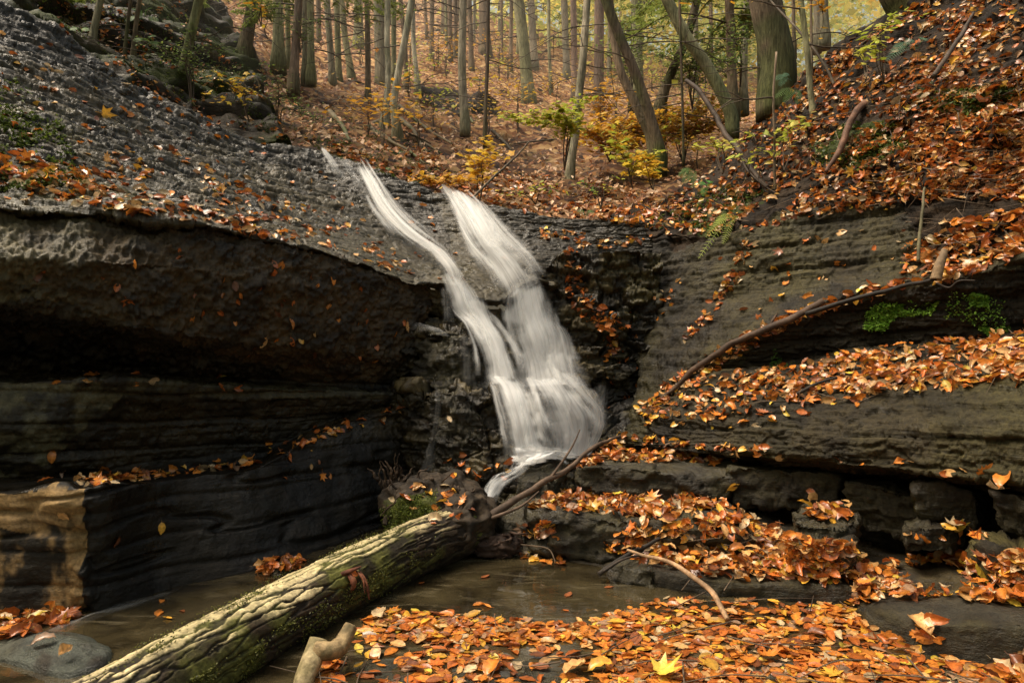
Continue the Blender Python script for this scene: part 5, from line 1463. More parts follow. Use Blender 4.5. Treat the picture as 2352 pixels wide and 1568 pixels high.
# ------------------------------------------------------------------ fallen leaves
def leaf_beech(L=1.0, wid=0.30, fold=0.18, curl=0.5, twist=0.0, seed=0, ns=8, side=0.0):
    r = random.Random(seed)
    s = np.linspace(0, 1, ns)
    t = np.array([-1, -0.5, 0, 0.5, 1])
    w = wid * np.sin(PI * np.clip(s, 0.0, 1) ** 0.85) ** 0.8
    w[0] = 0.012; w[-1] = 0.006
    X = s[:, None] - 0.5 + 0 * t[None]
    Y = w[:, None] * t[None] * (1 + 0.06 * np.sin(s * 40)[:, None] * (np.abs(t) > 0.9)[None])
    Zz = fold * np.abs(t)[None] ** 1.3 * w[:, None] * 1.6 + side * t[None] ** 2 * np.sign(t)[None] * w[:, None]
    Zz = Zz + 0.035 * np.sin(s * 22 + r.random() * 6)[:, None] * (np.abs(t)[None])
    # curl along the length
    a = curl * (s - 0.5)
    X2 = np.where(np.abs(curl) > 1e-3, np.sin(a) / (curl + 1e-9), s - 0.5)
    Z2 = np.where(np.abs(curl) > 1e-3, (1 - np.cos(a)) / (curl + 1e-9), 0)
    V = np.stack([X2[:, None] - Zz * np.sin(a)[:, None], Y, Z2[:, None] + Zz * np.cos(a)[:, None]], -1)
    if twist:
        tw = twist * (s - 0.5)[:, None]
        y, z = V[..., 1].copy(), V[..., 2].copy()
        V[..., 1] = y * np.cos(tw) - z * np.sin(tw); V[..., 2] = y * np.sin(tw) + z * np.cos(tw)
    F = grid_faces(ns, 5)
    edge = np.abs(t)[None] * np.ones(ns)[:, None]
    rib = (np.abs(t) < 0.1)[None] * np.ones(ns)[:, None]
    tone = 1 - 0.22 * edge + 0.18 * rib + 0.14 * np.where(np.arange(ns)[:, None] % 2 == 0, 1, -1) * (np.abs(t) == 0.5)[None]
    V = V.reshape(-1, 3); tone = tone.reshape(-1)
    # petiole
    k = len(V)
    st = np.array([[V[2, 0], -0.012, V[2, 2]], [V[2, 0], 0.012, V[2, 2]], [V[2, 0] - 0.18, 0.008, V[2, 2] + 0.04], [V[2, 0] - 0.18, -0.008, V[2, 2] + 0.04]])
    V = np.concatenate([V, st]); tone = np.concatenate([tone, np.full(4, 0.7)])
    F = np.concatenate([F, [[k, k + 3, k + 2, k + 1]]])
    return V * L, F, tone

def leaf_lobed(kind, L=1.0, cup=0.25, seed=0):
    """maple (hand-shaped) or oak (long, side-lobed) outline filled as a fan of quads"""
    r = random.Random(seed)
    if kind == 'maple':
        keys = [(0, 0.62), (18, 0.36), (30, 0.34), (48, 0.60), (66, 0.33), (84, 0.30), (105, 0.46), (130, 0.26), (160, 0.24), (178, 0.12)]
    else:
        keys = [(0, 0.60), (8, 0.46), (14, 0.36), (24, 0.46), (34, 0.26), (52, 0.36), (70, 0.18), (100, 0.27), (125, 0.17), (150, 0.30), (172, 0.34), (180, 0.42)]
    pts = [(math.radians(a), q) for a, q in keys] + [(math.radians(360 - a), q) for a, q in keys[::-1] if 0 < a < 180]
    pts = [(a, q * r.uniform(0.9, 1.1)) for a, q in pts]
    n = len(pts)
    ring = np.array([(math.cos(a) * q, math.sin(a) * q) for a, q in pts])
    mid = ring * 0.5
    V2 = np.concatenate([ring, mid, [[0, 0]]])
    rad = np.linalg.norm(V2, axis=1)
    z = cup * rad ** 2 * 1.6 + 0.05 * np.array([r.uniform(-1, 1) for _ in range(len(V2))]) * rad * 2
    V = np.concatenate([V2, z[:, None]], 1)
    F = [[j, (j + 1) % n, n + (j + 1) % n, n + j] for j in range(n)]
    F += [[n + j, n + (j + 1) % n, 2 * n, 2 * n] for j in range(n)]
    k = len(V)
    st = np.array([[-0.1, -0.01, 0], [-0.1, 0.01, 0], [-0.62, 0.012, 0.05], [-0.62, -0.012, 0.05]])
    V = np.concatenate([V, st])
    F.append([k, k + 3, k + 2, k + 1])
    tone = np.concatenate([np.full(n, 0.8), np.full(n, 1.02), [1.15], np.full(4, 0.7)])
    return V * L, np.array(F), tone

PROTO = []      # (V, F, tone, kind)
for i in range(9):
    rr2 = random.Random(i + 40)
    PROTO.append((*leaf_beech(1, rr2.uniform(0.25, 0.33), rr2.uniform(0.05, 0.5), rr2.uniform(-1.4, 1.4), rr2.uniform(-0.7, 0.7), i, side=rr2.uniform(-0.4, 0.4)), 'beech'))
for i in range(3):
    PROTO.append((*leaf_beech(1, 0.22, 0.9, random.Random(i).uniform(-1.6, 1.6), 1.0, i + 70, side=0.9), 'curled'))
for i in range(3):
    PROTO.append((*leaf_lobed('maple', 1, (0.3, -0.3, 0.55)[i], i), 'maple'))
for i in range(3):
    PROTO.append((*leaf_lobed('oak', 1, (0.35, -0.4, 0.6)[i], i + 5), 'oak'))
PKIND = [p[3] for p in PROTO]
BEECH = [i for i, k in enumerate(PKIND) if k == 'beech']
CURL = [i for i, k in enumerate(PKIND) if k == 'curled']
MAPLE = [i for i, k in enumerate(PKIND) if k == 'maple']
OAK = [i for i, k in enumerate(PKIND) if k == 'oak']

LCOL = {'orange': (0.66, 0.225, 0.035), 'rust': (0.50, 0.135, 0.025), 'tan': (0.68, 0.38, 0.14), 'gold': (0.76, 0.40, 0.05),
        'brown': (0.26, 0.085, 0.030), 'buff': (0.66, 0.48, 0.27), 'yellow': (0.76, 0.54, 0.07), 'dun': (0.36, 0.21, 0.12)}
LN = list(LCOL)
MIXES = {'carpet': (.29, .24, .14, .11, .12, .04, .02, .04), 'slope': (.26, .22, .16, .06, .12, .16, .01, .01), 'bank': (.22, .20, .20, .04, .17, .08, .01, .08),
         'pile': (.30, .19, .22, .09, .09, .07, .02, .02), 'wet': (.40, .34, .06, .06, .14, 0, 0, 0)}
LEAVES = []      # dict per leaf
lr = random.Random(99)

def leaf_at(h, n, size, mix, tilt, yaw=None, proto=None, color=None, lift=None, flatdown=False, flat=1.0):
    n = np.array(n); n /= np.linalg.norm(n)
    if not flatdown:
        n = n * 0.55 + np.array([0, 0, 0.45]) if n[2] > 0.2 else n
    n = n + np.array([lr.gauss(0, tilt) for _ in range(3)])
    n /= np.linalg.norm(n)
    yaw = lr.uniform(0, 2 * PI) if yaw is None else yaw
    ref = np.array([math.cos(yaw), math.sin(yaw), 0.0])
    if flatdown:
        ref = np.array([lr.gauss(0, 0.25), 0, -1.0])
    x = ref - n * ref.dot(n); x /= np.linalg.norm(x)
    y = np.cross(n, x)
    M = np.stack([x, y, n * flat], 1)
    if proto is None:
        q = lr.random()
        proto = lr.choice(BEECH) if q < 0.76 else lr.choice(CURL) if q < 0.90 else lr.choice(OAK) if q < 0.95 else lr.choice(MAPLE)
    kd = PKIND[proto]
    size = size * (1.15 if kd in ('maple', 'oak') else 1.0)
    ci = color or lr.choices(LN, weights=MIXES[mix])[0]
    lift = size * lr.uniform(0.02, 0.12) if lift is None else lift
    return dict(M=M, loc=np.array(h) + np.array([0, 0, 1]) * lift * 0.6 + n * lift * 0.4, s=size, p=proto, c=ci, jit=(lr.uniform(0.5, 1.2) if mix == 'carpet' else lr.uniform(0.55, 1.2)), k=kd)

def bbox(poly):
    xs_, ys_ = [p[0] for p in poly], [p[1] for p in poly]
    return min(xs_), max(xs_), min(ys_), max(ys_)

def scatter(poly, n, size, mix, tilt=0.35, pile=0.0, stick_flat=False, clump=0.0, nzmin=-1.0, top=0, region=None, water=None, seed=0, cf=2.5):
    """leaves lying on whatever surface is seen inside poly"""
    x0, x1, y0, y1 = bbox(poly)
    P_ = np.array([[lr.uniform(x0, x1), lr.uniform(y0, y1)] for _ in range(int(n * 8 + 200))])
    P_ = P_[inpoly(P_[:, 0], P_[:, 1], poly)]
    made = 0
    out = []
    for x, y in P_:
        if made >= n:
            break
        r = cast(x, y)
        if r is None:
            continue
        h, nn, isw = r
        if water is not None and isw != water:
            continue
        if nn.z < nzmin:
            continue
        if clump and vnoise(np.array([[h.x * cf + seed, h.y * cf, h.z * cf]]), 900 + seed)[0] < clump:
            continue
        lf = leaf_at(h, nn, size * lr.uniform(0.55, 1.3), mix, flat=(0.4 if region == 'pool' else 0.75), tilt= tilt if not stick_flat else 0.12, flatdown=stick_flat)
        lf['loc'][2] += lr.random() ** 1.5 * pile
        lf['r'] = region
        out.append(lf)
        made += 1
    if top:
        # the last ones lie on top of the rest
        for lf in out[-top:]:
            lf['top'] = True
            lf['loc'][2] += pile * 0.6 + 0.004
    LEAVES.extend(out)

# left rock slope
scatter([(-60,60),(150,110),(480,300),(740,372),(960,645),(800,598),(560,540),(330,503),(0,478),(-60,470)], 170, 0.062, 'slope', 0.25, top=26, region='slope')
scatter([(-60,330),(0,345),(200,390),(300,330),(420,350),(600,450),(740,480),(880,560),(960,640),(800,596),(640,556),(560,536),(440,505),(330,495),(180,470),(0,430),(-60,430)], 420, 0.064, 'slope', 0.3, clump=0.42, top=50, region='slope', seed=3)
scatter([(-60,350),(60,360),(180,410),(230,450),(60,430),(-60,410)], 60, 0.068, 'pile', 0.35, pile=0.02, top=12, region='slopeband')
scatter([(240,60),(420,240),(620,330),(600,360),(380,270),(200,120)], 45, 0.062, 'wet', 0.4, region='slope')
scatter([(880,420),(1000,460),(1080,650),(1000,640),(900,560)], 16, 0.06, 'wet', 0.2, top=4, region='fallslab')
scatter([(380,560),(960,670),(960,840),(600,850),(450,760)], 44, 0.062, 'wet', 0.1, stick_flat=True, region='overhang', top=14)
scatter([(60,600),(380,600),(300,760),(60,700)], 6, 0.055, 'wet', 0.1, stick_flat=True, region='overhang')
scatter([(110,845),(300,850),(640,880),(640,905),(300,885),(110,880)], 9, 0.062, 'pile', 0.3, region='ledge', top=5)
scatter([(178,1096),(330,1086),(600,1044),(600,1072),(400,1092),(330,1106),(185,1118)], 120, 0.064, 'pile', 0.35, pile=0.015, nzmin=0.3, top=14, region='ledge')
scatter([(600,1010),(700,985),(880,942),(960,925),(940,950),(700,1022),(620,1050)], 46, 0.062, 'wet', 0.3, nzmin=0.2, region='ledge', top=4)
scatter([(600,1040),(760,1000),(760,1130),(600,1110)], 9, 0.05, 'wet', 0.1, stick_flat=True, region='wallstuck')
scatter([(-60,1430),(130,1402),(186,1408),(150,1440),(0,1470),(-60,1480)], 150, 0.072, 'carpet', 0.35, pile=0.02, top=10, region='leftheap')
scatter([(586,1288),(690,1284),(690,1308),(600,1318)], 60, 0.066, 'wet', 0.4, pile=0.02, region='stoneheap', nzmin=0.0)
# round the falls
scatter([(1240,520),(1360,540),(1330,556),(1240,548)], 40, 0.062, 'pile', 0.35, region='alcove', top=3)
scatter([(1290,560),(1560,530),(1560,545),(1400,572),(1300,582)], 46, 0.06, 'pile', 0.4, region='alcove')
scatter([(1296,600),(1330,610),(1350,680),(1430,735),(1425,800),(1385,840),(1395,770),(1320,720),(1290,640)], 150, 0.068, 'wet', 0.35, pile=0.03, region='alcove', top=8)
scatter([(1380,760),(1450,700),(1480,900),(1390,960)], 26, 0.05, 'wet', 0.15, stick_flat=True, region='alcove')
scatter([(1480,700),(1560,640),(1580,690),(1500,740)], 14, 0.058, 'pile', 0.3, region='alcove')
scatter([(1000,1030),(1040,1040),(1180,1060),(1170,1120),(1000,1090)], 16, 0.065, 'wet', 0.3, region='alcove')
# right bank
bank = [(1480,522),(1600,472),(1720,402),(1800,282),(1870,175),(1980,92),(2100,10),(2420,-20),(2420,570),(2150,570),(2060,478),(1850,500),(1740,528),(1640,540)]
scatter(bank, 2900, 0.057, 'bank', 0.5, pile=0.02, clump=0.42, region='bank', seed=5, cf=2.2)
scatter([(1950,330),(2150,240),(2420,170),(2420,420),(2150,470),(2000,440)], 500, 0.066, 'bank', 0.45, pile=0.03, clump=0.25, region='bank', seed=6, cf=1.8)
scatter(bank, 120, 0.072, 'pile', 0.36, pile=0.03, region='bank', top=22)
scatter([(2095,566),(2200,520),(2420,470),(2420,585),(2185,648),(2060,655)], 380, 0.072, 'pile', 0.36, pile=0.04, clump=0.2, region='upperledge', top=14, seed=8)
scatter([(1466,950),(1530,884),(1660,796),(1790,736),(1900,690),(2070,648),(2080,668),(1910,712),(1800,764),(1670,832),(1560,912),(1480,965)], 330, 0.066, 'pile', 0.4, pile=0.02, clump=0.25, region='branchline', top=10, seed=9)
scatter([(1710,560),(1745,556),(1690,660),(1640,730),(1590,770),(1560,800),(1600,730),(1660,650)], 95, 0.06, 'pile', 0.4, pile=0.015, region='branchline')
scatter([(1650,560),(2080,520),(2080,620),(1900,680),(1660,770)], 30, 0.064, 'pile', 0.2, region='face', top=6)
led = [(1440,988),(1470,925),(1540,900),(1640,862),(1800,842),(1900,824),(2050,800),(2352,768),(2420,764),(2420,875),(2352,880),(2200,896),(2050,908),(1900,925),(1760,930),(1650,966),(1550,980)]
scatter(led, 760, 0.062, 'pile', 0.34, pile=0.035, clump=0.22, region='longledge', top=30, seed=10, cf=3.5)
scatter([(1640,900),(1800,850),(2050,805),(2420,770),(2420,860),(2050,895),(1760,925)], 330, 0.063, 'pile', 0.36, pile=0.05, region='longledge', top=12)
scatter([(1600,930),(2000,910),(2000,960),(1620,990)], 22, 0.066, 'pile', 0.2, region='bulge')
scatter([(1308,1078),(1420,1002),(1500,1014),(1620,1030),(1762,1034),(1762,1056),(1640,1064),(1560,1060),(1480,1064),(1400,1060)], 380, 0.062, 'carpet', 0.34, pile=0.03, region='footledge', top=14, nzmin=0.1)
scatter([(1700,1040),(2352,1075),(2352,1105),(1840,1068)], 10, 0.064, 'pile', 0.3, region='bulge')
scatter([(1214,1166),(1296,1122),(1360,1134),(1440,1140),(1660,1148),(1668,1164),(1480,1192),(1400,1180),(1330,1176)], 450, 0.062, 'carpet', 0.34, pile=0.03, region='slabtop', top=16, nzmin=0.1)
scatter([(1828,1150),(1945,1152),(1955,1196),(1840,1200)], 34, 0.074, 'carpet', 0.36, pile=0.03, region='steptop', top=8, nzmin=0.1)
scatter([(1196,1215),(1262,1200),(1280,1236),(1210,1240)], 36, 0.062, 'carpet', 0.4, pile=0.02, region='shore')
scatter([(1192,1268),(1290,1286),(1300,1300),(1200,1284)], 26, 0.06, 'carpet', 0.25, region='shore')
mid = [(1386,1268),(1470,1222),(1560,1206),(1690,1188),(1770,1222),(1820,1268),(1840,1326),(1700,1338),(1600,1326),(1500,1298)]
scatter(mid, 720, 0.063, 'pile', 0.4, pile=0.07, region='midpile', top=26, nzmin=0.0)
scatter([(1800,1262),(1960,1262),(2010,1310),(1990,1346),(1860,1340),(1800,1330)], 290, 0.070, 'carpet', 0.36, pile=0.05, region='midpile', top=14, nzmin=0.0)
scatter([(1950,1392),(1990,1316),(2140,1284),(2420,1296),(2420,1400),(2300,1392),(2180,1372),(2060,1382)], 480, 0.066, 'pile', 0.36, pile=0.05, clump=0.2, region='rightbank', top=26, nzmin=0.0, seed=12)
scatter([(2060,1230),(2210,1200),(2300,1230),(2180,1256)], 14, 0.074, 'pile', 0.4, region='recess', top=5, nzmin=0.1)
scatter([(2090,1440),(2150,1420),(2170,1480),(2130,1500)], 9, 0.075, 'pile', 0.6, pile=0.06, region='pool')
scatter([(2270,1540),(2420,1480),(2420,1620),(2260,1600)], 80, 0.085, 'carpet', 0.4, pile=0.03, region='rightcorner', top=6)
scatter([(900,1330),(1150,1285),(1300,1310),(1470,1370),(1300,1412),(1000,1396)], 7, 0.055, 'wet', 0.05, region='pool', water=True)
scatter([(240,1400),(600,1330),(760,1290),(700,1310),(420,1440),(250,1470)], 4, 0.05, 'wet', 0.05, region='pool', water=True)
scatter([(885,1110),(960,1095),(1100,1130),(1105,1190),(1010,1210),(900,1180)], 16, 0.062, 'pile', 0.3, region='roottop')
# the floating carpet in front
pool = [(800,1470),(866,1404),(1000,1400),(1150,1414),(1300,1424),(1440,1408),(1500,1374),(1560,1372),(1940,1388),(2010,1446),(2130,1506),(2352,1540),(2420,1560),(2420,1660),(680,1660),(700,1560),(790,1500)]
scatter([(860,1480),(1500,1470),(1500,1600),(800,1600)], 90, 0.064, 'wet', 0.05, region='pool')
scatter(pool, 1000, 0.060, 'carpet', 0.07, pile=0.003, clump=0.40, region='pool', seed=14, cf=4.0)
scatter([(1300,1440),(1500,1376),(1940,1390),(2130,1506),(2420,1560),(2420,1660),(1500,1660)], 1200, 0.060, 'carpet', 0.08, pile=0.004, region='pool')
scatter([(800,1470),(866,1404),(1300,1428),(1480,1400),(1480,1470),(1000,1480)], 420, 0.060, 'carpet', 0.10, pile=0.006, region='pool')
scatter(pool, 260, 0.066, 'carpet', 0.16, pile=0.008, region='pool', top=70)
scatter([(690,1570),(740,1500),(790,1520),(760,1600)], 14, 0.085, 'wet', 0.3, region='pool')
# gully floor behind the lip
scatter([(740,345),(860,300),(1100,380),(1500,440),(1560,470),(1480,518),(1200,486),(1000,436),(830,376)], 1100, 0.085, 'bank', 0.4, clump=0.25, region='gully', seed=15, cf=1.4)

scatter([(1960,100),(2080,16),(2150,-20),(2420,-60),(2420,200),(2100,240),(1960,200)], 520, 0.062, 'bank', 0.45, pile=0.02, region='bank')
scatter([(1440,520),(1490,480),(1560,436),(1680,332),(1780,240),(1860,156),(1960,88),(1960,240),(1860,400),(1760,470),(1640,545)], 1150, 0.062, 'bank', 0.45, pile=0.02, region='bank')
scatter([(60,-10),(400,-10),(700,300),(740,345),(620,320),(470,270),(300,180),(150,80)], 420, 0.065, 'bank', 0.4, clump=0.4, region='bank', seed=17)
# ---- leaves with a place of their own
SP = [
 (240,264,0.105,'maple','gold','large golden maple leaf lying on the dark left rock slope near its crest',0.4),
 (122,1052,0.072,'beech','orange','orange leaf stuck upright on the dark wall, uppermost of the loose leaves at left',None),
 (106,1106,0.070,'beech','rust','reddish beech leaf stuck to the dark wall just above the tan rock face',None),
 (146,1090,0.066,'curled','dun','folded brown leaf hanging on the dark wall between two orange ones',None),
 (240,1078,0.085,'beech','orange','big orange beech leaf standing upright at the left end of the leafy ledge',None),
 (371,1216,0.062,'beech','gold','lone yellow leaf stuck halfway down the smooth black wall',None),
 (267,1246,0.055,'beech','brown','dull brown leaf stuck to the black wall lower left of the lone yellow leaf',None),
 (150,1184,0.060,'beech','tan','tan leaf lying on the knob at the corner of the tan rock face',1.2),
 (102,1480,0.085,'beech','dun','brown ribbed beech leaf lying flat on the grey-green boulder at lower left',0.5),
 (152,1512,0.070,'curled','tan','narrow curled tan leaf standing on the grey-green boulder at lower left',1.6),
 (210,860,0.075,'oak','orange','torn orange leaf on the wet ledge under the mossy overhang',0.2),
 (512,869,0.050,'beech','yellow','small yellow leaf on the thin ledge under the overhang',0.1),
 (963,1124,0.075,'curled','tan','curved tan leaf on top of the log\'s torn root end',0.6),
 (984,1136,0.075,'beech','gold','golden heart-shaped leaf on top of the log\'s torn root end',2.2),
 (930,1147,0.085,'curled','rust','rolled rusty leaf on the left shoulder of the log\'s root end',2.7),
 (1046,1130,0.070,'beech','gold','yellow leaf perched on the right shoulder of the log\'s root end',2.4),
 (1062,1154,0.070,'oak','orange','orange leaf below the yellow one on the right shoulder of the root end',1.1),
 (998,1170,0.062,'beech','orange','small orange leaf on the moss of the log\'s root end',0.3),
 (950,1174,0.062,'curled','tan','thin tan leaf on the mossy edge where the log\'s bark begins',2.9),
 (1000,1198,0.080,'curled','buff','buff curled leaf at the torn edge of the log\'s pale bark',0.1),
 (905,1086,0.075,'beech','orange','orange leaf caught among the upright splinters of the root end',0.2),
 (810,1322,0.060,'beech','rust','round rusty leaf pressed on the red torn patch on the log\'s side',0.5),
 (1033,966,0.062,'beech','buff','pale striped leaf on the dark wet rib of rock left of the falls',None),
 (1054,492,0.075,'beech','orange','orange leaf on the smooth rock slab between the two strands of water',0.8),
 (1160,596,0.062,'beech','orange','small orange leaf on the wet slab just right of the left strand',0.4),
 (1985,663,0.075,'beech','buff','buff oval leaf lying alone on the dark right rock face',0.2),
 (1795,682,0.062,'beech','gold','yellow leaf alone on the right rock face above the long branch',0.3),
 (1850,555,0.085,'oak','rust','lobed rusty oak leaf on the right rock face below the leaf line',0.9),
 (2300,1100,0.13,'beech','orange','large orange ribbed leaf on the rock at the right edge under the overhang',0.8),
 (2286,1128,0.10,'curled','buff','tall pale grey-buff leaf beside the large orange leaf at the right edge',1.9),
 (1680,1120,0.10,'curled','gold','long yellow-green leaf standing up in the middle leaf pile',1.5),
 (2200,1213,0.095,'maple','yellow','dull yellow maple leaf on the dark step at the right of the recess',0.7),
 (1905,1272,0.10,'beech','rust','dark orange round leaf at the foot of the leafy step, right of the middle pile',0.9),
 (1862,1130,0.06,'beech','rust','small rusty leaf alone on the dark block under the bulge',0.9),
 (2262,1318,0.10,'curled','yellow','pale yellow curled leaf at the top right of the right-hand leaf bank',0.2),
 (1535,1345,0.0,'beech','orange','',0),
 (1130,1538,0.115,'beech','orange','big bright orange leaf standing in the thin water at the front, left of centre',1.2),
 (1320,1545,0.125,'beech','tan','large tan ribbed leaf half under water at the front edge, centre',0.9),
 (1380,1540,0.105,'beech','gold','big smooth golden-orange leaf beside the large tan one at the front edge',0.2),
 (870,1420,0.105,'beech','buff','large pale beech leaf standing up at the left end of the floating leaves',2.0),
 (1520,1555,0.11,'maple','yellow','bright yellow serrated leaf at the front edge right of centre',0.3),
 (1945,1455,0.0,'oak','rust','',0),
 (2115,1440,0.12,'beech','tan','tall tan leaf standing against the big smooth boulder at lower right',1.5),
 (2188,1540,0.10,'beech','rust','ribbed rusty leaf leaning near the foot of the big smooth boulder',1.3),
 (1760,1520,0.11,'oak','orange','pinkish-orange oak leaf lying on the floating carpet, front right',0.6),
]
SPECIAL = []
for x, y, s, kd, ccol, lab, yaw in SP:
    if not s:
        continue
    r = cast(x, y)
    if r is None:
        continue
    pid = {'beech': BEECH, 'curled': CURL, 'maple': MAPLE, 'oak': OAK}[kd][int(x) % (9 if kd == 'beech' else 3)]
    lf = leaf_at(r[0], r[1], s, 'pile', 0.12, yaw=yaw, proto=pid, color=ccol, lift=0.012, flatdown=(yaw is None))
    lf['loc'] = lf['loc'] + np.array([0, -0.004, 0.014 if y > 1350 else 0.0])
    lf['jit'] = 1.05
    SPECIAL.append((lf, lab))

REG = {'slope': ('on the left rock slope', 'leaves on the left rock slope'), 'slopeband': ('in the dense leaf band at the left edge of the slope', 'leaves banded on the slope edge'),
       'fallslab': ('on the wet slab beside the falling water', 'leaves beside the falls'), 'overhang': ('stuck to the dark overhang at left', 'leaves stuck to the overhang'),
       'ledge': ('on the narrow wet ledge along the left wall', 'leaves on the left ledge'), 'leftheap': ('on the leaf heap at the left edge of the stream', 'leaves in the left heap'),
       'alcove': ('caught on the wet steps right of the falls', 'leaves right of the falls'), 'bank': ('on top of the leafy right bank', 'leaves on the right bank'),
       'upperledge': ('on the thick leaf ledge at the right edge', 'leaves on the upper right ledge'), 'branchline': ('along the long fallen branch on the right rocks', 'leaves along the fallen branch'),
       'face': ('scattered on the bare right rock face', 'leaves on the right rock face'), 'longledge': ('on the long leafy ledge above the bulge', 'leaves on the long ledge'),
       'footledge': ('on the leafy ledge at the foot of the bulge', 'leaves at the foot of the bulge'), 'slabtop': ('on the leaf pile of the broad slab by the pool', 'leaves on the broad slab'),
       'steptop': ('on the small dark leafy step in the recess', 'leaves on the dark step'), 'midpile': ('on the big middle leaf pile beside the pool', 'leaves in the middle pile'),
       'rightbank': ('on the leaf bank above the lower right boulder', 'leaves above the right boulder'), 'recess': ('on the dark rocks of the right recess', 'leaves in the recess'),
       'rightcorner': ('in the lower right corner by the big boulder', 'leaves in the lower right corner'), 'pool': ('on top of the floating leaf carpet in front', 'leaves on the floating carpet')}
KN = {'beech': 'oval leaf', 'curled': 'curled leaf', 'maple': 'maple leaf', 'oak': 'lobed oak leaf'}
MESHES = {}
def leaf_obj(lf, label, group):
    key = (lf['p'], lf['c'])
    if key not in MESHES:
        V, F, tone, kd = PROTO[lf['p']]
        tri = np.concatenate([F[:, [0, 1, 2]], F[:, [0, 2, 3]]])
        tri = tri[(tri[:, 0] != tri[:, 2]) & (tri[:, 1] != tri[:, 2])]
        c = np.asarray(LCOL[lf['c']])[None] * tone[:, None]
        nz = fbm(V * 3 + lf['p'], 3, lf['p'])
        c = c * (1 + 0.35 * nz[:, None]) * np.array([1, 1, 1])
        spot = sstep(0.35, 0.5, nz)[:, None]
        c = c * (1 - 0.5 * spot)
        MESHES[key] = mesh_np('fallen_leaf', V, tri, M_LEAF, {'col': (c, 'COLOR')})
    o = bpy.data.objects.new('fallen_leaf', MESHES[key])
    COL.objects.link(o)
    M = Matrix([list(lf['M'][i] * lf['s']) + [lf['loc'][i]] for i in range(3)] + [[0, 0, 0, 1]])
    o.matrix_world = M
    o['label'] = label; o['category'] = 'leaf'
    if group:
        o['group'] = group
    return o

for lf, lab in SPECIAL:
    leaf_obj(lf, lab, 'leaves lying where one can tell them apart')
rest = []
nind = 0
for lf in LEAVES:
    if lf.get('top') and nind < 252 and lf['r'] in REG:
        place, grp = REG[lf['r']]
        leaf_obj(lf, '%s %s %s' % ({'rust': 'rusty', 'dun': 'dull brown', 'gold': 'golden'}.get(lf['c'], lf['c']), KN[lf['k']], place), grp)
        nind += 1
    else:
        rest.append(lf)
vs, fs, cs, off = [], [], [], 0
byp = {}
for lf in rest:
    byp.setdefault(lf['p'], []).append(lf)
for p, lst in byp.items():
    V, F, tone, kd = PROTO[p]
    tri = np.concatenate([F[:, [0, 1, 2]], F[:, [0, 2, 3]]])
    tri = tri[(tri[:, 0] != tri[:, 2]) & (tri[:, 1] != tri[:, 2])]
    M = np.stack([l['M'] * l['s'] for l in lst])
    L = np.stack([l['loc'] for l in lst])
    W = np.einsum('nij,vj->nvi', M, V) + L[:, None]
    c = np.stack([np.asarray(LCOL[l['c']]) * l['jit'] for l in lst])[:, None] * tone[None, :, None]
    n = len(lst)
    vs.append(W.reshape(-1, 3)); cs.append(c.reshape(-1, 3))
    fs.append((tri[None] + np.arange(n)[:, None, None] * len(V)).reshape(-1, 3) + off)
    off += n * len(V)
me = mesh_np('leaf_litter', np.concatenate(vs), np.concatenate(fs), M_LEAF, {'col': (np.clip(np.concatenate(cs), 0.003, 1), 'COLOR')})
o = link('leaf_litter', me)
o['kind'] = 'stuff'; o['label'] = 'thick orange and brown litter of fallen leaves over rocks and pool'; o['category'] = 'leaves'

# far litter on the hillside: small bent leaves
r = np.random.default_rng(5)
HS, HW = HILL_S, HILL_W
ok = (HS[..., 0] > -60) & (HS[..., 0] < 2420) & (HS[..., 1] > -40) & (HS[..., 2] < 40)
a = np.linalg.norm(np.cross(np.gradient(HW, axis=1), np.gradient(HW, axis=0)), axis=-1) / HS[..., 2] ** 1.3
a = np.where(ok, a, 0)
a = a / a.sum()
N = 26000
idx = r.choice(a.size, N, p=a.ravel())
b = HW.reshape(-1, 3)[idx] + r.normal(0, 0.06, (N, 3)) * np.array([1, 1, 0.1])
b[:, 2] += 0.03
sz = r.uniform(0.06, 0.12, (N, 1))
nrm = np.array([0, -0.55, 0.83]) + r.normal(0, 0.45, (N, 3)); nrm /= np.linalg.norm(nrm, axis=1, keepdims=True)
t1 = np.cross(nrm, r.normal(0, 1, (N, 3))); t1 /= np.linalg.norm(t1, axis=1, keepdims=True)
t2 = np.cross(nrm, t1)
V = np.stack([b - t1 * sz * 0.5, b + t2 * sz * 0.3 + nrm * sz * 0.1, b + t1 * sz * 0.5, b - t2 * sz * 0.3 + nrm * sz * 0.12], 1)
pal = np.array([(0.50, 0.27, 0.13), (0.62, 0.40, 0.24), (0.34, 0.15, 0.07), (0.19, 0.09, 0.05), (0.70, 0.50, 0.34), (0.50, 0.24, 0.08)])
c = pal[r.choice(6, N, p=[.27, .2, .2, .13, .12, .08])] * r.uniform(0.7, 1.2, (N, 1))
F = np.arange(N * 4).reshape(-1, 4)
tri = np.concatenate([F[:, [0, 1, 2]], F[:, [0, 2, 3]]])
me = mesh_np('hillside_leaves', V.reshape(-1, 3), tri, M_FARLEAF, {'col': (np.repeat(c, 4, 0), 'COLOR')}, False)
o = link('hillside_leaves', me); o['kind'] = 'stuff'; o['label'] = 'dry brown leaves covering the wooded hillside behind the falls'; o['category'] = 'leaves'
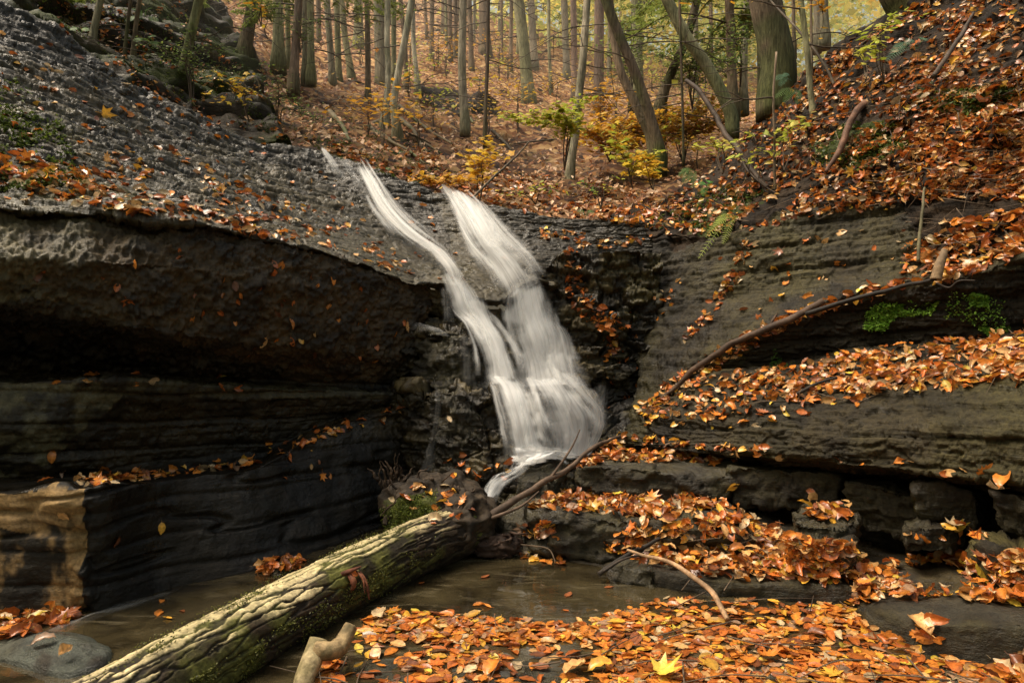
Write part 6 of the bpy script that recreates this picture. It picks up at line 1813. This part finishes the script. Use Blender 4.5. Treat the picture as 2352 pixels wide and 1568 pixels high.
# ------------------------------------------------------------------ saplings, ferns, moss, far foliage
def leaf_cloud(centers, size, cols, seed, flat=0.35, maple=False):
    """small pointed leaves, mostly level, at the given points"""
    r = np.random.default_rng(seed)
    n = len(centers)
    nrm = np.array([0, -0.25, 1.0]) + r.normal(0, flat, (n, 3)); nrm /= np.linalg.norm(nrm, axis=1, keepdims=True)
    t1 = np.cross(nrm, r.normal(0, 1, (n, 3))); t1 /= np.linalg.norm(t1, axis=1, keepdims=True)
    t2 = np.cross(nrm, t1)
    s = size * r.uniform(0.6, 1.15, (n, 1))
    if maple:
        ang = np.radians([0, 35, 60, 110, 150, 210, 250, 300, 325])
        rad = np.array([1, 0.45, 0.85, 0.42, 0.6, 0.6, 0.42, 0.85, 0.45]) * 0.55
        pts = [centers + s * (t1 * math.cos(a) * q + t2 * math.sin(a) * q) - nrm * s * 0.12 * q for a, q in zip(ang, rad)]
        pts.append(centers)
        V = np.stack(pts, 1)
        k = len(ang)
        f = np.array([[j, (j + 1) % k, k] for j in range(k)])
    else:
        V = np.stack([centers - t1 * s * 0.5, centers - t1 * s * 0.1 + t2 * s * 0.27 - nrm * s * 0.05, centers + t1 * s * 0.55 - nrm * s * 0.1, centers - t1 * s * 0.1 - t2 * s * 0.27 - nrm * s * 0.05], 1)
        f = np.array([[0, 1, 2], [0, 2, 3]])
    m = V.shape[1]
    F = (f[None] + np.arange(n)[:, None, None] * m).reshape(-1, 3)
    cols = np.asarray(cols)
    c = cols[r.integers(0, len(cols), n)] * r.uniform(0.75, 1.2, (n, 1))
    return V.reshape(-1, 3), F, np.repeat(c, m, 0)

YEL = [(0.62, 0.40, 0.04), (0.70, 0.50, 0.05), (0.55, 0.30, 0.03)]
LIME = [(0.36, 0.42, 0.05), (0.44, 0.46, 0.06), (0.55, 0.50, 0.08)]
GREENS = [(0.10, 0.19, 0.035), (0.14, 0.24, 0.04), (0.07, 0.13, 0.03)]
GOLD = [(0.66, 0.33, 0.03), (0.60, 0.36, 0.04), (0.50, 0.25, 0.03)]

def sapling(label, root, sprays, cols, size, seed, n=60, maple=False, stem=2.4, name='sapling', group=None, cat='sapling', flat=0.3):
    """root (x, y, d); sprays: list of [(x, y, d) start, end, spread px]; leaves hang level along each spray"""
    r = random.Random(seed)
    base = P(*root)
    t = thing(name, label, cat, tuple(base), group)
    parts, cen = [], []
    d = root[2]
    for (sx, sy, ex, ey, spr) in sprays:
        dd = d + r.uniform(-0.35, 0.35)
        a = base
        m1 = P(sx, sy, d + (dd - d) * 0.5)
        e = P(ex, ey, dd)
        K = [a, (a + m1) / 2 + Vector((r.uniform(-.04, .04), 0, 0)), m1, (m1 + e) / 2 + Vector((0, 0, 0.02)), e]
        pth = smooth_path(K, 34)
        parts.append(tube_tris(pth, np.array([1.3, 1.0, 0.7, 0.3]) * stem * d / FPX / 2, 6))
        tail = pth[16:]
        for q in range(n):
            k = tail[r.randrange(len(tail))]
            o = np.array([r.gauss(0, spr), r.gauss(0, spr * 0.9), r.gauss(0, spr * 0.28)]) * d / FPX
            cen.append(k + o)
            if q % 6 == 0:
                parts.append(tube_tris(smooth_path([k, k + o * 0.6, k + o], 6), np.array([0.5, 0.25]) * stem * d / FPX / 2, 4))
    V, F = merge(parts)
    part('stem', V, F, M_TWIG, t, {'col': (colvar(V, (0.075, 0.052, 0.032), 0.4, 5, seed), 'COLOR')})
    V, F, c = leaf_cloud(np.array(cen), size, cols, seed, flat, maple)
    part('foliage', V, F, M_GREEN, t, {'col': (c, 'COLOR')}, False)
    return t

sapling('lime-green beech spray reaching left across the middle of the gully', (1296,392,8.6), [(1300,300,1160,264,14),(1310,290,1230,256,14),(1320,260,1345,222,14),(1300,280,1280,236,14)], LIME, 0.12, 1000, n=130)
sapling('small yellow maple sapling above the right strand of the falls', (1100,470,7.9), [(1104,380,1086,356,20),(1108,370,1140,352,18),(1100,380,1120,316,14)], YEL, 0.13, 1010, n=50, maple=True)
sapling('low golden sapling carpet right above the lip of the falls', (1000,436,7.4), [(1010,420,1060,404,16),(990,420,960,410,16),(1040,420,1100,412,14)], GOLD, 0.10, 1015, n=60, maple=True)
sapling('golden sapling behind the leaning dark trunks, upper spread', (1400,372,10.2), [(1380,320,1350,300,26),(1400,300,1440,276,28),(1440,310,1530,262,30),(1400,340,1450,330,28),(1440,330,1500,300,24)], GOLD + YEL, 0.13, 1020, n=290)
sapling('small yellow sapling in front of the reddish trunk on the hillside', (1380,340,11.5), [(1380,260,1350,210,16),(1390,250,1420,212,16),(1380,240,1378,204,14)], GOLD, 0.13, 1030, n=80)
sapling('wide golden sapling beyond the mossy leaning trunk', (1570,380,11.0), [(1540,300,1500,262,30),(1580,290,1640,240,30),(1560,280,1560,244,34),(1590,310,1660,276,26)], GOLD + YEL, 0.14, 1040, n=280)
sapling('yellow-green maple sapling at the foot of the leaning dark trunk', (1452,430,7.6), [(1440,380,1410,330,18),(1460,380,1500,350,18),(1450,390,1480,392,16),(1440,370,1400,296,14)], LIME + YEL, 0.12, 1050, n=60, maple=True)
sapling('yellow maple seedling with star-shaped leaves at the alcove\'s top edge', (1500,436,6.9), [(1490,400,1470,352,10),(1500,390,1510,368,10),(1496,400,1480,396,10)], YEL, 0.13, 1055, n=22, maple=True)
sapling('yellow-green beech sprig beside the lichen sapling on the right bank', (1800,395,5.6), [(1800,320,1740,302,16),(1800,310,1868,270,14),(1810,300,1840,288,14)], LIME + [(0.62, 0.52, 0.12)], 0.085, 1060, n=22)
sapling('pale yellow-green sprig left of the dead limb on the right bank', (1660,400,5.9), [(1650,340,1604,334,12),(1660,330,1720,326,14),(1650,330,1640,318,10)], LIME + [(0.62, 0.52, 0.12)], 0.085, 1065, n=18)
sapling('low yellow seedlings along the right bank below the dead limb', (1740,420,5.5), [(1720,370,1690,362,10),(1740,350,1790,352,12)], LIME, 0.075, 1070, n=13)
sapling('bright lime beech sprig at the top of the right bank', (2030,190,4.9), [(2020,90,1966,76,14),(2030,60,2090,40,14),(2030,60,2070,24,14),(2010,110,2000,110,14)], LIME, 0.085, 1080, n=18)
sapling('small lime sprig with broad leaves, lower left of the top bank sprig', (1990,180,5.0), [(1985,140,1962,118,9),(1985,140,2005,124,9)], LIME, 0.085, 1085, n=8)
sapling('yellow maple sapling in front of the wet mossy bank at upper left', (572,280,7.9), [(560,220,470,166,16),(560,200,570,166,14),(556,220,520,190,18),(560,240,480,224,18),(565,200,545,184,12)], YEL, 0.095, 1090, n=17, maple=True)
sapling('small orange beech sprig hanging at the top left of the hillside', (600,60,8.5), [(598,20,584,4,12),(600,10,606,-4,10)], GOLD, 0.085, 1095, n=12)
sapling('yellow maple sprig hanging by the thick pale trunk at left', (615,90,8.8), [(614,50,612,30,8)], YEL, 0.09, 1097, n=9, maple=True)
sapling('orange beech branch overhanging the top edge right of the hillside', (1700,-120,6.0), [(1640,-20,1564,4,14),(1680,-20,1720,2,14),(1640,-10,1620,2,12)], GOLD + YEL, 0.09, 1100, n=16)
sapling('orange beech sprig overhanging in front of the big hemlock', (1900,-80,5.6), [(1870,0,1812,14,12),(1880,10,1890,34,12),(1890,60,1880,92,6)], GOLD, 0.085, 1105, n=11)
sapling('sparse yellow-green shoots on the gully floor right of the falls lip', (1380,480,7.0), [(1380,440,1350,430,16),(1390,430,1420,400,14),(1370,440,1320,420,14)], LIME + GREENS, 0.07, 1110, n=14)
sapling('low green shoots at the gully edge above the right strand', (1230,470,7.2), [(1230,440,1200,424,18),(1240,440,1280,436,18),(1210,450,1160,440,14)], GREENS + LIME, 0.06, 1115, n=20)

HEM = [(0.17, 0.25, 0.06), (0.26, 0.32, 0.08), (0.12, 0.19, 0.05)]
sapling('hemlock sapling with level green sprays in front of the mossy bank at upper left', (440,250,8.3), [(430,150,340,96,20),(430,130,520,110,22),(440,170,380,150,20),(440,160,540,166,20),(438,100,430,40,18)], HEM, 0.045, 1130, n=170, name='hemlock_sapling', stem=3.0, flat=0.25)
sapling('hemlock sapling drooping over the crest right of the leaf-clad trunk', (640,300,8.6), [(640,230,560,240,18),(640,220,700,250,20),(650,250,740,280,18),(640,200,620,150,18)], HEM, 0.045, 1135, n=150, name='hemlock_sapling', stem=2.6, flat=0.25)
sapling('thin green hemlock spray hanging between trunks at the left of the hillside', (690,120,11.0), [(680,60,640,40,20),(690,60,740,50,22),(690,80,700,100,20)], HEM, 0.06, 1140, n=130, name='hemlock_sapling', stem=2.4, flat=0.25)
sapling('airy green hemlock understory between the leaning trunks and the big hemlock', (1590,250,10.5), [(1580,160,1510,120,30),(1590,140,1660,110,30),(1590,180,1540,190,26),(1600,120,1580,50,26),(1600,160,1690,170,26)], HEM, 0.075, 1145, n=260, name='hemlock_sapling', stem=2.6, flat=0.3)
sapling('pale green hemlock spray in front of the hazy trunk right of centre', (1450,220,12.5), [(1450,130,1400,100,28),(1450,120,1500,90,28),(1450,150,1420,170,24),(1450,90,1450,30,24)], HEM, 0.08, 1150, n=220, name='hemlock_sapling', stem=2.4, flat=0.3)
sapling('young hemlock at the skyline left of the big hemlock trunk', (1700,200,9.0), [(1700,120,1660,60,24),(1700,110,1730,40,22),(1700,150,1650,140,22)], HEM, 0.06, 1155, n=190, name='hemlock_sapling', stem=2.6, flat=0.3)

def fern(label, root, fronds, col, seed, group='ferns on the banks'):
    r = random.Random(seed)
    t = thing('fern', label, 'fern', tuple(P(*root)), group)
    d = root[2]
    for fi, (ex, ey, ww) in enumerate(fronds):
        a, e = P(*root), P(ex, ey, d - 0.12)
        pth = smooth_path([a, (a + e) / 2 + Vector((0, 0, 0.05)), e], 34)
        vs, fs = [], []
        V, F = tube_tris(pth, np.array([1, 0.4]) * 0.0025, 4)
        vs.append(V); fs.append(F); off = len(V)
        T = np.gradient(pth, axis=0)
        for k in range(4, 34, 2):
            tt = T[k] / np.linalg.norm(T[k])
            sd = np.cross(tt, [0.1, -0.7, 0.7]); sd /= np.linalg.norm(sd)
            ln = ww * d / FPX * (math.sin(PI * (k - 2) / 33) ** 0.7) * (0.9 + 0.2 * r.random())
            for sg_ in (-1, 1):
                o = sd * sg_ * ln + tt * ln * 0.45 + np.array([0, 0, -0.12 * ln])
                w_ = tt * ln * 0.10
                q = np.array([pth[k] - w_, pth[k] + w_, pth[k] + o * 0.6 + w_, pth[k] + o, pth[k] + o * 0.6 - w_])
                vs.append(q); fs.append(np.array([[0, 1, 2], [0, 2, 4], [4, 2, 3]]) + off); off += 5
        V, F = np.concatenate(vs), np.concatenate(fs)
        part('frond', V, F, M_GREEN, t, {'col': (colvar(V, col, 0.35, 12, seed + fi), 'COLOR')}, False)
    return t
GF = (0.15, 0.26, 0.08)
def fd(x, y): return on(x, y).y - 0.05
fern('blue-green fern arching over the dark hollow at the top right of the bank', (2110,112,fd(2110,112)), [(2034,140,13),(2050,116,13),(2080,100,11),(2128,94,10)], (0.14, 0.27, 0.16), 1200)
fern('small blue-green fern at the foot of the big hemlock trunk', (1818,186,6.6), [(1780,184,10),(1790,198,9),(1800,176,8)], (0.13, 0.25, 0.15), 1210)
fern('yellowing fern hanging from the dark hollow left of the right rock face', (1696,498,fd(1696,498)), [(1620,545,12),(1640,520,12),(1660,560,10),(1604,594,10)], (0.36, 0.42, 0.09), 1220)
fern('green fern on the bank below the small blue-green fern', (1840,210,5.9), [(1800,235,11),(1780,225,10),(1830,240,9)], (0.12, 0.20, 0.06), 1230)
fern('drooping dark fern on the bank at the left of the dead limb', (1600,395,6.2), [(1570,420,11),(1560,405,10),(1590,430,9)], GF, 1240)
fern('bright green herb fern under the dead limb', (1625,440,5.6), [(1608,425,10),(1632,420,10),(1614,450,9)], (0.12, 0.32, 0.08), 1250)
fern('fern on the mossy rock bank at top left, upper one', (330,45,8.6), [(300,20,12),(345,20,12),(290,50,11),(360,50,11)], GF, 1260)
fern('fern on the mossy rock bank at top left, below the slim trunks', (340,100,8.5), [(310,95,11),(352,85,11),(360,108,10)], GF, 1270)
fern('small dark fern by the slope crest at upper left', (185,80,7.0), [(165,70,10),(200,72,10)], GF, 1280)
fern('fern clump on the roots below the two birches', (910,365,8.6), [(895,345,11),(925,350,11),(905,385,10),(930,375,10)], (0.05, 0.10, 0.04), 1290)
fern('fern among the leaves at the gully edge left of the falls', (880,400,7.6), [(865,395,10),(895,392,10),(870,412,9)], (0.06, 0.14, 0.035), 1300)
fern('low fern on the far leafy slope', (1105,190,15.5), [(1085,182,9),(1122,184,9)], GF, 1310)
fern('small green fern at the alcove top edge', (1345,500,6.6), [(1330,488,9),(1362,490,9)], (0.08, 0.17, 0.05), 1320)

def mat_patch(name, label, poly, n, size, cols, seed, cat, thr=0.42):
    r = random.Random(seed)
    x0, x1, y0, y1 = bbox(poly)
    cen = []
    while len(cen) < n:
        x, y = r.uniform(x0, x1), r.uniform(y0, y1)
        if not inpoly(np.array([x]), np.array([y]), poly)[0]:
            continue
        h = cast(x, y)
        if h is None:
            n -= 1; continue
        p = np.array(h[0])
        if vnoise(p[None] * 9, seed)[0] < thr:
            if r.random() < 0.93:
                n -= 0.2
                continue
        cen.append(p + np.array(h[1]) * r.uniform(0.0, 0.018) + np.array([r.gauss(0, .004)] * 3))
    V, F, c = leaf_cloud(np.array(cen), size, cols, seed, 0.9)
    me = mesh_np(name, V, F, M_GREEN, {'col': (c, 'COLOR')}, False)
    o = link(name, me); o['kind'] = 'stuff'; o['label'] = label; o['category'] = cat
mat_patch('liverwort_patch', 'bright green creeping patch on the dark right rock face, left of two', [(1968,735),(2010,700),(2080,690),(2160,692),(2140,722),(2060,726),(2030,760),(1985,755)], 2600, 0.019, [(0.24, 0.46, 0.05), (0.32, 0.54, 0.08), (0.15, 0.30, 0.04)], 1400, 'moss')
mat_patch('liverwort_patch', 'bright green creeping patch on the dark right rock face near the right edge', [(2165,735),(2185,670),(2250,672),(2310,690),(2300,720),(2320,760),(2270,770),(2220,735)], 2600, 0.019, [(0.22, 0.42, 0.05), (0.30, 0.50, 0.08), (0.14, 0.28, 0.04)], 1410, 'moss')
mat_patch('liverwort_patch', 'small dark green creeping patch just above the long leafy ledge', [(1765,850),(1780,800),(1800,836),(1850,826),(1830,846)], 260, 0.015, [(0.06, 0.14, 0.02), (0.09, 0.18, 0.03)], 1420, 'moss')
mat_patch('moss_growth', 'bright moss on the left shoulder of the root end of the log', [(878,1165),(930,1140),(1002,1128),(1012,1172),(960,1212),(885,1228)], 1500, 0.014, [(0.10, 0.13, 0.018), (0.15, 0.18, 0.025), (0.06, 0.08, 0.012)], 1425, 'moss', 0.4)
LOGM = [(0.10, 0.105, 0.018), (0.145, 0.145, 0.026), (0.06, 0.065, 0.012)]
mat_patch('moss_growth', 'short green moss along the upper edge of the fallen log', [(190,1552),(450,1418),(690,1296),(920,1190),(930,1206),(700,1316),(460,1444),(210,1580)], 1700, 0.010, LOGM, 1426, 'moss', 0.46)
mat_patch('moss_growth', 'short green moss on the shaded flank of the fallen log', [(420,1568),(640,1440),(900,1290),(1000,1230),(1010,1290),(830,1390),(640,1500),(540,1568)], 2600, 0.010, LOGM, 1427, 'moss', 0.5)
for (poly, lab, k) in (([(720,345),(760,240),(860,300),(960,330),(1080,400),(1000,430),(880,400)], 'green moss and low herbs on the bank under the birches', 2600),
                       ([(930,200),(1150,245),(1150,285),(1040,278),(940,250)], 'green moss on the dark outcrop across the hillside', 900),
                       ([(1480,520),(1600,440),(1700,420),(1760,440),(1640,530)], 'dark moss on the knoll above the alcove', 1100),
                       ([(1850,340),(1950,280),(2080,280),(2090,340),(1990,390),(1900,390)], 'dark moss cushions on the right bank by the broken stake', 1400),
                       ([(2100,210),(2330,200),(2352,250),(2240,265),(2110,245)], 'dark moss on the upper right bank', 900),
                       ([(60,0),(400,-10),(660,180),(740,340),(600,310),(440,240),(280,150)], 'moss on the wet rock bank at upper left', 4200),
                       ([(0,160),(120,240),(200,420),(0,440)], 'olive moss on the left end of the rock slope', 1500)):
    mat_patch('moss_growth', lab, poly, k, 0.03 if k > 1000 else 0.035, [(0.075, 0.11, 0.016), (0.115, 0.155, 0.024), (0.05, 0.07, 0.014)], 1430 + k, 'moss', 0.5)

# understory shrubs over the hillside
ur = random.Random(314)
for i in range(50):
    x = ur.uniform(780, 1880); y = ur.uniform(130, 420)
    h = cast(x, y)
    if h is None or h[0].y < 8.5 or h[0].y > 30:
        continue
    d = h[0].y; hp = ur.uniform(0.5, 1.3) * FPX / d
    spr = 0.22 * FPX / d
    kind = ur.choice([('golden', GOLD), ('yellow', YEL), ('yellow-green', LIME)])
    sapling('sparse %s undergrowth shrub on the leafy hillside' % kind[0], (x, y + 4, d), [(x, y - hp * .5, x - hp * .35, y - hp * .8, spr), (x, y - hp * .5, x + hp * .35, y - hp * .75, spr), (x, y - hp * .6, x + hp * 0.05, y - hp, spr)], kind[1], 0.11, 1500 + i, n=26, stem=1.6, name='shrub', cat='shrub', group='sparse %s shrubs on the hillside' % kind[0], maple=(i % 2 == 0))
# dead wood on the hillside
for i, (xa, ya, xb, yb, w, lab) in enumerate(((800,185,842,196,5,'dark fallen limb between the trunks at the left of the hillside'),(985,75,1060,62,5,'fallen dead trunk lying high across the slope'),(1130,300,1175,345,8,'mossy fallen branch below the forked sapling'),(1210,130,1262,118,4,'thin fallen limb across the upper slope'),(1440,205,1500,196,5,'fallen limb behind the leaning pair of trunks'),(1180,330,1330,318,4,'thin fallen sapling stem across the gully'),(920,300,990,330,6,'fallen branch just below the birch roots'))):
    stick('fallen_branch', lab, 'branch', [(xa, ya), ((xa + xb) / 2, (ya + yb) / 2 - 2), (xb, yb)], w, (0.085, 0.065, 0.042), 1600 + i, 0.05)
# twigs and bits of stem lying in the leaf litter, past counting
tv_ = []
for poly, n in ((bank, 260), (pool, 70), (led, 60), (mid, 50), ([(740,340),(900,300),(1400,420),(1500,500),(1000,440)], 90)):
    x0, x1, y0, y1 = bbox(poly)
    for k in range(n):
        x, y = ur.uniform(x0, x1), ur.uniform(y0, y1)
        if not inpoly(np.array([x]), np.array([y]), poly)[0]:
            continue
        h = cast(x, y)
        if h is None:
            continue
        p = np.array(h[0]) + np.array(h[1]) * 0.025
        a = np.array([ur.gauss(0, 1), ur.gauss(0, 1), ur.gauss(0, 0.5)]); a -= np.array(h[1]) * a.dot(np.array(h[1])) * 0.8
        a *= ur.uniform(0.05, 0.22) / np.linalg.norm(a)
        tv_.append(tube_tris(smooth_path([p - a, p + np.array([ur.gauss(0, .012)] * 3), p + a], 7), np.array([1, 0.8, 0.5]) * ur.uniform(0.0015, 0.004), 5))
V, F = merge(tv_)
me = mesh_np('twig_litter', V, F, M_TWIG, {'col': (colvar(V, (0.10, 0.07, 0.045), 0.6, 3, 1), 'COLOR')})
o = link('twig_litter', me); o['kind'] = 'stuff'; o['label'] = 'thin broken twigs strewn through the leaf litter'; o['category'] = 'twigs'

# bright foliage of the far wood, with gaps for the sky
r = np.random.default_rng(21)
cl = []
for i in range(420):
    x = r.uniform(1080, 2050); y = r.uniform(-300, 160); d = r.uniform(26, 60)
    if y > np.interp(x, [1080, 1200, 1400, 1600, 2050], [20, 70, 110, 150, 160]):
        continue
    c0 = np.array(P(x, y, d))
    k = 80
    cl.append(c0 + r.normal(0, 1, (k, 3)) * np.array([1.5, 1.2, 0.9]))
cen = np.concatenate(cl)
V, F, c = leaf_cloud(cen, 0.42, [(0.72, 0.72, 0.20), (0.56, 0.62, 0.18), (0.84, 0.76, 0.20), (0.84, 0.66, 0.16), (0.40, 0.46, 0.14)], 22, 0.9)
me = mesh_np('distant_foliage', V, F, M_GREEN, {'col': (c, 'COLOR')}, False)
o = link('distant_foliage', me); o['kind'] = 'stuff'; o['label'] = 'yellow-green foliage of the far wood with bright sky between'; o['category'] = 'foliage'
# ------------------------------------------------------------------ labels that tell look-alikes apart by their order
ORD = ['leftmost', 'second', 'third', 'fourth', 'fifth', 'sixth', 'seventh', 'eighth', 'ninth', 'tenth', 'eleventh', 'twelfth', 'thirteenth', 'fourteenth',
       'fifteenth', 'sixteenth', 'seventeenth', 'eighteenth', 'nineteenth', 'twentieth', 'twenty-first', 'twenty-second', 'twenty-third', 'twenty-fourth', 'twenty-fifth', 'twenty-sixth', 'twenty-seventh']
bylab = {}
for o in scene.objects:
    if o.parent is None and o.get('label') and not o.get('kind'):
        bylab.setdefault(o['label'], []).append(o)
for lab, lst in bylab.items():
    if len(lst) < 2:
        continue
    lst.sort(key=lambda o: o.location.x / max(o.location.y, 0.1))
    for i, o in enumerate(lst):
        w = 'rightmost' if i == len(lst) - 1 else ORD[min(i, 26)]
        tail = (w + ' one' if w in ('leftmost', 'rightmost') else w + ' from left')
        o['label'] = lab + ', ' + tail if len((lab + ' ' + tail).split()) <= 16 else lab.replace('the ', '') + ', ' + tail
# ------------------------------------------------------------------ light
world = bpy.data.worlds.new('World')
scene.world = world
world.use_nodes = True
wn = world.node_tree
bg = wn.nodes['Background']
sky = wn.nodes.new('ShaderNodeTexSky')
sky.sky_type = 'NISHITA'
sky.sun_disc = False
SUN_EL, SUN_AZ = 64.0, -95.0         # azimuth from +Y (straight ahead) towards +X
sky.sun_elevation = math.radians(SUN_EL)
sky.sun_rotation = math.radians(SUN_AZ)
sky.air_density = 3.0
sky.dust_density = 10.0
sky.ozone_density = 0.5
wn.links.new(sky.outputs[0], bg.inputs[0])
bg.inputs[1].default_value = 0.15
sd = bpy.data.lights.new('sun', 'SUN')
sd.energy = 4.2
sd.angle = math.radians(25)
sd.color = (1.0, 0.92, 0.80)
sun = bpy.data.objects.new('sun', sd)
COL.objects.link(sun)
sv = Vector((math.sin(math.radians(SUN_AZ)) * math.cos(math.radians(SUN_EL)), math.cos(math.radians(SUN_AZ)) * math.cos(math.radians(SUN_EL)), math.sin(math.radians(SUN_EL))))
sun.rotation_euler = sv.to_track_quat('Z', 'Y').to_euler()
sun.location = (0, 0, 30)

# thin mist hanging in the wood behind the falls
mt = NT('thin_mist')
vs_ = mt.n('ShaderNodeVolumeScatter')
vs_.inputs['Color'].default_value = (1.0, 0.96, 0.86, 1)
vs_.inputs['Density'].default_value = 0.005
vs_.inputs['Anisotropy'].default_value = 0.35
mt.l(vs_.outputs[0], mt.out.inputs['Volume'])
X0, X1, Y0, Y1, Z0, Z1 = -45, 60, 9.0, 75, 0, 32
V = np.array([(x, y, z) for z in (Z0, Z1) for y in (Y0, Y1) for x in (X0, X1)], float)
F = np.array([(0, 2, 3, 1), (4, 5, 7, 6), (0, 1, 5, 4), (2, 6, 7, 3), (0, 4, 6, 2), (1, 3, 7, 5)])
o = link('mist', mesh_np('mist', V, F, mt.m, None, False)); o['kind'] = 'structure'

scene.view_settings.view_transform = 'Standard'
scene.view_settings.look = 'None'
scene.view_settings.exposure = 0
scene.view_settings.gamma = 1
cy = scene.cycles
cy.max_bounces = 7
cy.diffuse_bounces = 3
cy.glossy_bounces = 3
cy.transmission_bounces = 3
cy.transparent_max_bounces = 24
cy.volume_bounces = 0
cy.use_denoising = True
cy.use_adaptive_sampling = False
cy.sample_clamp_indirect = 6.0
